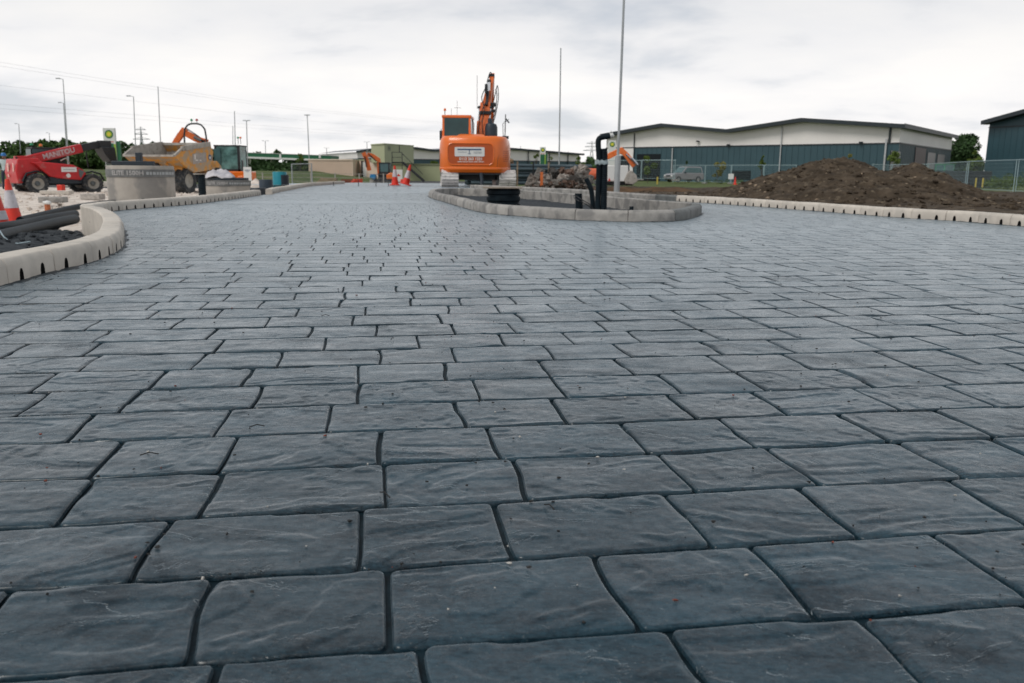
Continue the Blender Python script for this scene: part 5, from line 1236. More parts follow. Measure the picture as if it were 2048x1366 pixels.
t, r1_, h1_, c1_ = ring('manhole_ring', 'large stained concrete manhole ring with a lettered band, left one behind the kerb', 217, 343.5, 20.0, 331, STAINC)
band_text(t, r1_, h1_-0.17, 0.17, 'ELITE 1500H', 0.14, -0.52, small='x')
mb = MB(); mb.lathe([(0.03, 0), (0.03, 0.02), (0.001, 0.02)], (0, 0, 0), 8); mb = MB(); a = 0.42; mb.lathe([(0.001, -0.012), (0.028, -0.012), (0.028, 0.05)], (0, 0, 0), 10, 'y'); o = mb.build('lifting_hole', HOLE_SHADE, t); o.location = (r1_*math.sin(a)+0.0, -r1_*math.cos(a)+0.0, h1_-0.75)
mb = MB(); mb.box((0.02, -r1_*0.55, h1_+0.05), (r1_*1.3, 0.12, 0.10)); mb.box((0.12, -0.3, h1_+0.16), (0.13, 0.12, 0.26)); mb.build('lifting_beam', DARKB, t, bevel=0.01)
t, r2_, h2_, c2_ = ring('manhole_ring', 'low concrete manhole ring heaped with pale sacking, right one behind the kerb', 409, 499, 28.0, 361, STAINC)
band_text(t, r2_, h2_-0.09, 0.17, 'ELITE 1500H', 0.13, -0.60, small='x')
mb = MB(); mb.cyl((0, 0, h2_-0.01), (0, 0, h2_+0.08), r2_*0.93, n=30); mb.build('slab_lid', DARKB, t)
# pale sacking draped on the lid
def cloth(name, label, c, sx, sy, h, m, seed, cat):
    X, Y = np.meshgrid(np.linspace(-1, 1, 40), np.linspace(-1, 1, 30), indexing='ij')
    rr = np.sqrt(X**2+Y**2); edge = np.clip(1.12-rr**2.2+0.25*noise2(X*2+seed, Y*2, seed), 0, 1)
    Z = h*edge*(0.62 + 0.38*fbm(X*1.6+seed, Y*1.6, 2, seed+1)) + 0.035*ridged(X*3, Y*3, 2, seed+3)*edge
    v = np.stack([X*sx/2*(1+0.12*noise2(Y*3, X*0+1, seed)), Y*sy/2, Z], -1).reshape(-1, 3); idx = np.arange(1200).reshape(40, 30)
    f = np.stack([idx[:-1, :-1], idx[1:, :-1], idx[1:, 1:], idx[:-1, 1:]], -1).reshape(-1, 4)
    f = f[(edge.ravel()[f] > 0.02).any(axis=1)]
    o = mesh_np(name, v, f, m, None, 180); o.location = c; sol = o.modifiers.new('thick', 'SOLIDIFY'); sol.thickness = 0.012
    tag(o, label, cat); return o
SACK = mat('pale_sacking', (0.50, 0.48, 0.50), 0.85, var=0.12, scale=5, stain=((0.30, 0.30, 0.34), 4, 0.55, 0.6))
q = P(437, 356, 27.6); cloth('sacking', 'crumpled pale grey sacking heaped on the low manhole ring', (q.x, 27.7, c2_.z+h2_+0.07), 0.98, 0.8, 0.36, SACK, 5, 'sacking')
# ribbed black pipe standing beside it
t, r_, h_, c_ = ring('twinwall_pipe', 'upright ribbed black pipe standing between the dumper wheel and the low ring', 395, 410, 26.5, 349, PIPEB, ribs=15, cat='pipe', n=20)
mb = MB(); mb.cyl((-0.05, 0, h_), (-0.05, 0, h_+0.03), r_*1.6, n=16); mb.build('board_cap', DUST, t)
t, r_, h_, c_ = ring('chamber_ring', 'bright turquoise plastic chamber standing behind the kerb gap', 545, 573, 33, 343.5, mat('turquoise_plastic', (0.0, 0.20, 0.26), 0.4, var=0.1, scale=3, stain=((0.02, 0.30, 0.36), 4, 0.6, 0.5)), cat='chamber', n=28)
mb = MB(); mb.lathe([(r_*1.01, 0), (r_*1.05, 0), (r_*1.05, h_*0.9), (r_*1.01, h_*0.9)], (0.05, 0.03, 0), 24); mb.build('outer_sleeve', DARKB, t)
t, r_, h_, c_ = ring('chamber_ring', 'squat dark chamber ring left of the turquoise one', 518, 545, 31, 359, mat('dark_chamber', (0.012, 0.025, 0.042), 0.5, var=0.2), cat='chamber', n=28)
t, r_, h_, c_ = ring('chamber_ring', 'low black chamber ring showing in the kerb gap', 500, 532, 24.5, 376, mat('dark_chamber2', (0.010, 0.016, 0.024), 0.5, var=0.2), cat='chamber', n=28)
# spill of limestone beside it
def mound(name, label, c, rx_, ry_, h, m, seed, cat=None, kind=None, n=40):
    X, Y = np.meshgrid(np.linspace(-1, 1, n), np.linspace(-1, 1, n), indexing='ij'); rr = np.sqrt(X**2+Y**2)
    Z = h*np.clip(1-rr, -0.02, 1)*(1+0.25*noise2(X*2, Y*2, seed)) + h*0.12*fbm(X*5, Y*5, 3, seed)*(rr < 0.97)
    v = np.stack([X*rx_, Y*ry_, Z], -1).reshape(-1, 3); idx = np.arange(n*n).reshape(n, n)
    f = np.stack([idx[:-1, :-1], idx[1:, :-1], idx[1:, 1:], idx[:-1, 1:]], -1).reshape(-1, 4); f = f[(rr.ravel()[f] < 1.02).all(axis=1)]
    o = mesh_np(name, v, f, m, None, 60); o.location = c; tag(o, label, cat, kind=kind); return o
q = P(512, 350, 36); mound('limestone_heap', 'pale heap of crushed stone left of the turquoise chamber', (q.x, 36, GZ), 1.3, 1.6, 0.95, LIME, 4, 'stone heap')
q = P(660, 369, 38); 
# white notice board
q = P(495, 347, 38); t = thing('notice_board', 'tall white notice board right of the black cab', 'sign', (q.x, 38, GZ), R(8))
mb = MB(); z0, z1 = P(495, 362, 38).z-GZ, P(495, 334, 38).z-GZ; mb.box((0, 0, (z0+z1)/2), (0.33, 0.03, z1-z0)); bd = mb.build('board', SIGNW, t)
mb = MB(); mb.box((0, -0.018, z1-0.14), (0.22, 0.004, 0.03)); mb.box((0, -0.018, z1-0.20), (0.16, 0.004, 0.015)); mb.build('small_print', SIGNB, bd, smooth=0)
mb = MB(); mb.box((-0.14, 0.03, z0/2), (0.04, 0.04, z0)); mb.box((0.14, 0.03, z0/2), (0.04, 0.04, z0)); mb.build('leg', GALV, t, smooth=0)
# ================================================================== CONES AND DUCTS AT THE NEAR LEFT
def cone(label, loc, h, tilt=(0, 0, 0), group=None, bands=((0.0, 0.36, 0), (0.36, 0.76, 1), (0.76, 1.0, 0))):
    t = thing('traffic_cone', label, 'traffic cone', loc, 0, group, rot=tilt)
    mb = MB(); s = h*0.27; mb.prism(rrect(-s, s, -s, s, s*0.3), 0, h*0.045, 'z'); mb.build('base', CONEO, t, bevel=0.005)
    r0, r1 = h*0.19, h*0.045
    for a, b_, m in bands:
        mb = MB(); off = 0.003 if m else 0; mb.lathe([(r0+(r1-r0)*a+off, h*(0.045+0.955*a)), (r0+(r1-r0)*b_+off, h*(0.045+0.955*b_))], (0, 0, 0), 22)
        if b_ == 1.0: mb.lathe([(r1, h), (r1*0.8, h+0.006), (0.001, h+0.006)], (0, 0, 0), 22)
        mb.build('reflective_sleeve' if m else 'cone_body', (CONEO, CONEW)[m], t)
    return t
q = P(29, 452, 14.2); cone('red and white cone standing right behind the cut off red cone at the left edge', (q.x, 14.2, q.z), 0.76, (0, R(-3), 0))
q = P(0, 492, 11.0); cone('tall red cone cut off by the left edge of the picture', (q.x, 11.0, q.z), 1.0, (0, R(-4), 0), bands=((0, 0.30, 0), (0.30, 0.42, 1), (0.42, 0.8, 0), (0.8, 1.0, 0)))
q = P(790, 367.6, 33.4); cone('upright red and white cone at the far end of the paving', (q.x, 33.4, 0.012), 0.74, bands=((0, 0.4, 0), (0.4, 0.8, 1), (0.8, 1, 0)))
q = P(811, 367.6, 33.0); cone('leaning red and white cone just right of the upright one', (q.x, 33.0, 0.05), 0.76, (0, R(15), 0), bands=((0, 0.3, 0), (0.3, 0.7, 1), (0.7, 1, 0)))
def duct(label, pts, r, m=PIPEB, name='duct_pipe', step=0.12, n=14, group=None, ribs=0.0):
    p = smooth_path(pts, step)
    mb = MB(); mb.tube(p, r, n)
    if ribs:
        at, L = path_at(p); u = ribs
        while u < L-0.01:
            c, d = at(u); mb.tube([c-d*0.012, c-d*0.006, c+d*0.006, c+d*0.012], [r*0.98, r*1.09, r*1.09, r*0.98], n); u += ribs
    o = mb.build(name, m, None, smooth=50); tag(o, label, 'pipe', group); return o
duct('nearest thick black duct lying behind the curved kerb', [P(-60, 490, 6.6), P(20, 470, 8.2), P(70, 457, 9.6), P(122, 444, 11.2), P(150, 438, 12.5)], 0.068)
duct('second black duct lying behind the nearest one', [P(-60, 462, 8.6), P(10, 455, 9.6), P(60, 446, 11.0), P(118, 434, 12.6), P(150, 428, 14)], 0.065)
duct('thinner black duct running far along the back of the kerb', [P(40, 441, 12.2), P(110, 424, 14.5), P(160, 413, 16.5), P(210, 406, 18.5), P(260, 402, 21)], 0.055)
duct('black duct crossing beneath the other ducts at the left edge', [P(-40, 500, 7.0), P(10, 489, 7.8), P(60, 470, 9.2), P(110, 452, 11)], 0.06)
duct('pale blue draw cord looped over the near ducts', [P(0, 462, 7.6), P(8, 474, 7.3), P(22, 484, 7.2), P(36, 487, 7.1), P(60, 483, 7.0)], 0.006, mat('cord_blue', (0.30, 0.38, 0.42), 0.6), name='draw_cord', n=6)
q = P(96, 424, 19.5); t = thing('duct_stub', 'short orange pipe stub with a rough white cap in the pale stone', 'pipe', (q.x, 19.5, q.z))
mb = MB(); mb.cyl((0, 0, -0.1), (0, 0, 0.17), 0.062, n=16); mb.build('pipe', mat('clay_orange', (0.44, 0.13, 0.05), 0.6, var=0.15), t); mb = MB(); mb.blob((0, 0, 0.21), 0.10, 10, 6, 0.35, (1, 1, 0.5)); mb.build('cap', SIGNW, t, smooth=60)
def block(label, px, py, D, w, d, h, rz, m=CONC2, group=None):
    q = P(px, py, D); mb = MB(); mb.box((0, 0, h/2), (w, d, h)); o = mb.build('concrete_block', m, None, bevel=0.02, smooth=30); o.location = q; o.rotation_euler = (0, 0, rz); tag(o, label, 'block', group)
block('grey concrete block lying on the pale stone left of the orange stub', 107, 405, 26, 0.72, 0.4, 0.17, 0.1, CONC2)
block('pale rough concrete block below the telehandler front wheel', 186, 399, 31, 0.72, 0.4, 0.20, -0.1, mat('rough_pale_block', (0.36, 0.33, 0.30), 0.9, var=0.25, scale=9, bump=0.8))
block('flat concrete slab below the telehandler body', 114, 388, 38, 1.2, 0.7, 0.15, 0.2, CONC)
q = P(123, 384, 40); mb = MB(); mb.box((0, 0, 0.16), (0.26, 0.3, 0.3)); o = mb.build('red_crate', CONEO, None, bevel=0.03); o.location = (q.x, 40, GZ+0.12); tag(o, 'small red box on the slab under the telehandler', 'box')
b = MB(); o = None
mb = MB(); mb.box((0, 0, 0), (6.5, 1.2, 0.34)); o = mb.build('low_wall', CONC, None, bevel=0.03); o.location = (P(225, 370, 56).x, 56, GZ+0.2); tag(o, 'long pale concrete kerb wall on the ground right of the telehandler', 'low wall')
# loose rubble over the crushed stone
mb = MB(); r = random.Random(33)
for i in range(1500):
    x = r.uniform(-22, -6); y = r.uniform(13, 42); s = 0.015+0.07*r.random()**4
    if x > -6 - max(0, (y-20)*0.28): continue
    mb.blob((x, y, GZ+0.05+s*0.3), s, 5, 4, 0.8, (1.3, 1.1, .8), r)
o = mb.build('loose_limestone', LIME, None, smooth=0); tag(o, kind='stuff')
# ================================================================== THINGS IN THE ISLAND
t, r_, h_, c_ = ring('inspection_chamber', 'ribbed black inspection chamber with a board on top standing in the island', 973, 1041, 15.2, 377, PIPEB, ribs=3, cat='chamber', n=32, zb=-0.10)
mb = MB(); mb.box((-0.01, 0, h_+0.012), (r_*2.3, r_*2.2, 0.022)); mb.build('board_lid', mat('pale_plywood', (0.30, 0.25, 0.20), 0.8, var=0.2, scale=6), t, smooth=0)
DZ = 13.2
def D3(px, py, dy=0): return P(px, py, DZ+dy)
pth = [D3(1196, 424), D3(1195.5, 400), D3(1197, 370), D3(1198, 320), D3(1196.5, 290), D3(1197, 280), D3(1201, 275.5), D3(1210, 273.5), D3(1220, 272)]
t = duct('smooth dark duct rising from the island and bending over at the top', pth, 0.042, step=0.05, n=14)
mb = MB(); c = D3(1222, 271); mb.blob(c, 0.04, 8, 6, 0.3, (1.2, 1, 0.8)); mb.tube([c+Vector((-0.03, 0, 0.02)), c+Vector((0, 0, 0.07)), c+Vector((0.03, 0, 0.02))], 0.008, 6); o = mb.build('pipe_end_cap', SIGNW, t, smooth=60)
t = duct('ribbed black duct strapped upright to the smooth duct in the island', [D3(1207, 424), D3(1208, 380), D3(1209, 320), D3(1208, 297)], 0.047, step=0.05, n=14, ribs=0.032)
mb = MB(); c = (D3(1203, 325)); mb.tube([c+Vector((0, 0, -0.03)), c+Vector((0.0, 0, -0.01)), c+Vector((0, 0, 0.015)), c+Vector((0, 0, 0.035))], [0.098, 0.104, 0.101, 0.098], 18, False); mb.v = [(c.x+(v[0]-c.x)*1.0, c.y+(v[1]-c.y)*0.62, v[2]+0.01*math.sin(v[0]*90)) for v in mb.v]
o = mb.build('tape_wrap', TAPE, None, smooth=60); tag(o, 'clear tape wound round the two upright ducts', 'tape')
duct('short bent black duct leaning left of the upright ducts', [D3(1186, 420, .3), D3(1184.5, 395, .3), D3(1181, 375, .3), D3(1172, 357, .3)], 0.038, step=0.05)
duct('stubby capped black duct left of the bent one', [D3(1159, 420, .5), D3(1158, 405, .5), D3(1157, 392, .5), D3(1157, 387, .5)], 0.058, step=0.05)
duct('looped black cable at the foot of the ducts', [D3(1184, 417, .1), D3(1172, 408, 0), D3(1158, 402, -.1), D3(1149, 396, 0), D3(1147, 391, .3), D3(1152, 392, .3), D3(1163, 399, .1), D3(1180, 409, 0), D3(1186, 416, 0)], 0.008, HOSE, name='cable', n=6)
mb = MB(); c = P(1263, 417, 12.2); mb.cyl(c-Vector((0, 0, .1)), c+Vector((0, 0, 0.03)), 0.03, n=10); o = mb.build('duct_stub', PIPEB, None); tag(o, 'tiny black stub in the right end of the island', 'pipe')
# ================================================================== LAMP COLUMNS
def column(label, base_px, base_py, top_px, top_py, D, w1, w2, hb=1.3, head=None, zb=None, group=None):
    b_ = P(base_px, base_py, D); tp = P(top_px, top_py, D); b_.z = zb if zb is not None else b_.z
    t = thing('lamp_column', label, 'lamp column', b_, 0, group); v = tp-b_; s = hb/v.z
    mb = MB(); mb.tube([(0, 0, -0.1), v*s*0.97, v*s, v*(s+0.004)], [w1/2, w1/2, w1/2*0.98, w2/2], 12); mb.build('base_section', GALV, t)
    mb = MB(); mb.tube([v*s, v*0.55, v], [w2/2, w2/2*0.92, w2/2*0.75], 10); mb.build('shaft', GALV, t)
    if head:
        for sgn in head:
            mb = MB(); mb.bar(v + Vector((0, 0, -0.02)), v + Vector((sgn*0.45, 0, 0.05)), 0.05, 0.05); mb.box(v + Vector((sgn*0.55, 0, 0.06)), (0.42, 0.2, 0.10)); mb.build('lamp_head', SIGNG, t)
    else:
        mb = MB(); mb.cyl(v-Vector((0, 0, 0.02)), v+Vector((0, 0, 0.05)), w2/2*0.85, n=8); mb.build('top_spigot', GALV, t)
    return t
dA = 23.2; s_ = (P(1233, 388, dA)-P(1250, -20, dA)).length
top = P(1247.8, 0, dA); bs = P(1233, 388, dA)
topx = 1233 + (1247.8-1233)*520/388.0
column('tall galvanised lamp column without a head rising out of the top of the picture', 1233, 388, topx, -132, dA, 0.155, 0.072, hb=0.98, zb=0.0)
column('slimmer headless lamp column left of the tall one', 1117.5, 373, 1121.5, 98, 52, 0.168, 0.09, hb=1.25)
for (bx, by, tx, ty, D, h, lab) in (
    (139, 350, 126, 158, 96, (-1,), 'tallest lamp post at far left with a single arm'), (136.5, 345, 127, 206, 130, (-1,), 'second lamp post just behind the tallest one'),
    (323, 340, 316, 174, 78, None, 'headless lamp column rising from the left part of the dumper skip'), (272.5, 340, 267, 193, 98, (-1,), 'single armed lamp post between the fuel sign and the dumper'),
    (470, 320, 469, 223, 140, None, 'bare thin column left of the black cab beacon'), (464.5, 320, 465.5, 252, 190, None, 'faint short column beside the bare thin one'), (495.5, 340, 493, 242, 120, (-0.5, 0.5), 'lamp post with small head right of the black cab'),
    (620, 350, 614.5, 231, 115, (-0.3, 0.3), 'lamp post in front of the fuel canopy end'), (43, 340, 37.5, 248, 170, (-1,), 'faint lamp post at far left edge before the wood'), (102, 340, 98.5, 266, 210, (-1,), 'faint low lamp post before the wood above the red cab'),
    (532, 340, 530.5, 282, 200, (-1, 1), 'twin armed lamp post over the fuel canopy'), (655, 330, 653, 296, 260, (-1, 1), 'small twin armed lamp post right of the canopy'), (736, 320, 733.5, 284, 230, (-1, 1), 'small twin armed lamp post left of the olive cabin'), (1043, 330, 1041, 292, 260, None, 'thin far post right of the orange excavator')):
    w = 0.17*D/96*0.9 if D < 150 else 0.0013*D
    column(lab, bx, by, tx, ty, D, w*1.15, w*0.72, hb=1.5, head=h, zb=GZ)
# ================================================================== PYLONS AND CABLES
def pylon(label, px, top, D, w):
    tp = P(px, top, D); H = tp.z-GZ; t = thing('pylon', label, 'pylon', (tp.x, D, GZ)); mb = MB(); th = 0.5
    for sx in (-1, 1):
        for sy in (-1, 1): mb.bar((sx*w/2, sy*w/2, 0), (sx*w*0.08, sy*w*0.08, H*0.72), th*0.6); mb.bar((sx*w*0.08, sy*w*0.08, H*0.72), (0, 0, H), th*0.6)
    n = 7
    for i in range(n):
        z0, z1 = H*0.72*i/n, H*0.72*(i+1)/n; a0, a1 = w/2-(w*0.42)*i/n, w/2-(w*0.42)*(i+1)/n
        mb.bar((-a0, -a0, z0), (a1, -a1, z1), th*0.4); mb.bar((a0, -a0, z0), (-a1, -a1, z1), th*0.4)
    mb.build('tower', SIGNG, t, smooth=0)
    for z, l in ((0.72, 1.0), (0.83, 0.8), (0.93, 0.6)):
        mb = MB(); mb.bar((-w*l, 0, H*z), (w*l, 0, H*z), th*0.7, th); mb.bar((-w*l, 0, H*z), (0, 0, H*(z+0.05)), th*0.4); mb.bar((w*l, 0, H*z), (0, 0, H*(z+0.05)), th*0.4); mb.build('cross_arm', SIGNG, t, smooth=0)
pylon('faint lattice pylon on the left horizon', 281, 253, 620, 6.0); pylon('faint lattice pylon left of the upright ducts', 1184, 282, 700, 7.0)
CBL = mat('cable_grey', (0.42, 0.42, 0.43), 0.6)
for i, (y0, y1, y2) in enumerate(((118, 172, 218), (126, 178, 222), (166, 206, 242), (205, 232, 258), (214, 240, 264))):
    D0 = 170; pts = [P(-40, y0, D0), P(300, y1, 210), P(620, y2, 290), P(960, y2+(y2-y1)*0.75, 420)]
    mb = MB(); mb.tube(smooth_path(pts, 8), [0.015]*len(smooth_path(pts, 8)), 4); o = mb.build('power_cable', CBL, None, smooth=0)
    tag(o, ('highest', 'second highest', 'middle', 'second lowest', 'lowest')[i]+' of the five faint power cables sloping across the left sky', 'cable', 'power cables')
# ================================================================== FUEL STATION
GREEN = mat('fuel_green', (0.010, 0.115, 0.05), 0.4, var=0.04); LIMEG = mat('fuel_lime', (0.30, 0.46, 0.03), 0.4, var=0.03); SUNY = mat('fuel_yellow', (0.75, 0.62, 0.06), 0.45, var=0.03)
CD = 200.0
cn = thing('fuel_canopy', 'long fuel station canopy with green and white fascia at left', 'canopy', (P(575, 340, CD).x, CD, GZ))
def C3(px, py, ly=0.0):
    v = P(px, py, CD); return Vector((v.x-cn.location.x, ly, v.z-GZ))
for a, b_ in ((455, 559), (563, 639), (641, 662)):
    q = MB(); pa, pb = C3(a, 304.5+(a-455)*0.035), C3(b_, 304.5+(b_-455)*0.035); q.add([pa+Vector((0, -0.2, -0.85)), pb+Vector((0, -0.2, -0.85)), pb+Vector((0, -0.2, 0)), pa+Vector((0, -0.2, 0)), pa+Vector((0, 9, -0.85)), pb+Vector((0, 9, -0.85)), pb+Vector((0, 9, 0)), pa+Vector((0, 9, 0))], [(0, 1, 2, 3), (7, 6, 5, 4), (0, 4, 5, 1), (2, 6, 7, 3), (0, 3, 7, 4), (1, 5, 6, 2)]); q.build('fascia', GREEN, cn, smooth=0)
q = MB(); pa, pb = C3(452, 304), C3(663, 311.5)
for z0, z1 in ((-1.25, -0.85), (0.0, 0.08)): q.add([pa+Vector((0, -0.3, z0)), pb+Vector((0, -0.3, z0)), pb+Vector((0, -0.3, z1)), pa+Vector((0, -0.3, z1)), pa+Vector((0, 9.2, z0)), pb+Vector((0, 9.2, z0)), pb+Vector((0, 9.2, z1)), pa+Vector((0, 9.2, z1))], [(0, 1, 2, 3), (7, 6, 5, 4), (0, 4, 5, 1), (2, 6, 7, 3), (0, 3, 7, 4), (1, 5, 6, 2)])
for px in (561, 640): q.box(C3(px, 308, -0.25)+Vector((0, 0, -0.5)), (0.45, 0.2, 0.9))
q.build('fascia_stripe', SIGNW, cn, smooth=0)
for px in (495, 528, 534, 568, 618):
    q = MB(); p = C3(px, 315, 2.0 if px % 2 else 6.0); q.cyl((p.x, p.y, 0), (p.x, p.y, p.z), 0.22, n=10); q.build('column', SIGNW if px in (495, 528) else GREEN, cn)
q = MB(); a, b_ = C3(556, 320, 8), C3(666, 338, 8); q.box(((a.x+b_.x)/2, 12, 1.9), (b_.x-a.x, 6, 3.8)); q.build('shop', mat('shop_dark', (0.02, 0.03, 0.04), 0.5, var=0.3, scale=0.3), cn, smooth=0)
for i, px in enumerate((575, 583, 606)):
    q = MB(); p = C3(px, 325, 1); q.box((p.x, 1, 1.0), (0.9, 0.8, 1.9)); q.build('fuel_pump', GREEN if i else SIGNG, cn, bevel=0.05)
def totem(label, px0, px1, top, D, sq, side=True):
    a, b_ = P(px0, top, D), P(px1, top, D); w = b_.x-a.x; H = a.z-GZ
    t = thing('fuel_sign', label, 'sign', ((a.x+b_.x)/2, D, GZ)); q = MB(); q.box((0, 0, H/2), (w, 0.35, H)); q.build('panel', SIGNW, t, smooth=0, bevel=0.03)
    zc = H-sq*w*0.5
    q = MB(); n = 36; pts = [((0.36*w if i % 2 == 0 else 0.33*w)*math.cos(2*PI*i/n), zc+(0.36*w if i % 2 == 0 else 0.33*w)*math.sin(2*PI*i/n)) for i in range(n)]; q.prism(pts, -0.20, -0.178, 'y'); em = q.build('emblem', GREEN, t, smooth=0)
    q = MB(); pts = [((0.27*w if i % 2 == 0 else 0.23*w)*math.cos(2*PI*i/n), zc+(0.27*w if i % 2 == 0 else 0.23*w)*math.sin(2*PI*i/n)) for i in range(n)]; q.prism(pts, -0.215, -0.19, 'y'); q.build('emblem_ring', LIMEG, em, smooth=0)
    q = MB(); pts = [((0.19*w if i % 2 == 0 else 0.14*w)*math.cos(2*PI*i/24), zc+(0.19*w if i % 2 == 0 else 0.14*w)*math.sin(2*PI*i/24)) for i in range(24)]; q.prism(pts, -0.23, -0.205, 'y'); q.build('emblem_centre', SUNY, em, smooth=0)
    if side:
        q = MB(); q.box((w*0.5+w*0.16, 0.1, (H-w*1.05)/2), (w*0.28, 0.3, H-w*1.05)); q.build('green_return', GREEN, t, smooth=0)
        q = MB(); q.box((w*0.42, -0.19, (H-w*1.3)/2), (w*0.16, 0.02, H-w*1.3)); q.build('lime_stripe', LIMEG, t, smooth=0)
        q = MB(); q.box((0, -0.19, H-w*1.12), (w*0.7, 0.02, w*0.05)); q.build('red_line', CONEO, t, smooth=0)
        q = MB(); q.box((-0.05*w, -0.185, (H-w*1.25)/2), (w*0.75, 0.02, H-w*1.25)); q.build('price_panel', GREEN, t, smooth=0)
    return t
totem('tall white fuel price sign with green and yellow sunflower emblem left of the dumper', 206, 230, 256, 126, 1.0)
totem('far white fuel sign with emblem and green side right of the excavator', 1080, 1091.5, 294, 200, 1.0)
totem('white fuel sign with emblem standing behind the tall lamp column', 1217, 1232, 281, 131, 1.0, side=False)
# ================================================================== SITE CABINS
CREAM = mat('cream_cabin', (0.70, 0.565, 0.46), 0.6, var=0.03, scale=0.4); OLIVE = mat('olive_cabin', (0.36, 0.38, 0.235), 0.6, var=0.03, scale=0.4); OLIVE2 = mat('olive_cabin_trim', (0.24, 0.26, 0.17), 0.6)
def cabin(label, corners, z0, z1, m, trim, name='site_cabin', parts=()):
    """corners: ground plan, first corner is the left end nearest the viewer"""
    o0 = Vector(corners[0]); t = thing(name, label, 'cabin', (o0.x, o0.y, z0)); pl = [(c[0]-o0.x, c[1]-o0.y) for c in corners]
    q = MB(); q.prism(pl, 0, z1-z0-0.12, 'z'); q.build('wall', m, t, smooth=0)
    cx = sum(p[0] for p in pl)/4; cy = sum(p[1] for p in pl)/4
    q = MB(); q.prism([(cx+(x-cx)*1.02, cy+(y-cy)*1.04) for x, y in pl], z1-z0-0.12, z1-z0, 'z'); q.build('roof', trim, t, smooth=0)
    return t
def PX(px, D): return P(px, 345, D).x
t = cabin('sand coloured site container with a plain long side', [(PX(618, 103), 103), (PX(706, 101), 101), (PX(722, 108), 108), (PX(640, 110), 110)], GZ, P(660, 318.5, 103).z, CREAM, CREAM)
q = MB()
for i in range(1, 60): x = (PX(706, 101)-PX(618, 103))*i/60; q.bar((x, -2*i/60-0.02, 0.1), (x, -2*i/60-0.02, P(660, 318.5, 103).z-GZ-0.2), 0.05, 0.03)
o = q.build('wall_ribs', CREAM, t, smooth=0); tag(o, kind='stuff')
for dpx in (707.5, 711.5):
    q = MB(); q.bar((PX(dpx, 102)-PX(618, 103), -1.3+(dpx-706)*0.35, 0.2), (PX(dpx, 102)-PX(618, 103), -1.3+(dpx-706)*0.35, 2.4), 0.06); q.build('lock_bar', OLIVE2, t, smooth=0)
t = cabin('cream site container with an open dark doorway right of the sand coloured one', [(PX(722, 104), 104), (PX(758, 103), 103), (PX(762, 112), 112), (PX(690, 113), 113)], GZ, P(730, 319, 104).z, CREAM, OLIVE)
q = MB(); q.box((PX(726, 104)-PX(722, 104), -0.1, 1.2), (0.35, 0.1, 2.3)); q.build('doorway', BLACK, t, smooth=0)
q = MB(); q.box((PX(736, 104)-PX(722, 104), -0.25, 1.15), (1.1, 0.1, 2.2)); q.build('open_door', SIGNW, t, smooth=0)
zc0, zc1 = P(770, 325, 100).z, P(770, 287, 100).z
t = cabin('olive green upper cabin raised above the containers with outside stairs', [(PX(743.5, 103), 103), (PX(770, 99), 99), (PX(828, 106), 106), (PX(808, 112), 112)], zc0, zc1, OLIVE, OLIVE)
o0 = Vector((PX(743.5, 103), 103)); L = lambda px, D: (PX(px, D)-o0.x, D-103)
def fpt(px):      # on the long right face
    u = (px-770)/58.0; return Vector((PX(770, 99)+(PX(828, 106)-PX(770, 99))*u-o0.x, 99+7*u-103-0.05, 0))
for a, b_, z0, z1, nm, m in ((776, 782, 1.3, 1.9, 'window', OLIVE2), (798, 799.5, 1.2, 2.0, 'window_slot', BLACK), (786, 797, 0.1, 2.0, 'door', OLIVE)):
    q = MB(); A_, B_ = fpt(a), fpt(b_); q.add([A_+Vector((0, 0, z0)), B_+Vector((0, 0, z0)), B_+Vector((0, 0, z1)), A_+Vector((0, 0, z1)), A_+Vector((0, .1, z0)), B_+Vector((0, .1, z0)), B_+Vector((0, .1, z1)), A_+Vector((0, .1, z1))], [(0, 1, 2, 3), (0, 4, 5, 1), (1, 5, 6, 2), (2, 6, 7, 3), (3, 7, 4, 0)]); q.build(nm, m, t, smooth=0)
text('door_lettering', 'HB', 0.35, BLACK, t, fpt(779)+Vector((0, -0.03, 1.6)), (PI/2, 0, math.atan2(7, PX(828, 106)-PX(770, 99))))
st = thing('outside_stair', 'dark steel stair and landing leading to the olive upper cabin', 'stair', (PX(795, 98), 98, GZ))
q = MB(); zl = zc0-GZ; x0 = PX(786, 98)-PX(795, 98); x1 = PX(806, 98)-PX(795, 98)
q.box(((x0+x1)/2, 0, zl), (x1-x0, 1.2, 0.08)); q.build('landing', BLACK, st, smooth=0)
for x in (x0, x1):
    q = MB(); q.bar((x, -0.6, 0), (x, -0.6, zl+1.1), 0.07); q.build('post', BLACK, st, smooth=0)
q = MB(); q.bar((x0, -0.6, zl+1.1), (x1, -0.6, zl+1.1), 0.06); q.bar((x0, -0.6, zl+0.55), (x1, -0.6, zl+0.55), 0.05); q.bar((x1, -0.6, zl+1.0), (x1+2.3, -0.6, 0.9), 0.06); q.build('handrail', BLACK, st, smooth=0)
q = MB(); q.bar((x1, -0.5, zl), (x1+2.4, -0.5, 0.1), 0.06, 0.2); q.bar((x1, 0.4, zl), (x1+2.4, 0.4, 0.1), 0.06, 0.2); q.build('stringer', BLACK, st, smooth=0)
for i in range(10):
    f = (i+0.5)/10; q = MB(); q.box((x1+2.4*f, 0, zl*(1-f)+0.05), (0.24, 0.9, 0.04)); q.build('tread', BLACK, st, smooth=0)
t = cabin('long low olive cabin running behind the white vans', [(PX(760, 112), 112), (PX(890, 112), 112), (PX(890, 118), 118), (PX(760, 118), 118)], GZ, P(800, 327, 112).z, OLIVE, OLIVE2)
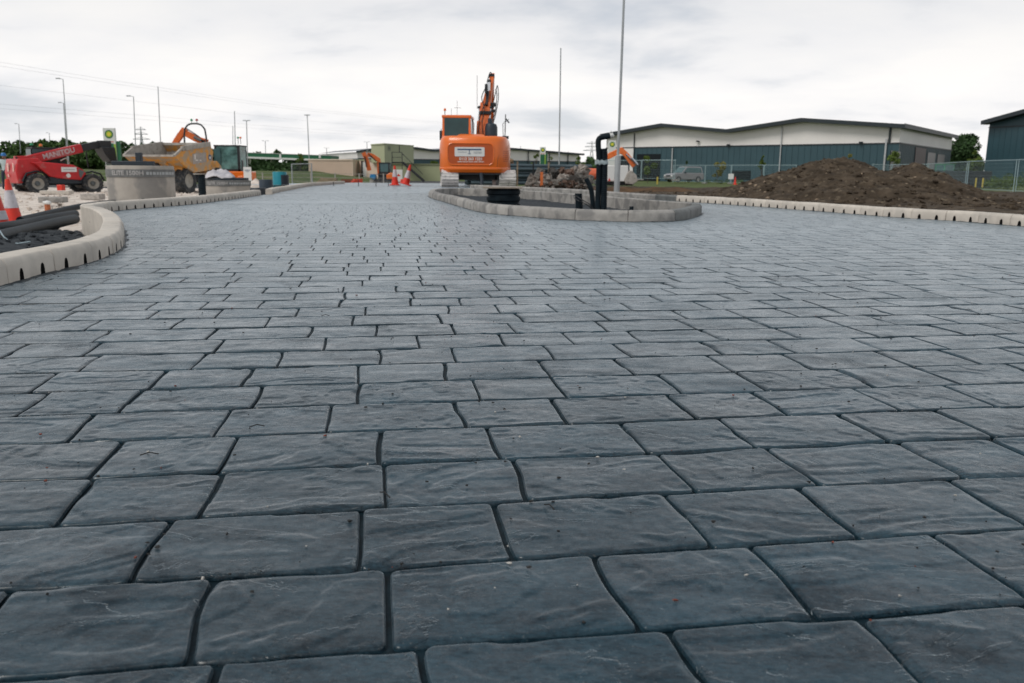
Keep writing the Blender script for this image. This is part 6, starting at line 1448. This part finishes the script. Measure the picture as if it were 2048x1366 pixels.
# ================================================================== CARS
def car(name, label, cat, px, D, rz, paint, L=4.4, Wd=1.85, H=1.75, kind='suv', glass=CABGL2, group=None, zb=GZ):
    t = thing(name, label, cat, (PX(px, D), D, zb), rz, group); h = Wd/2
    if kind == 'suv': low = [(-L/2, 0.45), (-L/2, 1.05), (-L/2+0.1, 1.12), (0.75, 1.12), (L/2-0.35, 1.02), (L/2, 0.88), (L/2, 0.45), (L/2-0.1, 0.32), (-L/2+0.1, 0.32)]; up = [(-L/2+0.12, 1.10), (-L/2+0.28, H-0.08), (-L/2+0.6, H), (0.0, H), (0.25, H-0.05), (0.95, 1.10)]
    elif kind == 'van': low = [(-L/2, 0.4), (-L/2, 1.1), (L/2-0.9, 1.15), (L/2-0.1, 0.95), (L/2, 0.8), (L/2, 0.4)]; up = [(-L/2, 1.08), (-L/2+0.05, H-0.05), (-L/2+0.2, H), (L/2-1.9, H), (L/2-1.6, H-0.06), (L/2-0.75, 1.12)]
    else: low = [(-L/2, 0.4), (-L/2, 0.9), (L/2-0.8, 0.95), (L/2, 0.7), (L/2, 0.35), (-L/2+0.1, 0.28)]; up = [(-L/2+0.35, 0.9), (-L/2+0.75, H), (0.4, H), (1.15, 0.92)]
    q = MB(); q.prism(low, -h, h, 'y'); body = q.build('body', paint, t, bevel=0.06, seg=3)
    q = MB(); q.prism(up, -h+0.06, h-0.06, 'y', f=lambda v: (v[0], v[1]*(1-0.14*max(0, (v[2]-1.1))/(H-1.1+1e-6)), v[2])); cabp = q.build('cabin', paint, t, bevel=0.05, seg=3)
    zc = (1.12+H)/2
    for sy in (-1, 1):
        q = MB(); yy_ = sy*(h-0.06-0.035); pts = [(up[0][0]+0.18, 1.16 if kind != 'car' else 0.95), (up[0][0]+0.30, H-0.14), (up[-2][0]-0.12, H-0.14), (up[-1][0]-0.16, 1.16 if kind != 'car' else 0.95)]
        q.prism(pts, yy_-0.01, yy_+0.045*sy if sy > 0 else yy_-0.045, 'y', f=lambda v: (v[0], v[1]*(1-0.14*max(0, (v[2]-1.1))/(H-1.1+1e-6)), v[2])); q.build('side_window', glass, t, smooth=0)
    a, b_ = up[-2], up[-1]; q = MB(); n = Vector((b_[1]-a[1], 0, -(b_[0]-a[0]))).normalized()*-0.03
    if n.x < 0: n = -n
    w1, w0 = h*0.80, h*0.88; q.add([Vector((a[0]+0.04, -w1*0.95, a[1]-0.06))+n, Vector((a[0]+0.04, w1*0.95, a[1]-0.06))+n, Vector((b_[0]-0.04, w0, b_[1]+0.05))+n, Vector((b_[0]-0.04, -w0, b_[1]+0.05))+n], [(0, 1, 2, 3)]); q.build('windscreen', glass, t, smooth=0)
    for x in (-L/2+0.85, L/2-0.85):
        for sy in (-1, 1):
            q = MB(); q.lathe([(0.22, -0.11), (0.36, -0.12), (0.38, 0), (0.36, 0.12), (0.22, 0.11)], (x, sy*(h-0.10), 0.37), 18, 'y'); wq = q.build('wheel', RUBBER, t); q = MB(); q.lathe([(0.001, -0.09), (0.22, -0.10), (0.22, 0.10), (0.001, 0.09)], (x, sy*(h-0.10), 0.37), 14, 'y'); q.build('rim', RIMG, wq)
    for sy in (-1, 1): q = MB(); q.box((L/2-0.03, sy*h*0.72, 0.78), (0.12, 0.34, 0.16)); q.build('headlight', SIGNW, t, bevel=0.02)
    q = MB(); q.box((L/2+0.005, 0, 0.78), (0.05, h*0.95, 0.16)); q.box((L/2-0.01, 0, 0.45), (0.08, h*1.5, 0.14)); q.build('grille', BLACK, t)
    q = MB(); q.box((0.55, h+0.08, 1.15), (0.14, 0.18, 0.15)); q.box((0.55, -h-0.08, 1.15), (0.14, 0.18, 0.15)); q.build('mirror', BLACK, t, bevel=0.02)
    return t
SILVER = mat('silver_paint', (0.27, 0.26, 0.27), 0.3, metal=0.3, var=0.05); WVAN = mat('white_van_paint', (0.62, 0.63, 0.64), 0.35, var=0.04); DCAR = mat('dark_car_paint', (0.02, 0.022, 0.028), 0.25)
car('parked_car', 'silver off-road car with dark side parked before the teal wall', 'car', 1368, 106, R(205), SILVER, 4.6, 1.95, 1.9, zb=GZ+0.15)
car('white_van', 'white van parked between the leaning cone and the excavator', 'van', 850, 138, R(215), WVAN, 4.6, 1.9, 1.95, 'van', zb=GZ)
car('white_van', 'white van half hidden behind the leaning cone', 'van', 830, 150, R(215), WVAN, 4.6, 1.9, 2.0, 'van', zb=GZ)
car('parked_car', 'low dark car parked in front of the white vans', 'car', 836, 118, R(190), DCAR, 3.9, 1.7, 1.35, 'car', zb=GZ)
# red barrier and notice behind the cones
q = P(808, 355, 45); t = thing('barrier', 'low red and white plastic barrier behind the cones', 'barrier', (q.x, 45, -0.25)); 
mb = MB(); mb.prism([(-0.18, 0), (-0.10, 0.15), (-0.08, 0.40), (0.08, 0.40), (0.10, 0.15), (0.18, 0)], -0.18, 0.30, 'x'); mb.build('barrier_body', CONEO, t, bevel=0.03)
q = P(797, 345, 46); t = thing('notice_board', 'white notice board with a red mark standing behind the upright cone', 'sign', (q.x, 46, -0.3)); mb = MB(); mb.box((0, 0, 0.62), (0.42, 0.04, 0.62)); mb.build('board', SIGNW, t, bevel=0.01); mb = MB(); mb.prism([(-0.12, 0.6), (0.12, 0.6), (0, 0.72)], -0.03, -0.022, 'y'); mb.build('red_mark', CONEO, t, smooth=0)
mb = MB(); mb.box((-0.15, 0, 0.16), (0.04, 0.04, 0.34)); mb.box((0.15, 0, 0.16), (0.04, 0.04, 0.34)); mb.build('leg', GALV, t, smooth=0)
# small marker pins along the far edge
for i, (px, py, h) in enumerate(((623, 371, 0.62), (667, 372, 0.14), (717, 371, 0.2), (752, 370, 0.26), (777, 369, 0.14))):
    q = P(px, py, 31.5 if i else 30.6); mb = MB(); mb.cyl((0, 0, -0.05), (0, 0, h), 0.014, n=6); mb.cyl((0, 0, h*0.9), (0, 0, h), 0.024, n=6); o = mb.build('marker_pin', (BLACK if i else RIMG), None); o.location = (q.x, q.y, 0.0)
    tag(o, ('tallest pale marker pin at the left end of the far edge', 'first short dark pin right of the tall one', 'second short dark pin from the tall one', 'short dark pin below the blue bucket', 'short dark pin nearest the upright cone')[i], 'pin', 'marker pins')
for i, (px, py, D, w, m, lab) in enumerate(((655, 362, 48, 1.1, STONEC, 'stack of brown boards at the foot of the sand coloured container'), (690, 364, 50, 0.8, mat('brown_red', (0.2, 0.03, 0.02), 0.7), 'dark red boards lying before the containers'), (712, 364, 46, 0.55, CONEO, 'bright red plastic netting heap left of the blue bucket'))):
    q = P(px, py, D); t = thing('board_stack', lab, 'material pile', (q.x, D, q.z-0.12), 0.2*i)
    for k_ in range(3): mb = MB(); mb.box((0.05*k_, 0, 0.06+0.09*k_), (w*(1-0.1*k_), 0.5, 0.07)); mb.build('board', m, t, smooth=0)
# ================================================================== PIPE STACK, RUBBLE
PD = 38.0
p0 = P(1012, 372, PD); base_z = -0.12
first = None; pr = 0.085; ang_ = R(24)
for row in range(6):
    for col_ in range(3):
        o = None
        if first is None:
            mb = MB(); mb.lathe([(pr, -3.0), (pr, 2.72), (pr*1.13, 2.74), (pr*1.13, 3.0), (pr*0.9, 3.0), (pr*0.9, -3.0), (pr, -3.0)], (0, 0, 0), 14, 'x'); first = mb.build('drain_pipe', PIPEG, None, smooth=40); o = first
        else: o = first.copy(); COL.objects.link(o)
        off_ = (row % 2)*pr*0.9 + col_*2.06*pr; jj = random.Random(row*3+col_).uniform(-0.12, 0.12)
        o.location = (PX(1062, PD+1) + math.cos(ang_)*jj - math.sin(ang_)*off_, PD+1 + math.sin(ang_)*jj + math.cos(ang_)*off_, base_z + 0.1 + pr + row*pr*1.8); o.rotation_euler = (0, 0, ang_)
        tag(o, 'blue grey drain pipe in the stack right of the orange excavator, '+('bottom', 'second', 'third', 'fourth', 'fifth', 'top')[row]+' layer, '+('nearest', 'middle', 'farthest')[col_]+' one', 'pipe', 'drain pipes stacked right of the excavator')
for i, px in enumerate((1030, 1062, 1094)):
    mb = MB(); mb.box((0, 0, 0.5), (0.07, 0.07, 1.25)); o = mb.build('timber_stake', BLACK if i == 1 else STONEC, None, smooth=0); o.location = (PX(px, PD+0.2)+0.1, PD+0.55+(i-1)*0.7-0.25, base_z); tag(o, ('left', 'middle dark', 'right')[i]+' upright stake holding the drain pipe stack', 'stake', 'stakes of the pipe stack')
RUB = [mat('grey_rubble', (0.17, 0.16, 0.145), 0.9, var=0.3, scale=6, bump=0.8, stain=((0.07, 0.055, 0.045), 6, 0.52, 0.8)), mat('brown_rubble', (0.12, 0.075, 0.055), 0.9, var=0.3, scale=5, bump=0.8), mat('pale_rubble', (0.30, 0.27, 0.24), 0.9, var=0.25, scale=6, bump=0.8, stain=((0.09, 0.06, 0.045), 5, 0.52, 0.8)), mat('dark_rubble', (0.06, 0.055, 0.05), 0.9, var=0.3, scale=6, bump=0.8)]
def chunk(label, px, py, D, w, d, h, seed, m, tilt):
    r = random.Random(seed); mb = MB(); mb.box((0, 0, 0), (w, d, h)); 
    import bmesh
    o = mb.build('rubble_block', m, None, smooth=0); me = o.data
    bm = bmesh.new(); bm.from_mesh(me); bmesh.ops.subdivide_edges(bm, edges=bm.edges[:], cuts=3, use_grid_fill=True)
    for v in bm.verts: v.co *= 0.85; v.co += Vector((r.uniform(-1, 1), r.uniform(-1, 1), r.uniform(-1, 1)))*min(w, h)*0.15; v.co *= 1-0.25*(v.co.length/(max(w, h)*0.7))**2*0.5
    bm.to_mesh(me); bm.free(); o.location = P(px, py, D); o.rotation_euler = tilt; tag(o, label, 'rubble', 'broken concrete heap right of the pipe stack')
GR = [(1062, 362, 35, .34, .4, .62, 2, .5, 'grey jagged block at the left end of the rubble'), (1078, 352, 36, .3, .4, .75, 0, .35, 'tall tilted block behind the orange stake'), (1095, 358, 35.4, .5, .4, .4, 2, .2, 'pale squat block left of the slim lamp column foot'), (1106, 348, 36.4, .4, .4, .5, 3, -.4, 'dark block leaning at the slim lamp column'), (1112, 366, 34.6, .6, .4, .32, 0, .1, 'low grey block in front of the slim lamp column'),
      (1124, 345, 37, .35, .4, .42, 1, .6, 'reddish brown block topmost right of the slim column'), (1128, 360, 35.5, .5, .5, .5, 2, -.3, 'pale block with holes right of the slim column'), (1140, 350, 36.5, .42, .4, .5, 1, .2, 'brown block in the middle of the rubble'), (1152, 362, 35.2, .55, .4, .42, 3, .15, 'dark flat block in the middle front'), (1150, 343, 37.4, .35, .4, .5, 2, -.5, 'pale leaning slab piece'),
      (1165, 345, 36.8, .5, .4, .72, 2, .45, 'tall pale block at the right end of the rubble'), (1158, 356, 35.8, .5, .4, .5, 0, -.2, 'grey block under the tall pale one'), (1176, 362, 35.4, .55, .4, .42, 0, .3, 'grey block left of the bent duct'), (1136, 368, 34.8, .6, .4, .3, 1, 0., 'brown low block at the front of the rubble'), (1085, 368, 34.6, .5, .3, .22, 2, 0., 'thin pale slab before the orange stake')]
for i, (px, py, D, w, d, h, m, tl, lab) in enumerate(GR): chunk(lab, px, py, D, w, d, h, 40+i, RUB[m], (0.2*math.sin(i*2.1), tl, i*0.7))
q = P(1083, 371, 34.2); mb = MB(); mb.box((0, 0, 0.25), (0.11, 0.05, 0.55)); o = mb.build('marker_stake', mat('stake_orange', (0.75, 0.19, 0.05), 0.6, var=0.1), None, smooth=0); o.location = q; tag(o, 'upright orange marker stake in front of the rubble', 'stake')
q = P(1180, 348, 39); mb = MB(); mb.lathe([(0.001, -0.4), (0.24, -0.4), (0.25, -0.1), (0.26, -0.08), (0.25, 0.1), (0.24, 0.45), (0.001, 0.45)], (0, 0, 0), 20, 'x'); o = mb.build('orange_drum', mat('drum_orange', (0.70, 0.14, 0.06), 0.5, var=0.15, scale=4), None); o.location = q; tag(o, 'orange plastic drum lying behind the upright ducts', 'drum')
# ================================================================== MESH FENCE PANELS AT RIGHT
FW = mat('fence_galvanised', (0.30, 0.40, 0.42), 0.45, metal=0.2, var=0.1)
def fence_panel(label, a, b_, h=2.0, wires=True):
    a = Vector(a); b_ = Vector(b_); L = (b_-a).length; rz = math.atan2(b_.y-a.y, b_.x-a.x)
    t = thing('fence_panel', label, 'fence panel', a, rz, 'temporary mesh fence panels at right')
    r = 0.028
    mb = MB(); p = smooth_path([(0.02, 0, 0), (0.02, 0, h-0.14), (0.06, 0, h-0.03), (0.18, 0, h), (L-0.18, 0, h), (L-0.06, 0, h-0.03), (L-0.02, 0, h-0.14), (L-0.02, 0, 0)], 0.25); mb.tube(p, r, 6); mb.bar((0.02, 0, 0.12), (L-0.02, 0, 0.12), 0.03); mb.build('frame', FW, t)
    mb = MB()
    for i in range(1, int(L/0.16)): mb.bar((i*0.16, 0, 0.12), (i*0.16, 0, h), 0.005)
    for z in np.arange(0.3, h, 0.25): mb.bar((0.02, 0, z), (L-0.02, 0, z), 0.005)
    o = mb.build('wire_mesh', FW, t, smooth=0); tag(o, kind='stuff')
    mb = MB(); mb.box((L, 0, -0.02), (0.65, 0.24, 0.14)); mb.build('foot_block', CONC2, t, bevel=0.02)
pan = [(1212, 96, 1282, 93), (1283, 92, 1350, 90), (1346, 104, 1410, 101), (1411, 100.5, 1462, 98), (1463, 97.5, 1527, 95), (1528, 94.5, 1592, 92), (1744, 80, 1781.5, 86), (1783, 82, 1853, 77), (1855, 76, 1933, 62), (1936, 61, 2031, 54), (2035, 53.5, 2140, 48)]
labs = ('leftmost fence panel behind the tall lamp column', 'fence panel before the loading door with rounded right corner', 'fence panel in front of the silver car', 'fence panel right of the silver car', 'fence panel carrying the small white notice', 'fence panel running behind the left foot of the soil heap', 'short end of a fence panel between the soil peaks', 'fence panel above the second soil peak', 'fence panel just right of the second soil peak', 'wide near fence panel before the dark tree', 'fence panel cut off by the right edge')
for (a, Da, b_, Db), lab in zip(pan, labs):
    fence_panel(lab, (PX(a, Da), Da, GZ+0.05 + (0.5 if a < 1300 else 0.12)), (PX(b_, Db), Db, GZ+0.05 + (0.5 if a < 1300 else 0.12)))
q = P(1462, 353, 97); mb = MB(); mb.box((0, 0, 0), (0.6, 0.03, 0.6)); o = mb.build('notice', SIGNW, None, bevel=0.01); o.location = q; tag(o, 'small white notice hung on the fence left of the soil heap', 'sign')
q = P(1470, 366, 90); cone('small orange cone at the left foot of the soil heap far back', (q.x, 90, GZ+0.1), 0.8, bands=((0, 1.0, 0),))
for i, (px, D, lab) in enumerate(((1315.5, 88, 'yellow marker post left of the silver car'), (1896, 84, 'yellow marker post under the green tractor'), (1954, 86, 'yellow marker post before the dark palisade'), (1968, 84, 'yellow marker post at the right end of the palisade'))):
    mb = MB(); mb.cyl((0, 0, 0), (0, 0, 0.9 if i else 0.75), 0.07, n=8); o = mb.build('marker_post', mat('post_yellow', (0.5, 0.38, 0.06), 0.6), None); o.location = (PX(px, D), D, GZ+0.1); tag(o, lab, 'post')
pf = thing('palisade_fence', 'dark steel palisade fence below the dark tree', 'fence', (PX(1862, 88), 88, GZ), 0.0)
x1 = PX(1985, 88)-PX(1862, 88)
mb = MB(); n = 74
for i in range(n): mb.box((x1*i/n, 0, 0.85), (0.07, 0.03, 1.7))
o = mb.build('pales', BLACK, pf, smooth=0); tag(o, kind='stuff')
mb = MB(); mb.bar((0, 0.03, 0.4), (x1, 0.03, 0.4), 0.05); mb.bar((0, 0.03, 1.4), (x1, 0.03, 1.4), 0.05); mb.build('rail', BLACK, pf, smooth=0)
tr = thing('tractor', 'small green tractor parked behind the fence right of the soil heap', 'tractor', (PX(1876, 96), 96, GZ), R(200)); TG = mat('tractor_green', (0.02, 0.20, 0.09), 0.45)
q = MB(); q.prism([(-0.2, 1.0), (-0.2, 1.55), (1.6, 1.45), (1.8, 1.1), (1.7, 0.8)], -0.4, 0.4, 'y'); q.build('bonnet', TG, tr, bevel=0.05); glass_box(tr, 'cab', (-0.9, 0, 1.7), (1.4, 1.3, 1.5), TG, CABGL2, post=0.1, sill=0.3)
for x, rr in ((-1.1, 0.75), (1.3, 0.5)):
    for sy in (-0.85, 0.85): wheel(tr, (x, sy, rr), rr, 0.4, rr*0.55, lugs=12)
for i, (px, w) in enumerate(((1905, 2.2), (1925, 1.6))):
    car('parked_car', ('dark car parked behind the palisade fence right of the tractor', 'second dark car further right behind the palisade')[i], 'car', px, 100+i*4, R(190), DCAR, 4.2, 1.8, 1.5, 'car')
# ================================================================== PEOPLE
SKIN = mat('skin', (0.45, 0.26, 0.19), 0.6)
def person(label, loc, h, rz, top, legs, hat, hair=None):
    t = thing('person', label, 'person', loc, rz); s = h/1.8
    J = dict(pel=(0, 0, .95), chest=(0, 0, 1.32), neck=(0, 0, 1.5), head=(0, -.01, 1.6), htop=(0, -.01, 1.72), sl=(-.19, 0, 1.43), sr=(.19, 0, 1.43), el=(-.26, .03, 1.15), er=(.27, -.02, 1.15), wl=(-.22, -.12, .95), wr=(.24, -.14, .98), hl=(-.21, -.17, .89), hr=(.23, -.2, .93), kl=(-.12, -.03, .5), kr=(.13, .02, .5), al=(-.13, 0, .09), ar=(.15, .05, .09), tl=(-.14, -.15, .04), tr=(.16, -.10, .04), hpl=(-.1, 0, .9), hpr=(.1, 0, .9))
    E_ = [('pel', 'chest'), ('chest', 'neck'), ('neck', 'head'), ('head', 'htop'), ('chest', 'sl'), ('chest', 'sr'), ('sl', 'el'), ('sr', 'er'), ('el', 'wl'), ('er', 'wr'), ('wl', 'hl'), ('wr', 'hr'), ('pel', 'hpl'), ('pel', 'hpr'), ('hpl', 'kl'), ('hpr', 'kr'), ('kl', 'al'), ('kr', 'ar'), ('al', 'tl'), ('ar', 'tr')]
    RD = dict(pel=.14, chest=.16, neck=.06, head=.095, htop=.08, sl=.08, sr=.08, el=.055, er=.055, wl=.045, wr=.045, hl=.04, hr=.04, kl=.075, kr=.075, al=.055, ar=.055, tl=.045, tr=.045, hpl=.11, hpr=.11)
    ks = list(J); me = bpy.data.meshes.new('body'); me.from_pydata([Vector(J[k])*s for k in ks], [(ks.index(a), ks.index(b)) for a, b in E_], [])
    o = bpy.data.objects.new('body', me); COL.objects.link(o); o.parent = t
    sk = o.modifiers.new('skin', 'SKIN'); sv = me.skin_vertices[0].data
    for i, k in enumerate(ks): sv[i].radius = (RD[k]*s, RD[k]*s*(0.8 if k in ('pel', 'chest') else 1))
    sv[0].use_root = True
    o.modifiers.new('sub', 'SUBSURF').levels = 1; o.modifiers['sub'].render_levels = 1
    bpy.context.view_layer.update(); dg = bpy.context.evaluated_depsgraph_get(); m2 = bpy.data.meshes.new_from_object(o.evaluated_get(dg)); o.modifiers.clear(); o.data = m2; m2.name = 'body'
    m2.materials.clear()
    for m in (top, legs, SKIN, BLACK): m2.materials.append(m)
    for p in m2.polygons:
        c = p.center/s; p.material_index = 3 if c.z < 0.12 else (1 if c.z < 0.93 and abs(c.x) < 0.19 else (2 if c.z > 1.49 or (abs(c.x) > 0.17 and c.z < 0.95) else 0))
        p.use_smooth = True
    if hat:
        q = MB(); q.lathe([(0.17, 1.66), (0.125, 1.67), (0.12, 1.74), (0.08, 1.80), (0.001, 1.82)], (0, 0, 0), 16); q.v = [tuple(Vector(v)*s) for v in q.v]; q.build('helmet', hat, t)
    if hair:
        q = MB(); q.blob((0, .02, 1.66), 0.115, 10, 8, 0.1); q.v = [tuple(Vector(v)*s) for v in q.v]; q.build('hair', hair, t)
    q = MB()
    for sx in (-1, 1): q.blob((sx*0.035, -0.10, 1.63), 0.012, 6, 4)
    q.blob((0, -0.115, 1.595), 0.016, 6, 4, 0, (0.8, 1.2, 1.3)); q.v = [tuple(Vector(v)*s) for v in q.v]; q.build('face_features', BLACK, t)
    return t
q = P(10, 340, 46.5); person('worker in blue helmet and pale jacket standing left of the red telehandler', (q.x, 46.5, GZ+0.04), 1.92, R(200), mat('pale_jacket', (0.42, 0.50, 0.50), 0.8), mat('dark_trousers', (0.02, 0.03, 0.05), 0.8), mat('helmet_blue', (0.01, 0.14, 0.38), 0.4))
q = P(1023, 340, 45); person('fair haired person in a teal top half hidden behind the drain pipes', (q.x, 45, GZ+0.1), 1.78, R(150), mat('teal_top', (0.02, 0.14, 0.18), 0.8), mat('dark_trousers', (0.02, 0.03, 0.05), 0.8), None, mat('fair_hair', (0.20, 0.13, 0.07), 0.8))
# low wire fence in front of the grass bank
gf = thing('post_fence', 'thin post and wire fence in front of the grass bank', 'fence', (-30, 68, GZ))
for i in range(14):
    mb = MB(); mb.box((i*1.9-3, 0, 0.5), (0.08, 0.08, 1.0)); mb.build('post', RIMG, gf, smooth=0)
mb = MB()
for z in (0.35, 0.65, 0.95): mb.bar((-3, 0, z), (21.7, 0, z), 0.02)
mb.build('wire', RIMG, gf, smooth=0)
q = P(584, 348, 60); gp = thing('fence_panel', 'grey mesh gate panel standing left of the sand coloured container', 'fence panel', (q.x, 60, GZ), 0.15)
mb = MB(); mb.tube([(0, 0, 0), (0, 0, 1.6), (1.35, 0, 1.65), (1.35, 0, 0)], 0.05, 6); mb.build('frame', GALV, gp); mb = MB(); mb.box((0.68, 0, 0.85), (1.3, 0.01, 1.5)); 
mb = MB()
for i in range(1, 14): mb.bar((i*0.1, 0, 0), (i*0.1, 0, 1.6), 0.02)
o = mb.build('wire_mesh', RIMD, gp, smooth=0); tag(o, kind='stuff')

# small rubble between the blocks
mb = MB(); r = random.Random(77)
for i in range(420):
    px = r.uniform(1045, 1195); s_ = r.uniform(0.03, 0.13)*r.random()**0.5; D = r.uniform(34.2, 37); q = P(px, 372, D); hgt = max(0.0, 0.42 - abs(px-1125)/75*0.42)*r.random()
    mb.cur = r.choice((0, 1, 1, 3, 2)); mb.blob((q.x, D, -0.10+hgt), s_, 6, 4, 0.9, (r.uniform(.7, 1.6), r.uniform(.7, 1.3), r.uniform(.5, 1.1)), r)
o = mb.build('small_rubble', RUB, None, smooth=0); tag(o, kind='stuff')
for o in bpy.data.objects:      # lettering too small to pick apart
    if o.name.split('.')[0] in ('small_print', 'faded_lettering'): o['kind'] = 'stuff'
# RULES END
